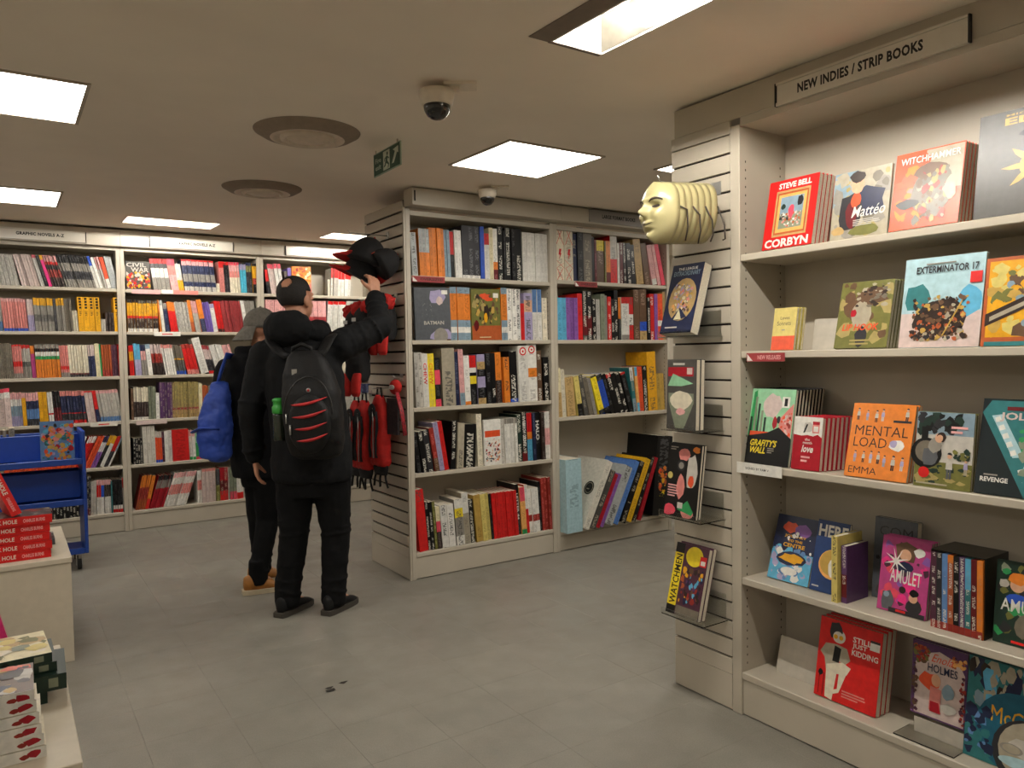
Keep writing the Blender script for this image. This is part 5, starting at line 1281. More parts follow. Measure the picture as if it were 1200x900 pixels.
@cover('holmes')
def _(a):
    a.rect(0, 0, 1, 1, 'purple3'); a.shape([(.06, .02), (.96, .02), (.96, .7), (.85, .84), (.5, .92), (.2, .84), (.06, .7)], 'pinkgrey'); a.scatter(26, ['rust', 'brown', 'olive', 'redbrown'], .03, .72, .3, .93, .07, 4); a.scatter(12, ['rust', 'orangepale', 'plum'], .75, .78, .97, .9, .06, 5); a.scatter(14, ['plum', 'brown'], .02, .05, .1, .7, .06, 6); a.scatter(14, ['plum', 'redbrown'], .9, .05, .98, .7, .06, 7)
    a.text('Enola', .36, .77, .74, .88, 'redorange', .0, .06); a.text('HOLMES', .3, .63, .84, .74, 'navy', .01); a.blob(.32, .5, .24, .13, 'redorange', 3, 13, .35); a.blob(.46, .53, .09, .09, 'skin', 5, 13, .1); a.shape([(.34, .12), (.54, .1), (.56, .42), (.36, .44)], 'salmon'); a.shape([(.36, .1), (.56, .1), (.52, .24), (.36, .24)], 'crimson'); a.blob(.68, .42, .12, .12, 'bluegrey', 8); a.blob(.7, .2, .16, .08, 'lightgrey', 9)
@cover('coach')
def _(a):
    a.rect(0, 0, 1, 1, 'teal'); a.scatter(36, ['teal', 'bluegrey', 'navy', 'skyblue', 'darkbrown', 'stone'], .03, .55, .97, .97, .13, 6, 1.8); a.disc(.62, .36, .5, '#1b5a70'); a.text('McCA', .3, .42, .8, .58, 'amber', .0); a.disc(.75, .2, .42, 'charcoal'); a.disc(.77, .22, .37, 'stone'); a.blob(.72, .25, .25, .12, 'lightgrey', 4); a.disc(.55, .22, .13, 'grey', .05); a.disc(.55, .22, .1, 'stone', .04); a.disc(.75, .1, .34, 'palesky', .06); a.scatter(14, ['navy', 'steelblue', 'teal'], .02, .05, .3, .5, .12, 9)
@cover('oval_city')
def _(a):
    a.rect(0, 0, 1, 1, 'navy'); a.text('THE LEAGUE', .2, .91, .82, .95, 'white', .02); a.text('EXTRAORDINARY', .08, .83, .93, .9, 'bluegrey', .02); a.disc(.52, .48, .43, 'tan', .31); a.scatter(60, ['cream', 'gold', 'lavender', 'brown', 'salmon', 'stone', 'orangepale', 'grey'], .25, .3, .8, .7, .08, 6); a.shape([(.3, .2), (.52, .36), (.78, .22), (.5, .18)], 'navy'); a.shape([(.38, .19), (.5, .34), (.62, .19)], 'cream'); a.lines(1, .15, .06, .75, .1, 'lightgrey')
@cover('pale_face')
def _(a):   # plain stand-in: pale rounded shape under a red and green band
    a.rect(0, 0, 1, 1, 'darkgrey'); a.rect(.03, .76, .9, .89, 'crimson'); a.rect(.2, .92, .6, .95, 'lightgrey'); a.shape([(.02, .62), (.2, .8), (.9, .66), (.5, .62)], 'greenpale'); a.rect(.68, .79, .86, .88, 'pinkgrey')
    a.shape([(.05, .4), (.3, .02), (.6, .02), (.92, .38), (.92, .52), (.05, .52)], 'greygreen'); a.blob(.48, .42, .42, .14, 'ivory', 3, 15, .15); a.blob(.48, .26, .2, .06, 'pinkpale', 5)
@cover('dark_pink')
def _(a):   # plain stand-in in the same colours: dark ground, pink, pale and green shapes
    a.rect(0, 0, 1, 1, 'black'); a.blob(.75, .62, .2, .28, 'lightgrey', 3); a.blob(.75, .5, .1, .1, 'redorange', 4); a.blob(.45, .42, .16, .2, 'salmon', 5); a.blob(.5, .85, .2, .1, 'salmon', 7); a.disc(.42, .7, .13, 'charcoal'); a.disc(.42, .7, .08, 'grey'); a.blob(.15, .08, .22, .09, 'pink', 8); a.blob(.72, .06, .22, .08, 'salmon', 9); a.shape([(.4, .1), (.7, .24), (.9, .1), (.85, .05)], 'green'); a.rect(.4, .12, .56, .2, 'lightgrey'); a.disc(.1, .55, .08, 'paleyellow'); a.lines(5, .06, .26, .42, .44, 'pinkpale'); a.lines(2, .05, .9, .3, .96, 'grey'); a.blob(.85, .93, .13, .05, 'orange', 2)
@cover('title_band')
def _(a):   # the title runs up a yellow band; generic crowd of shapes beside it
    a.rect(0, 0, 1, 1, 'plum'); a.rect(0, 0, .27, 1, 'yellow'); a.rect(0, .86, .27, 1, 'black'); a.rect(0, 0, .27, .12, 'black'); a.text('WATCHMEN', .05, .14, .24, .84, 'black', .02, rot=1); a.disc(.6, .85, .26, 'yellow', .14); a.rect(.78, .74, .97, .88, 'red'); a.rect(.81, .76, .94, .82, 'white')
    a.scatter(34, ['brown', 'amber', 'purple3', 'redbrown', 'rust', 'navy', 'skyblue', 'darkbrown'], .34, .2, .94, .68, .08, 4, 1.5); a.rect(.3, 0, 1, .14, 'browngrey')

def place_r(o, y0, z, x, lean, t, label, cat='comic', group=None):
    """stand a face-out book on a shelf that faces -x, leaning back"""
    a = math.radians(lean)
    o.location = (x, y0, z + t * math.sin(a)); o.rotation_euler = (-a, 0, -PI / 2)
    return tag(o, label, cat, group)

# art, y of the left edge, shelf z, x of the foot, width, height, lean, thickness, copies, step, colours, description
DISPLAY = [
 ('painter', 1.841, 1.795, 2.368, .208, .262, 12, .022, 4, .023, 'red', 'red', 'bright red comic with a framed painting on its cover'),
 ('coat', 1.56, 1.795, 2.368, .202, .232, 9, .010, 1, .012, 'stone', 'stone', 'comic with a man in a dark coat and red scarf'),
 ('witch', 1.352, 1.795, 2.368, .212, .254, 12, .018, 4, .02, 'redorange', 'charcoal', 'orange and grey comic with a hatted figure'),
 ('elfin', 1.098, 1.795, 2.372, .25, .305, 8, .022, 1, .02, 'darkgrey', 'black', 'large dark grey comic with a golden ornament'),
 ('sonnets', 1.806, 1.425, 2.372, .097, .158, 10, .012, 3, .02, 'paleyellow', 'cream', 'small pale yellow and orange booklet'),
 ('hook', 1.548, 1.425, 2.372, .187, .232, 14, .016, 4, .018, 'olive', 'brown', 'olive green comic with a tangle-haired face'),
 ('robot', 1.321, 1.425, 2.372, .24, .285, 10, .012, 1, .015, 'palesky', 'grey', 'pale blue comic with a heap of rusty machinery'),
 ('golden', 1.076, 1.425, 2.372, .235, .26, 9, .012, 1, .015, 'amber', 'rust', 'golden comic with a dark diagonal banner'),
 ('wall_city', 1.925, .993, 2.368, .195, .289, 11, .014, 9, .0195, 'black', 'greenpale', 'green and black city comic with yellow title'),
 ('love_notes', 1.717, .993, 2.368, .115, .191, 8, .018, 8, .0205, 'crimson', 'white', 'small red and white booklet'),
 ('load', 1.507, .993, 2.368, .215, .252, 15, .014, 2, .018, 'orange', 'orange', 'orange comic dotted with small standing figures'),
 ('tree', 1.269, .993, 2.368, .17, .233, 7, .012, 2, .016, 'olive', 'grey', 'comic with children under a dark tree'),
 ('jolly', 1.090, .993, 2.368, .22, .283, 13, .014, 1, .018, 'black', 'black', 'black and teal comic with a white cord'),
 ('slime', 1.87, .545, 2.43, .178, .249, 18, .016, 1, .02, 'navy', 'navy', 'blue and purple comic with yellow bubble lettering'),
 ('moon', 1.685, .545, 2.43, .126, .258, 14, .012, 1, .02, 'navy', 'navy', 'dark blue comic with a golden moon'),
 ('amulet', 1.425, .545, 2.43, .163, .248, 10, .014, 3, .016, 'magenta', 'black', 'magenta comic with a starburst'),
 ('amulet_green', 1.062, .545, 2.43, .165, .244, 7, .014, 1, .02, 'darkgreen', 'darkgreen', 'dark green comic with two young figures'),
 ('kidding', 1.652, .17, 2.41, .235, .282, 10, .026, 3, .029, 'red', 'crimson', 'red square comic with a seated woman'),
 ('holmes', 1.320, .17, 2.452, .172, .24, 4, .014, 3, .017, 'purple3', 'plum', 'pink and purple comic with a red-haired girl'),
 ('coach', 1.14, .17, 2.42, .24, .303, 8, .014, 2, .02, 'teal', 'navy', 'teal comic with a round ringed cover'),
]
for art, y0, z, x, w, h, lean, t, n, step, col, spine, desc in DISPLAY:
    for k in range(n):
        o = face_book(w, h, t, art if k == 0 else None, col, spine)
        lift = .0
        label = desc + (', front copy of its stack' if n > 1 and k == 0 else '') if k == 0 else ''
        if k: label = f'{ordinal(k + 1)} copy behind the {desc}'
        if art == 'holmes': lift = .055
        place_r(o, y0 - (.004 * k if art in ('love_notes',) else 0), z + lift, x + k * step / math.cos(math.radians(lean)), lean, t, ' '.join(label.split()[:16]), 'comic', 'stacked copies of the ' + desc if n > 1 else None)
# spine-out pieces between the face-out comics on the fourth shelf
def r_spine(y0, x, w, h, d, spec, label, opt='', lean=8):
    m = MB(); cc = bands(spec)[0][2]
    add_spine(m, w, h, spec, opt); m.box(0, .0004, 0, w, .0015, h, cc); m.box(0, .0015, 0, .0015, d, h, cc); m.box(w - .0015, .0015, 0, w, d, h, cc)
    o = m.build('book', PRINT)
    MB().box(.0016, .0016, .002, w - .0016, d - .004, h - .002).build('pages', PAGES, o)
    o.location = (x, y0, .545); o.rotation_euler = (0, 0, -PI / 2)
    return tag(o, label, 'book')
r_spine(1.556, 2.372, .022, .232, .15, 'paleyellow', 'cream spined book between the moon comic and the grey hardback', 'K')
r_spine(1.530, 2.39, .02, .2, .13, 'purple3*.1+darkred*.5+purple3', 'dark purple spined book beside the cream one', 'W')
o = face_book(.15, .285, .03, 'grey_hard', 'slate', 'slate'); place_r(o, 1.502, .545, 2.53, 5, .03, 'tall grey hardback behind the magenta comic')
t = thing('box_set', 'boxed set of slim coloured comics beside the magenta comic', 'box set', (2.40, 1.235, .545), (0, 0, -PI / 2))
MB().box(0, .012, 0, .003, .16, .247).box(.157, .012, 0, .16, .16, .247).box(.003, .012, .244, .157, .16, .247).box(.003, .155, 0, .157, .16, .244).build('slipcase', paint('slipcase_black', '#14130f', .3), t)
for k, c in enumerate(('plum', 'charcoal', 'steelblue', 'rust*.9+orange', 'black', 'purple3', 'teal*.6+skyblue', 'darkred', 'orange')):
    m = MB(); add_spine(m, .0165, .238, 'redbrown*.1+' + c, 'W'); m.box(0, .0004, 0, .0165, .14, .238, c.split('*')[0])
    o = m.build('volume', PRINT, t); o.location = (.0036 + k * .01705, .004, .001)
for y, z, w, h, x, lean in ((1.70, 1.425, .115, .115, 2.47, 10), (1.86, .17, .2, .14, 2.47, 14), (1.30, .17, .175, .052, 2.437, 0)):
    m = MB().box(0, 0, 0, w, .003, h); o = m.build('display_card', paint('display_card', '#b5aea0', .5))
    place_r(o, y, z, x, lean, .003, {1.70: 'plain grey display card behind the small yellow booklet', 1.86: 'plain grey display card standing beside the red square comic', 1.30: 'white card strip under the red-haired girl comic'}[y], 'display card')
o = MB().box(0, 0, 0, .19, .10, .004).build('acrylic_riser', clear_plastic()); o.location = (2.365, 1.33, .1705); o.rotation_euler = (0, 0, -PI / 2); tag(o, 'clear acrylic riser plate on the bottom display shelf', 'riser')

# ------------------------------------------------------------------ comics in acrylic holders on the slatwall
HOLD = [('oval_city', 2.215, 1.488, 2.235, .165, .29, 17, .045, 1, 'navy', 'navy comic with an oval city picture on slatwall holder'),
        ('pale_face', 2.200, 1.115, 2.255, .155, .28, 2, .022, 2, 'charcoal', 'dark comic with a red band and a pale shape on slatwall holder'),
        ('dark_pink', 2.215, .762, 2.25, .172, .295, 8, .012, 2, 'black', 'black comic with pink and green shapes on slatwall holder'),
        ('title_band', 2.205, .360, 2.245, .172, .285, 15, .02, 2, 'plum', 'comic with a yellow title band on lowest slatwall holder')]
for art, y0, z, x, w, h, lean, t, n, col, desc in HOLD:
    th = thing('acrylic_holder', 'clear acrylic ledge holding the ' + ' '.join(desc.split()[:6]), 'display holder', (2.3535, y0 + .012, z), (0, 0, -PI / 2))
    W = w + .05
    m = MB(); m.box(0, -.145, -.005, W, -.0005, -.001); m.build('ledge', clear_plastic(), th)
    MB().box(0, -.148, -.005, W, -.1455, .022).build('front_lip', clear_plastic(), th)
    MB().box(.01, -.004, .0, W - .01, -.0005, .1).build('back_plate', clear_plastic(), th)
    for k in range(n):
        o = face_book(w, h, t, art if k == 0 else None, col, col)
        place_r(o, y0, z + .0005, x - .028 + k * (t + .003) / math.cos(math.radians(lean)), lean, t, desc if k == 0 else 'second copy behind the ' + ' '.join(desc.split()[:8]), 'comic')

# ------------------------------------------------------------------ the two shoppers
SKINM = paint('skin', '#b98468', .55, grain=.05, scale=40)
JACKET = paint('black_jacket_cloth', '#0a0b0d', .85, spec=.25, grain=.12, scale=14, bump=.25, bscale=35)
JEANS = paint('black_jeans', '#0a0a0b', .9, spec=.2, grain=.12, scale=18, bump=.2, bscale=60)
COAT = paint('black_coat_cloth', '#08080b', .9, spec=.2, grain=.1, scale=14, bump=.2, bscale=40)
HAIR = paint('dark_hair', '#17110d', .7, grain=.25, scale=90, bump=.6, bscale=180)
CAPM = paint('grey_cap_cloth', '#6e6a62', .85, grain=.08, scale=60, bump=.2, bscale=250)
PACK = paint('black_pack_nylon', '#0a0909', .65, spec=.3, grain=.1, scale=20, bump=.2, bscale=120)
REDP = paint('red_piping', '#b01a1c', .6)
METAL = paint('zip_metal', '#a8a8a4', .3, .8)
BLUEP = paint('blue_nylon', '#1d3f9a', .6, grain=.1, scale=16, bump=.25, bscale=40)

def rotz(a): return Matrix.Rotation(a, 3, 'Z')
def head_parts(m, c, yaw, s=1.):
    """skull, jaw, nose, brow, lips and ears; local +y is the face, turned by yaw"""
    R = rotz(yaw)
    def P(x, y, z): return Vector(c) + R @ Vector((x, y, z)) * s
    m.ell(P(0, -.012, .035), (.077 * s, .098 * s, .09 * s), M=R)
    m.ell(P(0, .02, -.03), (.066 * s, .078 * s, .085 * s), M=R)
    m.ell(P(0, .052, -.085), (.034 * s, .034 * s, .03 * s), M=R)
    m.cap(P(0, .09, .02), .010 * s, P(0, .112, -.022), .016 * s)                       # nose
    m.cap(P(-.035, .083, .035), .012 * s, P(.035, .083, .035), .012 * s)               # brow
    m.cap(P(-.02, .092, -.055), .008 * s, P(.02, .092, -.055), .008 * s)               # lips
    m.cap(P(-.016, .09, -.066), .008 * s, P(.016, .09, -.066), .008 * s)
    for q in (-1, 1):
        m.ell(P(.033 * q, .083, .012), (.014 * s, .011 * s, .009 * s), M=R)            # eye
        m.ell(P(.078 * q, -.005, -.005), (.011 * s, .02 * s, .032 * s), M=R)           # ear
        m.ell(P(.076 * q, .004, -.03), (.008 * s, .011 * s, .012 * s), M=R)
    return P

def hand(m, wrist, dirv, palm_n, curl, spread=1., mirror=1, s=1.):
    """palm and five fingers growing from the wrist along dirv; fingers curl towards palm_n"""
    d = Vector(dirv).normalized(); n = Vector(palm_n); n = (n - d * n.dot(d)).normalized(); side = d.cross(n) * mirror
    w = Vector(wrist)
    k0, k1 = w + d * .02 * s, w + d * .085 * s
    for j in range(4):
        o = (j - 1.5) * .0195 * s
        m.cap(k0 + side * o * .75, .0155 * s, k1 + side * o, .0125 * s, 10)
    for j, ln in enumerate((.066, .076, .071, .055)):
        o = (j - 1.5) * .0205 * s * spread
        p = k1 + side * o; a = 0; dd = d.copy()
        for q, (f, r0, r1) in enumerate(((.45, .0098, .0092), (.32, .0092, .0086), (.25, .0086, .0072))):
            a += curl * (.8 + .12 * j) * (.5, 1., .8)[q]
            dd = (d * math.cos(a) + n * math.sin(a))
            p2 = p + dd * ln * f * s
            m.cap(p, r0 * s, p2, r1 * s, 10); p = p2
    b = k0 + side * -.026 * s + d * .012 * s
    t1 = b + (d * .6 - side * .75 + n * .35).normalized() * .036 * s
    t2 = t1 + (d * .8 - side * .15 + n * .55).normalized() * .03 * s
    t3 = t2 + (d * .75 + side * .15 + n * .6).normalized() * .024 * s
    m.cap(k0 + side * -.012 * s, .015 * s, b, .0145 * s, 10); m.cap(b, .0135 * s, t1, .0115 * s, 10); m.cap(t1, .0112 * s, t2, .0102 * s, 10); m.cap(t2, .010 * s, t3, .0082 * s, 10)

def shoe(parent, heel, toe_dir, mat, sole_mat, name='shoe', L=.285, high=.12):
    h = Vector((heel[0], heel[1], 0)); d = Vector((toe_dir[0], toe_dir[1], 0)).normalized(); q = Vector((-d.y, d.x, 0))
    prof = ((0, .026, .105), (.03, .036, high), (.08, .039, high), (.13, .042, .098), (.19, .047, .062), (.24, .044, .05), (.27, .032, .04), (L, .012, .03))
    def ring(x, w, z1, z0):
        return [h + d * x + q * w * math.cos(2 * PI * k / 16) + Vector((0, 0, (z0 + z1) / 2 + (z1 - z0) / 2 * math.sin(2 * PI * k / 16))) for k in range(16)]
    m = MB(); m.rings([ring(x, w, z1, .012) for x, w, z1 in prof])
    o = finish(name, modded(m, smooth=2, subsurf=1), mat, parent)
    s = MB()
    pts = [h + d * x + q * (w + .005) for x, w, _ in prof] + [h + d * x - q * (w + .005) for x, w, _ in prof[::-1]]
    s.rings([[p + Vector((0, 0, z)) for p in pts] for z in (.001, .028)])
    s.build('sole', sole_mat, o)
    l = MB()
    for j in range(4):
        c = h + d * (.115 + j * .024); z = .088 - j * .008
        l.tube([c - q * .026 + Vector((0, 0, z - .005)), c + Vector((0, 0, z + .006)), c + q * .026 + Vector((0, 0, z - .005))], .0035, 6)
    l.build('laces', sole_mat, o)
    return o

def folds(m, path, r, n=5, amp=.012):
    """soft rings of cloth around a limb"""
    p0, p1 = Vector(path[0]), Vector(path[1])
    t = (p1 - p0).normalized(); a = Vector((0, 0, 1)) if abs(t.z) < .8 else Vector((1, 0, 0)); u = (a - t * a.dot(t)).normalized(); w = t.cross(u)
    for j in range(n):
        c = p0.lerp(p1, (j + .5) / n); ph = j * 2.1
        m.rings([[c + t * (d + .012 * math.sin(2 * PI * k / 16 + ph)) + (u * math.cos(2 * PI * k / 16) + w * math.sin(2 * PI * k / 16)) * rr for k in range(16)] for d, rr in ((-.018, r * .8), (0, r + amp), (.018, r * .8))])

# ---- first shopper: tall, black hooded jacket, reaching up to the caps
P1 = (1.33, 4.163, 0)
man = MB()
HP = head_parts(man, (.005, .06, 1.752), -.45, 1.06)
man.cap((.02, .02, 1.46), .062, (.008, .045, 1.69), .058)
man.loft([(.78, .09, .0, .17, .11), (.9, .09, 0, .175, .115), (1.1, .08, 0, .165, .11), (1.3, .06, 0, .19, .115), (1.42, .04, 0, .19, .1), (1.5, .02, .01, .12, .08)])
SH_R, EL_R, WR_R = Vector((.25, .03, 1.49)), Vector((.455, .17, 1.60)), Vector((.395, .36, 1.79))
SH_L, EL_L, WR_L = Vector((-.165, .02, 1.44)), Vector((-.245, .0, 1.13)), Vector((-.25, .055, .875))
man.cap(SH_R, .055, EL_R, .045); man.cap(EL_R, .043, WR_R, .03)
man.cap(SH_L, .055, EL_L, .045); man.cap(EL_L, .043, WR_L, .03)
hand(man, WR_R + Vector((0, .005, .01)), (-.12, .3, 1), (-.7, .6, -.2), .75, mirror=-1, s=1.04)
hand(man, WR_L + Vector((0, .004, -.012)), (.06, .12, -1), (.85, .3, 0), .42, mirror=1, s=1.04)
HIP = ((-.005, 0, .8), (.185, .01, .8)); KNEE = ((-.025, .015, .45), (.205, .03, .45)); ANK = ((-.065, -.01, .09), (.19, .01, .09))
for h, k, a in zip(HIP, KNEE, ANK): man.cap(h, .085, k, .055); man.cap(k, .053, a, .04); man.cap(a, .038, (a[0] + .05, a[1] + .1, .03), .03)
body = finish('person', modded(man, .0055, 3), SKINM)
body.location = P1; body.rotation_euler = (0, 0, -YAW)
tag(body, 'man in black hooded jacket with black backpack, reaching up to the caps', 'person')
j = MB()
j.loft([(.745, .09, .0, .215, .15), (.77, .09, 0, .225, .16), (.95, .085, 0, .222, .16), (1.15, .07, 0, .215, .155), (1.32, .055, .0, .222, .15), (1.44, .045, .01, .215, .135), (1.52, .03, .015, .16, .11), (1.58, .02, .02, .095, .09)])
j.cap(SH_R, .09, EL_R, .075); j.cap(EL_R, .073, EL_R.lerp(WR_R, .93), .052); j.cap((.15, .02, 1.43), .1, SH_R, .09)
j.cap(SH_L, .09, EL_L, .073); j.cap(EL_L, .071, EL_L.lerp(WR_L, .97), .052); j.cap((-.06, .02, 1.46), .095, SH_L, .09)
folds(j, (SH_R, EL_R), .082, 3); folds(j, (EL_R, WR_R), .06, 4); folds(j, (SH_L, EL_L), .08, 3, .006); folds(j, (EL_L, WR_L), .06, 3, .008)
jo = finish('jacket', modded(j, .009, 4, disp=(.018, .09)), JACKET, body)
hd = MB()
hd.tube([(.01 + .13 * math.cos(a), .03 + .115 * math.sin(a), 1.595 - .035 * abs(math.cos(a)) + .015 * math.sin(a * 2) + .03 * (math.sin(a) < 0) * -math.sin(a)) for a in [PI * 2 * k / 24 for k in range(25)]], [.055 + .014 * math.sin(k * .9) for k in range(25)], 14)
hd.ell((.0, -.09, 1.59), (.135, .085, .1)); hd.ell((.03, .05, 1.57), (.13, .1, .06))
finish('hood', modded(hd, .008, 4, disp=(.02, .06)), JACKET, jo)
MB().tube([EL_R.lerp(WR_R, .93), EL_R.lerp(WR_R, 1.02)], [.05, .047], 18, cap=False).build('cuff', JACKET, jo, True)
MB().tube([EL_L.lerp(WR_L, .95), EL_L.lerp(WR_L, 1.03)], [.05, .048], 18, cap=False).build('cuff', JACKET, jo, True)
tr = MB()
tr.loft([(.66, .09, 0, .17, .12), (.75, .09, 0, .2, .14), (.84, .09, 0, .205, .145), (.9, .09, 0, .19, .135)])
for h, k, a in zip(HIP, KNEE, ANK):
    tr.cap(h, .118, k, .082); tr.cap(k, .082, (a[0], a[1], .12), .068); tr.rings([[(a[0] + r * math.cos(2 * PI * q / 18), a[1] + r * math.sin(2 * PI * q / 18), z) for q in range(18)] for z, r in ((.042, .066), (.07, .07), (.13, .068), (.2, .068))])
    folds(tr, (k, a), .07, 5, .010); folds(tr, ((k[0], k[1], .56), (k[0], k[1], .42)), .083, 3, .009)
finish('trousers', modded(tr, .008, 4, disp=(.012, .07)), JEANS, body)
SHOEB = paint('black_trainer', '#0b0b0b', .7, spec=.3, grain=.1); SOLE = paint('worn_sole', '#3a352e', .7)
SOCK = paint('white_sock', '#a7a3a6', .9)
for a in ANK:
    o = shoe(body, (a[0] - .03, a[1] - .085), (.38, .92), SHOEB, SOLE)
    MB().tube([(a[0], a[1], .055), (a[0], a[1], .12)], .048, 14).build('sock', SOCK, body, True)
hr = MB()      # hair: shell over the skull, open at the crown (bald patch) and the face
R = rotz(-.45)
n, mm = 80, 44
cen = Vector((.005, .06, 1.752)) + R @ Vector((0, -.012, .035)) * 1.06
bald = Vector((-.17, -.78, .58)).normalized()
def hp(i, jj, k):
    t = PI * jj / mm; l = Vector((math.sin(t) * math.cos(2 * PI * i / n), math.sin(t) * math.sin(2 * PI * i / n), math.cos(t)))
    return cen + R @ Vector((l.x * .087, l.y * .108, l.z * .1)) * k, R @ l
ids = {}
for i in range(n):
    for jj in range(1, mm):
        p, d = hp(i, jj, 1.0); l = R.inverted() @ d
        if d.dot(bald) > .945 or l.z < -.72 or (l.y > .45 and l.z < .62) or (l.y > .05 and abs(l.x) > .6 and l.z < .1): continue
        ids[(i, jj)] = hr.pts([p])[0]
for (i, jj) in list(ids):
    q = [(i, jj), ((i + 1) % n, jj), ((i + 1) % n, jj + 1), (i, jj + 1)]
    if all(k in ids for k in q): hr.face([ids[k] for k in q])
ho = hr.build('hair', HAIR, body, True)
sm = ho.modifiers.new('thick', 'SOLIDIFY'); sm.thickness = .006; sm.offset = 1

# black backpack (carried: a thing of its own); local frame as the man's
def loft_pack(secs, e=3.2, vox=.008, disp=(.012, .08)):
    m = MB(); m.loft(secs, 32, e); return modded(m, vox, 6, disp=disp)
bp1 = thing('backpack', 'black backpack with four red slashes worn by the reaching man', 'backpack', P1, (0, 0, -YAW))
pk = loft_pack([(.90, .185, -.245, .09, .055), (.925, .185, -.255, .13, .085), (1.0, .18, -.265, .148, .105), (1.12, .175, -.27, .152, .112), (1.24, .165, -.26, .148, .104), (1.34, .15, -.245, .13, .085), (1.43, .13, -.22, .095, .058), (1.47, .12, -.205, .06, .033)])
bagm = finish('bag', pk, PACK, bp1)
bvh = BVHTree.FromPolygons([v.co for v in pk.vertices], [tuple(p.vertices) for p in pk.polygons])
def on_pack(x, z, off=.002):
    h = bvh.ray_cast(Vector((x, -1, z)), Vector((0, 1, 0)))
    return (h[0] + Vector((0, -off, 0))) if h[0] else Vector((x, -.35, z))
pf = MB()      # front pocket bulge
pf.rings([[on_pack(.165 + (.135 if z < 1.05 else .125) * k * math.cos(t) , z0 + 0 * t, -.01) if False else Vector((.178 + rx * k * math.cos(t), -.36 - dy, zc + rz * k * math.sin(t))) for t in [2 * PI * q / 32 for q in range(32)]] for k, dy, rx, rz, zc, z in ((1, -.06, .112, .155, 1.09, 1), (.98, .015, .112, .155, 1.09, 1), (.85, .036, .112, .155, 1.09, 1), (.4, .044, .112, .155, 1.09, 1)) for z0 in (z,)])
pocket_me = modded(pf, .008, 5)
po = finish('front_pocket', pocket_me, PACK, bp1)
bv2 = BVHTree.FromPolygons([v.co for v in pocket_me.vertices] , [tuple(p.vertices) for p in pocket_me.polygons])
def on_front(x, z, off=.0015):
    best = None
    for b in (bvh, bv2):
        h = b.ray_cast(Vector((x, -1, z)), Vector((0, 1, 0)))
        if h[0] and (best is None or h[0].y < best.y): best = h[0]
    return (best or Vector((x, -.38, z))) + Vector((0, -off, 0))
for (x0, z0, x1, z1) in ((.085, 1.19, .27, 1.228), (.1, 1.128, .272, 1.165), (.112, 1.068, .275, 1.102), (.12, 1.008, .278, 1.045)):
    m = MB(); top, bot = [], []
    for k in range(13):
        t = k / 12; x = x0 + (x1 - x0) * t; z = z0 + (z1 - z0) * t - .012 * math.sin(PI * t)
        hw = .0075 * math.sin(PI * t) ** .7 + .0004
        top.append(on_front(x, z + hw, .003)); bot.append(on_front(x, z - hw, .003))
    m.rings([bot, [p + Vector((0, -.003, 0)) for p in bot], [p + Vector((0, -.003, 0)) for p in top], top], False, closed=False)
    m.build('red_slash', REDP, bp1, True)
e = on_front(.175, 1.262); MB().ell(e, (.012, .004, .012), 16, 8).build('emblem', METAL, bp1, True)
MB().ell(e + Vector((0, -.003, 0)), (.007, .003, .007), 12, 6).build('emblem_centre', REDP, bp1, True)
for (x, z) in ((.062, 1.12), (.09, 1.065)):
    p = on_front(x, z); MB().tube([p + Vector((0, -.004, .025)), p + Vector((0, -.006, 0)), p + Vector((0, -.004, -.025))], .005, 8).build('zip_pull', METAL, bp1, True)
p = on_front(.095, 1.36); MB().box(p.x - .012, p.y - .006, p.z - .03, p.x + .014, p.y - .001, p.z + .01).build('tag', METAL, bp1)
zt = MB(); zt.tube([on_front(.17 + .125 * math.cos(t), 1.13 + .2 * math.sin(t), .001) for t in [PI * .02 + PI * .96 * k / 24 for k in range(25)]], .0035, 6); zt.build('zip_line', paint('zip_black', '#232120', .4), bp1, True)
st = MB(); st.tube([(.03, -.2, 1.43), (-.02, -.19, 1.46), (-.085, -.12, 1.52), (-.115, -.02, 1.54), (-.12, .1, 1.5), (-.11, .165, 1.4)], .035, 10, flat=.25, up=(0, -.3, 1)); st.build('shoulder_strap', PACK, bp1, True)
st = MB(); st.tube([(.19, -.2, 1.43), (.21, -.17, 1.47), (.225, -.1, 1.53), (.22, -.0, 1.555), (.2, .1, 1.5), (.19, .165, 1.4)], .035, 10, flat=.25, up=(0, -.3, 1)); st.build('shoulder_strap', PACK, bp1, True)
hl = MB(); hl.tube([(.06, -.215, 1.43), (.065, -.225, 1.48), (.11, -.23, 1.5), (.155, -.225, 1.48), (.16, -.215, 1.43)], .012, 8); hl.build('grab_handle', PACK, bp1, True)
bt = thing('water_bottle', 'green-capped bottle in the side pocket of the black backpack', 'bottle', P1, (0, 0, -YAW))
MB().lathe([(.005, 1.0), (.03, 1.0), (.032, 1.02), (.032, 1.13), (.03, 1.14)], (-.002, -.28, 0), 20).build('flask', paint('dark_flask', '#232a20', .25), bt, True)
MB().lathe([(.03, 1.14), (.034, 1.145), (.035, 1.175), (.03, 1.18), (.028, 1.2), (.033, 1.205), (.033, 1.215), (.02, 1.222), (.001, 1.223)], (-.002, -.28, 0), 20).build('bottle_cap', paint('green_plastic', '#2f8f33', .4), bt, True)

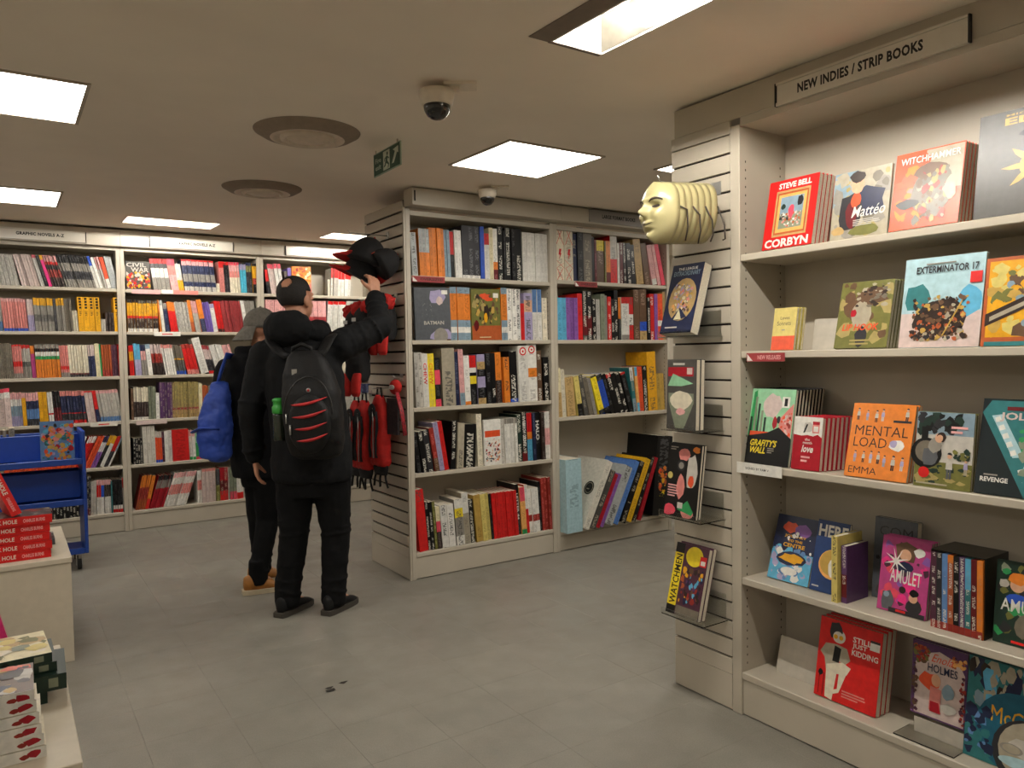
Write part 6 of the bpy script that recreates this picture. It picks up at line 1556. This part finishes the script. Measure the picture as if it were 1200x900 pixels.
# ---- second shopper: grey cap worn backwards, dark coat, tan shoes
P2 = (1.262, 4.786, 0)
m2 = MB()
HY = -.85
head_parts(m2, (.065, .05, 1.60), HY, 1.0)
m2.cap((.03, .02, 1.38), .058, (.055, .04, 1.55), .054)
m2.loft([(.74, .05, 0, .15, .11), (.9, .04, 0, .155, .11), (1.1, .01, 0, .15, .11), (1.25, -.0, 0, .17, .11), (1.36, .0, 0, .17, .1), (1.44, .02, .01, .1, .08)])
A2 = (Vector((-.15, .02, 1.35)), Vector((-.185, .0, 1.06)), Vector((-.1, .14, .86))), (Vector((.2, .03, 1.35)), Vector((.27, .08, 1.08)), Vector((.28, .27, 1.0)))
for a, b, c in A2: m2.cap(a, .052, b, .043); m2.cap(b, .041, c, .029)
hand(m2, A2[0][2] + Vector((.004, .01, -.01)), (.3, .5, -.8), (.8, -.2, 0), .5)
hand(m2, A2[1][2] + Vector((0, .01, 0)), (.0, 1, -.1), (-.6, 0, -.6), .5, mirror=-1)
H2 = ((.03, .02, .78), (.1, -.03, .78)); K2 = ((.005, .05, .44), (.085, -.01, .44)); N2 = ((-.005, .12, .09), (.045, -.10, .09))
for h, k, a in zip(H2, K2, N2): m2.cap(h, .082, k, .053); m2.cap(k, .051, a, .038); m2.cap(a, .036, (a[0] + .07, a[1] + .06, .03), .028)
b2 = finish('person', modded(m2, .0055, 3), SKINM)
b2.location = P2; b2.rotation_euler = (0, 0, -YAW)
tag(b2, 'person in grey cap, dark coat and tan shoes standing at the back shelves', 'person')
c2 = MB()
c2.loft([(.70, .05, 0, .175, .14), (.75, .05, 0, .185, .15), (.95, .035, 0, .185, .15), (1.15, .01, 0, .185, .145), (1.28, .0, 0, .195, .14), (1.37, .0, .01, .19, .125), (1.44, .02, .01, .14, .11), (1.50, .03, .02, .09, .085)])
for a, b, c in A2: c2.cap(a, .085, b, .068); c2.cap(b, .066, b.lerp(c, .96), .05); folds(c2, (a, b), .074, 3, .007); folds(c2, (b, c), .058, 3, .008)
c2.tube([(.03 + .105 * math.cos(q), .03 + .085 * math.sin(q), 1.475) for q in [2 * PI * k / 20 for k in range(21)]], .035, 12)
finish('coat', modded(c2, .009, 4, disp=(.016, .08)), COAT, b2)
t2 = MB(); t2.loft([(.64, .06, 0, .13, .11), (.74, .06, 0, .15, .125), (.82, .06, 0, .15, .125)])
for h, k, a in zip(H2, K2, N2):
    t2.cap(h, .105, k, .072); t2.cap(k, .07, (a[0], a[1], .13), .056); folds(t2, (k, a), .058, 4, .008)
    t2.rings([[(a[0] + r * math.cos(2 * PI * q / 18), a[1] + r * math.sin(2 * PI * q / 18), z) for q in range(18)] for z, r in ((.05, .054), (.08, .058), (.13, .056), (.2, .056))])
finish('trousers', modded(t2, .008, 4, disp=(.010, .07)), JEANS, b2)
SHOET = paint('tan_trainer', '#9a6426', .6, grain=.1); SOLET = paint('cream_sole', '#b3a488', .6)
for a in N2:
    shoe(b2, (a[0] - .085, a[1] - .05), (.88, .45), SHOET, SOLET, L=.30)
    MB().tube([(a[0], a[1], .055), (a[0], a[1], .125)], .043, 14).build('sock', SOCK, b2, True)
cp = MB(); R2 = rotz(HY); cc = Vector((.065, .05, 1.60)) + R2 @ Vector((0, -.012, .04))
rings = []
for jj in range(0, 11):
    t = jj / 10 * PI * .56
    rings.append([cc + R2 @ Vector((.088 * math.sin(t) * math.cos(2 * PI * k / 28), .108 * math.sin(t) * math.sin(2 * PI * k / 28), .108 * math.cos(t))) if jj else cc + R2 @ Vector((.002 * math.cos(2 * PI * k / 28), .002 * math.sin(2 * PI * k / 28), .108)) for k in range(28)])
cp.rings(rings)
co = cp.build('cap', CAPM, b2, True)
br = MB(); pr = []
for k in range(13):
    a = -PI / 2 + (k / 12 - .5) * 1.9
    pr.append(((.087 * math.cos(a), .107 * math.sin(a)), (.087 * math.cos(a) * .95, .107 * math.sin(a) - .075 * math.cos((k / 12 - .5) * 2.4))))
br.rings([[cc + R2 @ Vector((p[0][0], p[0][1], -.012)) for p in pr], [cc + R2 @ Vector(((p[0][0] + p[1][0]) / 2, (p[0][1] + p[1][1]) / 2, -.05)) for p in pr], [cc + R2 @ Vector((p[1][0], p[1][1], -.095)) for p in pr],
          [cc + R2 @ Vector((p[1][0], p[1][1], -.10)) for p in pr], [cc + R2 @ Vector((p[0][0], p[0][1], -.02)) for p in pr]], False, closed=False)
br.build('cap_brim', CAPM, co, True)
MB().ell(cc + Vector((0, 0, .108)), .008, 10, 6).build('cap_button', CAPM, co, True)
bk = thing('backpack', 'bright blue backpack worn by the person in the grey cap', 'backpack', P2, (0, 0, -YAW))
finish('bag', loft_pack([(.82, -.14, -.21, .05, .03), (.85, -.15, -.21, .085, .06), (.96, -.155, -.21, .098, .08), (1.08, -.15, -.2, .092, .075), (1.2, -.14, -.185, .075, .055), (1.29, -.13, -.165, .045, .03)], 2.6, .008, (.035, .07)), BLUEP, bk)
MB().tube([(-.15, -.17, 1.25), (-.13, -.15, 1.35), (-.12, -.08, 1.45), (-.11, .06, 1.44), (-.12, .14, 1.3)], .022, 8, flat=.3).build('shoulder_strap', BLUEP, bk, True)
MB().tube([(-.27, -.24, 1.0), (-.2, -.3, 1.03), (-.1, -.27, 1.02)], .018, 8, flat=.4).build('compression_strap', BLUEP, bk, True)

# ------------------------------------------------------------------ plinth tables with stacked books
PLM = paint('plinth_laminate', '#c2b8a4', .45, grain=.02)
def plinth(label, x0, y0, x1, y1, h):
    t = thing('display_plinth', label, 'display table', ((x0 + x1) / 2, (y0 + y1) / 2, 0))
    a, b = (x1 - x0) / 2, (y1 - y0) / 2
    bbox('top', (-a, -b, h - .025, a, b, h), PLM, t, .002)
    for q in (((-a + .004), -b + .004, a - .004, -b + .02), (-a + .004, b - .02, a - .004, b - .004), (-a + .004, -b + .021, -a + .02, b - .021), (a - .02, -b + .021, a - .004, b - .021)):
        bbox('side_panel', (q[0], q[1], .001, q[2], q[3], h - .0255), PLM, t, .001)
    return t
plinth('grey display plinth carrying the red spined stack', -.75, 4.12, .232, 4.95, .50)
plinth('grey display plinth carrying the white and green stacks', -.75, 1.98, .118, 2.86, .50)

def flat_book(w, d, t, cover_col, spine_col, art=None, spine_text=None, name='book', hard=True):
    """book lying flat, spine towards local -y; w along the spine"""
    m = MB(); b = .002
    m.box(0, 0, 0, w, d, b, cover_col); m.box(0, 0, t - b, w, d, t, cover_col); m.box(0, -.001, 0, w, .0015, t, spine_col)
    o = m.build(name, PRINT)
    MB().box(.002, .0016, b, w - .002, d - .003, t - b).build('pages', PAGES, o)
    if art:
        a = Art(w, d, 0); COVERS[art](a); q = a.build('cover_print', ARTM, o); q.rotation_euler = (-PI / 2, 0, 0); q.location = (0, 0, t)
    if spine_text:
        a = Art(w, t, -.0013); a.rect(0, 0, 1, 1, spine_col)
        for s, box, c in spine_text: a.text(s, *box, c, .02)
        a.build('spine_title', ARTM, o)
    return o
@cover('night')
def _(a): a.rect(0, 0, 1, 1, 'charcoal'); a.scatter(30, ['slate', 'charcoal', 'black', 'redbrown', 'grey', 'darkred'], .05, .05, .95, .95, .15, 3)
@cover('meadow')
def _(a): a.rect(0, 0, 1, 1, 'cream'); a.scatter(36, ['ivory', 'greygreen', 'cream', 'olive', 'tan', 'greenpale', 'paleyellow'], .05, .05, .95, .95, .16, 13)
@cover('market')
def _(a): a.rect(0, 0, 1, 1, 'brown'); a.scatter(36, ['redorange', 'darkbrown', 'gold', 'lightgrey', 'navy', 'dullred', 'tan'], .05, .05, .95, .95, .15, 23)
rr = random.Random(3)
for k in range(5):
    dx = rr.uniform(-.008, .008)
    o = flat_book(.29, .2, .0405, 'crimson', 'red', 'night' if k == 4 else None, [('BLACK HOLE', (.08, .28, .52, .75), 'offwhite'), ('CHARLES BURNS', (.6, .3, .9, .7), 'pinkpale')])
    o.location = (-.135 + dx, 4.19 + rr.uniform(-.006, .006), .5005 + k * .0412); o.rotation_euler = (0, 0, rr.uniform(-.02, .02))
    tag(o, f'red spined book lying flat, {ordinal(k + 1)} from bottom of the plinth stack', 'book', 'red spined stack on the far plinth')
o = spine_book(0, .042, .265, 0, 'red', '', 0, 0, .185, '', None)
q = Art(.042, .265); q.rect(0, 0, 1, 1, 'red'); q.text('BLACK HOLE', .22, .4, .72, .94, 'offwhite', .03, rot=-1); q.text('CHARLES BURNS', .3, .08, .62, .34, 'pinkpale', .02, rot=-1); q.build('spine_title', ARTM, o)
o.location = (.003, 4.2, .7075); o.rotation_euler = (math.radians(-6), math.radians(-21), math.radians(12))
tag(o, 'red spined book propped upright on top of its own stack', 'book')
o = flat_book(.24, .19, .03, 'bluegrey', 'slate', 'night'); o.location = (-.06, 4.47, .5005); tag(o, 'dark comic lying flat behind the red spined stack', 'book')

for k in range(6):
    o = flat_book(.24, .19, .0262, 'ivory', 'white', 'market' if k == 5 else None)
    a = Art(.24, .0262, -.0013); a.rect(0, 0, 1, 1, 'white'); a.blob(.9, .5, .085, .42, 'crimson', k, 9, .45); a.blob(.82, .35, .05, .25, 'redbrown', k + 9); a.lines(2, .1, .3, .6, .7, 'pinkgrey'); a.build('spine_print', ARTM, o)
    o.location = (-.19 - .004 * k, 2.06 + .003 * k, .5005 + k * .0267); o.rotation_euler = (0, 0, .02 * math.sin(k * 2.1))
    tag(o, f'white spined book with red motif, {ordinal(k + 1)} from bottom of stack', 'book', 'white spined stack on the near plinth')
for k, (w, x, y, t) in enumerate(((.25, -.185, 2.37, .036), (.28, -.17, 2.375, .042), (.28, -.19, 2.39, .026), (.28, -.2, 2.38, .026))):
    o = flat_book(w, .21, t, 'darkgreen', 'darkgreen', 'meadow' if k == 3 else None)
    a = Art(w, t, -.0013); a.rect(0, 0, 1, 1, 'darkgreen'); a.disc(.62, .5, .03, 'black'); a.rect(.85, .2, .93, .8, 'greygreen'); a.build('spine_print', ARTM, o)
    o.location = (x, y, .5005 + sum((.036, .042, .026, .026)[:k]) + .0006 * k); o.rotation_euler = (0, 0, (.05, -.03, .02, .06)[k])
    tag(o, f'green book lying flat, {ordinal(k + 1)} from bottom of its stack on the near plinth', 'book', 'green stack on the near plinth')
o = face_book(.19, .30, .02, None, 'hotpink', 'magenta'); q = Art(.19, .30); q.rect(0, 0, 1, 1, 'hotpink'); q.lines(3, .82, .3, .9, .7, 'pinkpale'); q.build('cover_print', ARTM, o)
o.location = (-.19, 2.66, .502); o.rotation_euler = (math.radians(-8), math.radians(-14), 0)
tag(o, 'hot pink book standing tilted behind the green stack', 'book')

# ------------------------------------------------------------------ blue book trolley
BLU = paint('trolley_blue', '#17429c', .4, grain=.03)
tr = thing('book_trolley', 'blue metal book trolley on castors before the back shelves', 'trolley', (.02, 6.12, 0))
for x in (-.52, .395):
    bbox('end_panel', (x, -.2, .11, x + .022, .2, .955), BLU, tr, .006, 2)
for z, zb in ((.74, .93), (.46, .665), (.125, .2)):
    bbox('shelf', (-.497, -.19, z - .012, .3945, .16, z), BLU, tr, .003)
    bbox('shelf_lip', (-.497, -.2, z - .014, .3945, -.191, z + .028), BLU, tr, .003)
    if z > .2: bbox('back_panel', (-.497, .161, z - .01, .3945, .171, zb), BLU, tr, .003)
# the panel facing the aisle below each shelf edge
bbox('front_panel', (-.497, .02, .47, .3945, .03, .66), BLU, tr, .003)
bbox('front_panel', (-.497, .02, .75, .3945, .03, .925), BLU, tr, .003)
RUB = paint('castor_rubber', '#1b1a19', .7); CHR = paint('castor_fork', '#b8b8b4', .3, .7)
for x in (-.48, .36):
    for y in (-.16, .16):
        w = MB(); w.tube([(x - .012, y, .036), (x + .012, y, .036)], .035, 20); cst = w.build('castor_wheel', RUB, tr, True)
        MB().box(x - .02, y - .015, .03, x - .016, y + .015, .109).box(x + .016, y - .015, .03, x + .02, y + .015, .109).box(x - .0155, y - .015, .1, x + .0155, y + .015, .109).build('castor_fork', CHR, cst)
@cover('splash')
def _(a): a.rect(0, 0, 1, 1, 'steelblue'); a.scatter(60, ['skyblue', 'redorange', 'charcoal', 'salmon', 'gold', 'teal', 'crimson', 'lavender', 'orange'], .06, .1, .94, .9, .13, 31); a.rect(0, 0, 1, .06, 'magenta')
o = face_book(.20, .285, .012, 'splash', 'steelblue'); o.location = (.178, 6.0, .7405); o.rotation_euler = (math.radians(-2), 0, 0); tag(o, 'busy multicoloured comic propped on the blue trolley', 'comic')
for k in range(12):
    w = rr.choice((.02, .026, .032)); m = MB(); sp_ = rr.choice(('lightgrey', 'silver', 'pinkgrey', 'grey', 'salmon', 'stone', 'bluegrey'))
    small_book(m, w, .225 + .02 * rr.random(), .12, sp_, 'p')
    o = m.build('book', PRINT); o.location = (-.38 + k * .035, 6.16, .7405); tag(o, f'{WORD.get(sp_, sp_)} magazine, {ordinal(k + 1)} in the row on top of the trolley', 'book', 'magazines on the trolley top')

# ------------------------------------------------------------------ stack of face masks on the slatwall
MASK = paint('mask_plastic', '#b0a77a', .28, grain=.02); MASKI = paint('mask_dark_line', '#2a2118', .6)
def mask_y(u, v):
    """depth of the face relief; u across -1..1, v up -1..1"""
    d = .10 * math.sqrt(max(.0, 1 - .96 * u * u)) * (1 - .35 * abs(v) ** 3)
    g = lambda a, b, s, r: math.exp(-((u - a) / s) ** 2 - ((v - b) / r) ** 2)
    f = .032 * g(0, -.05, .13, .14) + .018 * g(0, .15, .1, .22) + .012 * g(0, .38, .5, .08)
    f -= .018 * (g(.38, .17, .2, .09) + g(-.38, .17, .2, .09))
    f += .012 * (g(.5, -.14, .18, .16) + g(-.5, -.14, .18, .16)) + .012 * g(0, -.36, .3, .05) + .010 * g(0, -.47, .22, .05) + .022 * g(0, -.8, .22, .12) - .008 * g(0, -.6, .3, .06)
    return d + f * (1 - u ** 4) * (1 - v ** 6)
NU, NV = 40, 48
def mask_pt(u, v, off=0.):
    wv = .093 * math.sqrt(max(.004, 1 - abs(v) ** 3.2)) * (1 - .28 * max(0, -v) ** 1.6)
    return Vector((u * wv, -mask_y(u, v) - off, v * .115))
def make_mask(label):
    t = thing('face_mask', label, 'mask', group='masks stacked on one hook')
    m = MB()
    out = [[mask_pt(-1 + 2 * i / NU, -1 + 2 * k / NV) for i in range(NU + 1)] for k in range(NV + 1)]
    m.rings(out, False, closed=False)
    o = m.build('shell', MASK, t, True); s = o.modifiers.new('t', 'SOLIDIFY'); s.thickness = .002; s.offset = -1
    return t
def on_mask(u, v, o=.0012): return mask_pt(u, v, o)
for k in range(7):
    t = make_mask('cream plastic face mask, ' + ('front one of the hanging stack' if k == 0 else f'{ordinal(k + 1)} from the front of the stack'))
    t.location = (2.09 + k * .029, 2.05 - k * .004, 1.945 + .002 * k); t.rotation_euler = (0, 0, -PI / 2 - .1)
    if k == 0:
        for sgn in (-1, 1):
            MB().tube([on_mask(sgn * (.18 + .5 * q / 8), .30 + .10 * math.sin(PI * q / 8 * .9), .0) for q in range(9)], [.001 + .0035 * math.sin(PI * (q + .5) / 9.5) for q in range(9)], 6).build('brow', MASKI, t, True)
            e = MB(); e.poly([on_mask(sgn * (.38 + .17 * math.cos(2 * PI * q / 16)), .155 + .05 * math.sin(2 * PI * q / 16), .0016) for q in range(16)]); e.build('eye_opening', MASKI, t)
        MB().tube([on_mask(-.34 + .68 * q / 10, -.40 + .05 * (2 * q / 10 - 1) ** 2, .0003) for q in range(11)], [.0006 + .0016 * math.sin(PI * (q + .5) / 11) for q in range(11)], 6).build('mouth_line', MASKI, t, True)
    if k in (0, 2, 4, 6):
        MB().tube([mask_pt(1, .1), mask_pt(1, .1) + Vector((.004, .03, -.01 - .01 * k)), mask_pt(1, 0) + Vector((.002, .035, -.06 - .008 * k)), mask_pt(1, -.1) + Vector((-.006, .03, -.10 - .006 * (k % 3)))], .003, 6).build('strap', MASKI, t, True)
t = thing('slatwall_hook', 'metal hook carrying the stack of face masks', 'hook', (2.3535, 2.05, 2.062), (0, 0, -PI / 2))
MB().box(-.03, -.004, -.02, .03, -.0005, .03).build('hook_plate', METAL, t)
MB().tube([(0, -.004, 0), (0, -.30, .0), (0, -.315, .02)], .003, 8).build('hook_wire', METAL, t, True)

# ------------------------------------------------------------------ merchandise on the slatted end of the island
FELT = paint('black_felt', '#0e0d0e', .85, bump=.2); REDF = paint('red_felt', '#b3170f', .8, grain=.08, bump=.25, bscale=80); TAGR = paint('swing_tag_red', '#c8583f', .5); TAGW = paint('swing_tag_white', '#c2c0ba', .5)
def hook(y, z, L=.24, label='metal slatwall hook above the red bags'):
    t = thing('slatwall_hook', label, 'hook', (2.096, y, z), (0, 0, -PI / 2), 'hooks on the slatted end')
    MB().box(-.02, -.004, -.02, .02, -.0005, .025).build('hook_plate', METAL, t)
    MB().tube([(0, -.004, 0), (0, -L, 0), (0, -L - .012, .015)], .003, 8).build('hook_wire', METAL, t, True)
def cap_hat(label, loc, rot, s=1., tags=()):
    t = thing('cap', label, 'cap', loc, rot)
    m = MB(); m.rings([[Vector((.092 * math.sin(q) * math.cos(2 * PI * k / 28), .1 * math.sin(q) * math.sin(2 * PI * k / 28), .125 * math.cos(q))) * s for k in range(28)] for q in [.02] + [PI / 2 * j / 9 for j in range(1, 10)] + [PI / 2 + .12]], True)
    m.build('crown', FELT, t, True)
    b = MB(); lo, hi = [], []
    for k in range(15):
        a = (k / 14 - .5) * 2.3
        lo.append(Vector((.092 * math.sin(a), .098 * math.cos(a), 0)) * s); hi.append(Vector((.092 * math.sin(a) * .95, .098 * math.cos(a) + .085 * math.cos(a * 1.1), -.018 - .012 * math.cos(a))) * s)
    b.rings([lo, [(p + q) / 2 + Vector((0, 0, .006)) for p, q in zip(lo, hi)], hi, [p - Vector((0, 0, .004)) for p in hi], [p - Vector((0, 0, .006)) for p in lo]], False, closed=False)
    b.build('brim', REDF, t, True)
    MB().tube([Vector((.094 * math.sin(a), .102 * math.cos(a), .004)) * s for a in [-1.1 + 2.2 * k / 10 for k in range(11)]], .004, 6).build('red_edge', REDF, t, True)
    MB().ell((0, 0, .126 * s), .008, 10, 6).build('button', REDF, t, True)
    for (x, y, z, rx, ry, rz, c) in tags:
        o = MB().box(-.009, -.001, -.03, .009, .001, .03).build('swing_tag', TAGR if c == 'r' else TAGW, t); o.location = (x, y, z); o.rotation_euler = (rx, ry, rz)
    return t
YH = 4.52
hook(4.56, 2.215, .26, 'metal slatwall hook holding the black caps')
cap_hat('black and red cap with a red tag held by the man', (1.905, 4.485, 2.04), (.35, .25, .8), 1.2, ((.03, -.125, .03, .3, .1, .2, 'r'),))
cap_hat('black cap with white and red tags against the slatwall', (1.97, 4.40, 2.0), (-.5, .9, -.7), 1.05, ((-.1, .0, .05, .0, -.6, PI / 2, 'w'), (-.075, -.06, .0, 0, .8, PI / 2 + .4, 'r')))
cap_hat('black and red cap hanging lowest with its brim towards the shelves', (1.90, 4.57, 1.955), (.5, .1, 1.0), 1.1)

def plush_hat(label, loc, rz):
    """soft red and black hat with pompom tops and red flaps"""
    t = thing('plush_hat', label, 'plush hat', loc, (0, 0, rz), 'red and black plush hats')
    m = MB(); m.loft([(-.13, 0, 0, .07, .05), (-.1, 0, 0, .078, .06), (0, 0, 0, .078, .065), (.06, 0, 0, .062, .05), (.09, 0, 0, .035, .03)]); finish('hat_body', modded(m, .008, 4, disp=(.015, .05)), FELT, t)
    for x, z in ((-.045, .075), (.048, .08)):
        p = MB(); p.ell((x, -.01, z), (.04, .042, .044)); finish('pompom', modded(p, .006, 1, disp=(.03, .02)), REDF, t)
    for x in (-.042, .045):
        f = MB(); f.loft([(-.21, x, -.045, .03, .012), (-.19, x, -.05, .04, .02), (-.13, x, -.045, .04, .022), (-.08, x, -.035, .03, .02)]); finish('ear_flap', modded(f, .006, 3), REDF, t)
    MB().box(-.02, -.075, .0, .02, -.073, .02).build('care_label', TAGW, t)
    return t
for k, (lab, x, y, z) in enumerate((('plush red and black hat nearest the bookcase front', 2.01, 4.45, 1.68), ('plush red and black hat hanging behind the raised arm', 1.96, 4.645, 1.66), ('plush red and black hat furthest along the slatwall', 1.98, 4.84, 1.65), ('plush red and black hat hanging below the others', 1.87, 4.56, 1.42))):
    plush_hat(lab, (x, y, z), -PI / 2 + .2).scale = (1.15, 1.15, 1.15); hook(y, z + .13, 2.096 - x + .02, f'metal hook behind the {lab}')

def novelty_bag(label, loc, rz, w=.165, h=.46):
    """flat red and black bag with zip, round patch and dangling straps"""
    t = thing('novelty_bag', label, 'bag', loc, (0, 0, rz), 'red and black bags on the slatted end')
    m = MB(); m.loft([(-h, 0, 0, w * .44, .03), (-h + .03, 0, 0, w * .5, .045), (-h * .5, 0, 0, w * .5, .05), (-.06, 0, 0, w * .42, .04), (0, 0, 0, w * .16, .02)], 28, 3)
    bm = modded(m, .008, 4, disp=(.02, .06)); finish('bag_body', bm, REDF, t)
    for x in (-w * .24, w * .2):
        s = MB(); s.tube([(x + .01 * math.sin(k), -.05, -.1 - k * (h - .16) / 6) for k in range(7)], .011, 8, flat=.5); s.build('black_stripe', FELT, t, True)
    MB().tube([(0, -.052, -.08), (0.004, -.056, -.2), (0, -.054, -h + .06)], .004, 6).build('zip', METAL, t, True)
    d = MB(); d.ell((-w * .12, -.046, -.1), (.042, .012, .05)); d.build('round_patch', FELT, t, True)
    b = MB(); b.loft([(-h - .055, 0, 0, w * .4, .02), (-h - .01, 0, 0, w * .46, .032), (-h + .02, 0, 0, w * .46, .03)]); b.build('black_base', FELT, t, True)
    for x, dx in ((-w * .33, -.03), (0, -.012), (w * .3, .03)):
        MB().tube([(x, .0, -h - .04), (x + dx * .4, -.005, -h - .08), (x + dx, .0, -h - .135)], .0085, 6, flat=.4).build('strap_end', FELT, t, True)
    MB().tube([(-.03, 0, -.02), (-.02, 0, .05), (.02, 0, .05), (.03, 0, -.02)], .006, 8).build('hanging_loop', FELT, t, True)
    return t
for lab, x, y, z in (('red and black bag closest to the bookcase front', 2.0, 4.53, 1.18), ('red and black bag hanging in the middle', 1.97, 4.705, 1.14), ('red and black bag furthest along the slatwall', 1.99, 4.89, 1.13)):
    novelty_bag(lab, (x, y, z), -PI / 2 + .15); hook(y, z + .045, .14, f'metal hook above the {lab}')
t = thing('coin_purse', 'small round red purse with white label and patterned lanyard', 'purse', (2.05, 4.39, 1.235), (0, 0, -PI / 2 + .2))
p = MB(); p.ell((0, 0, 0), (.055, .03, .05)); finish('pouch', modded(p, .006, 2), REDF, t)
MB().ell((0, -.03, .0), (.03, .004, .017), 16, 6).build('label', TAGW, t, True)
MB().box(-.06, -.028, -.30, .05, -.012, -.07).build('dark_pocket', paint('dark_print_cloth', '#2a1d20', .7, grain=.3, scale=60), t)
MB().tube([(.04, -.02, -.03), (.09, -.022, -.15), (.115, -.018, -.30)], .016, 8, flat=.3).build('lanyard', paint('patterned_ribbon', '#8e1a24', .6, grain=.45, scale=90), t, True)
hook(4.39, 1.295, .05, 'short metal hook holding the round red purse')

# ------------------------------------------------------------------ scrap of litter on the floor
m = MB(); r9 = random.Random(4)
for k in range(6):
    c = Vector((r9.uniform(-.05, .05), r9.uniform(-.03, .03), .001)); a = r9.random() * 6
    m.poly([c + Vector((.022 * math.cos(a + q * 1.6), .012 * math.sin(a + q * 1.6), .003 * (q % 2))) for q in range(4)])
lx = m.build('litter_scrap', paint('litter_dark', '#2b251e', .9)); lx.location = (1.141, 3.115, .0005); tag(lx, 'small dark scrap of litter lying on the open floor', 'litter')
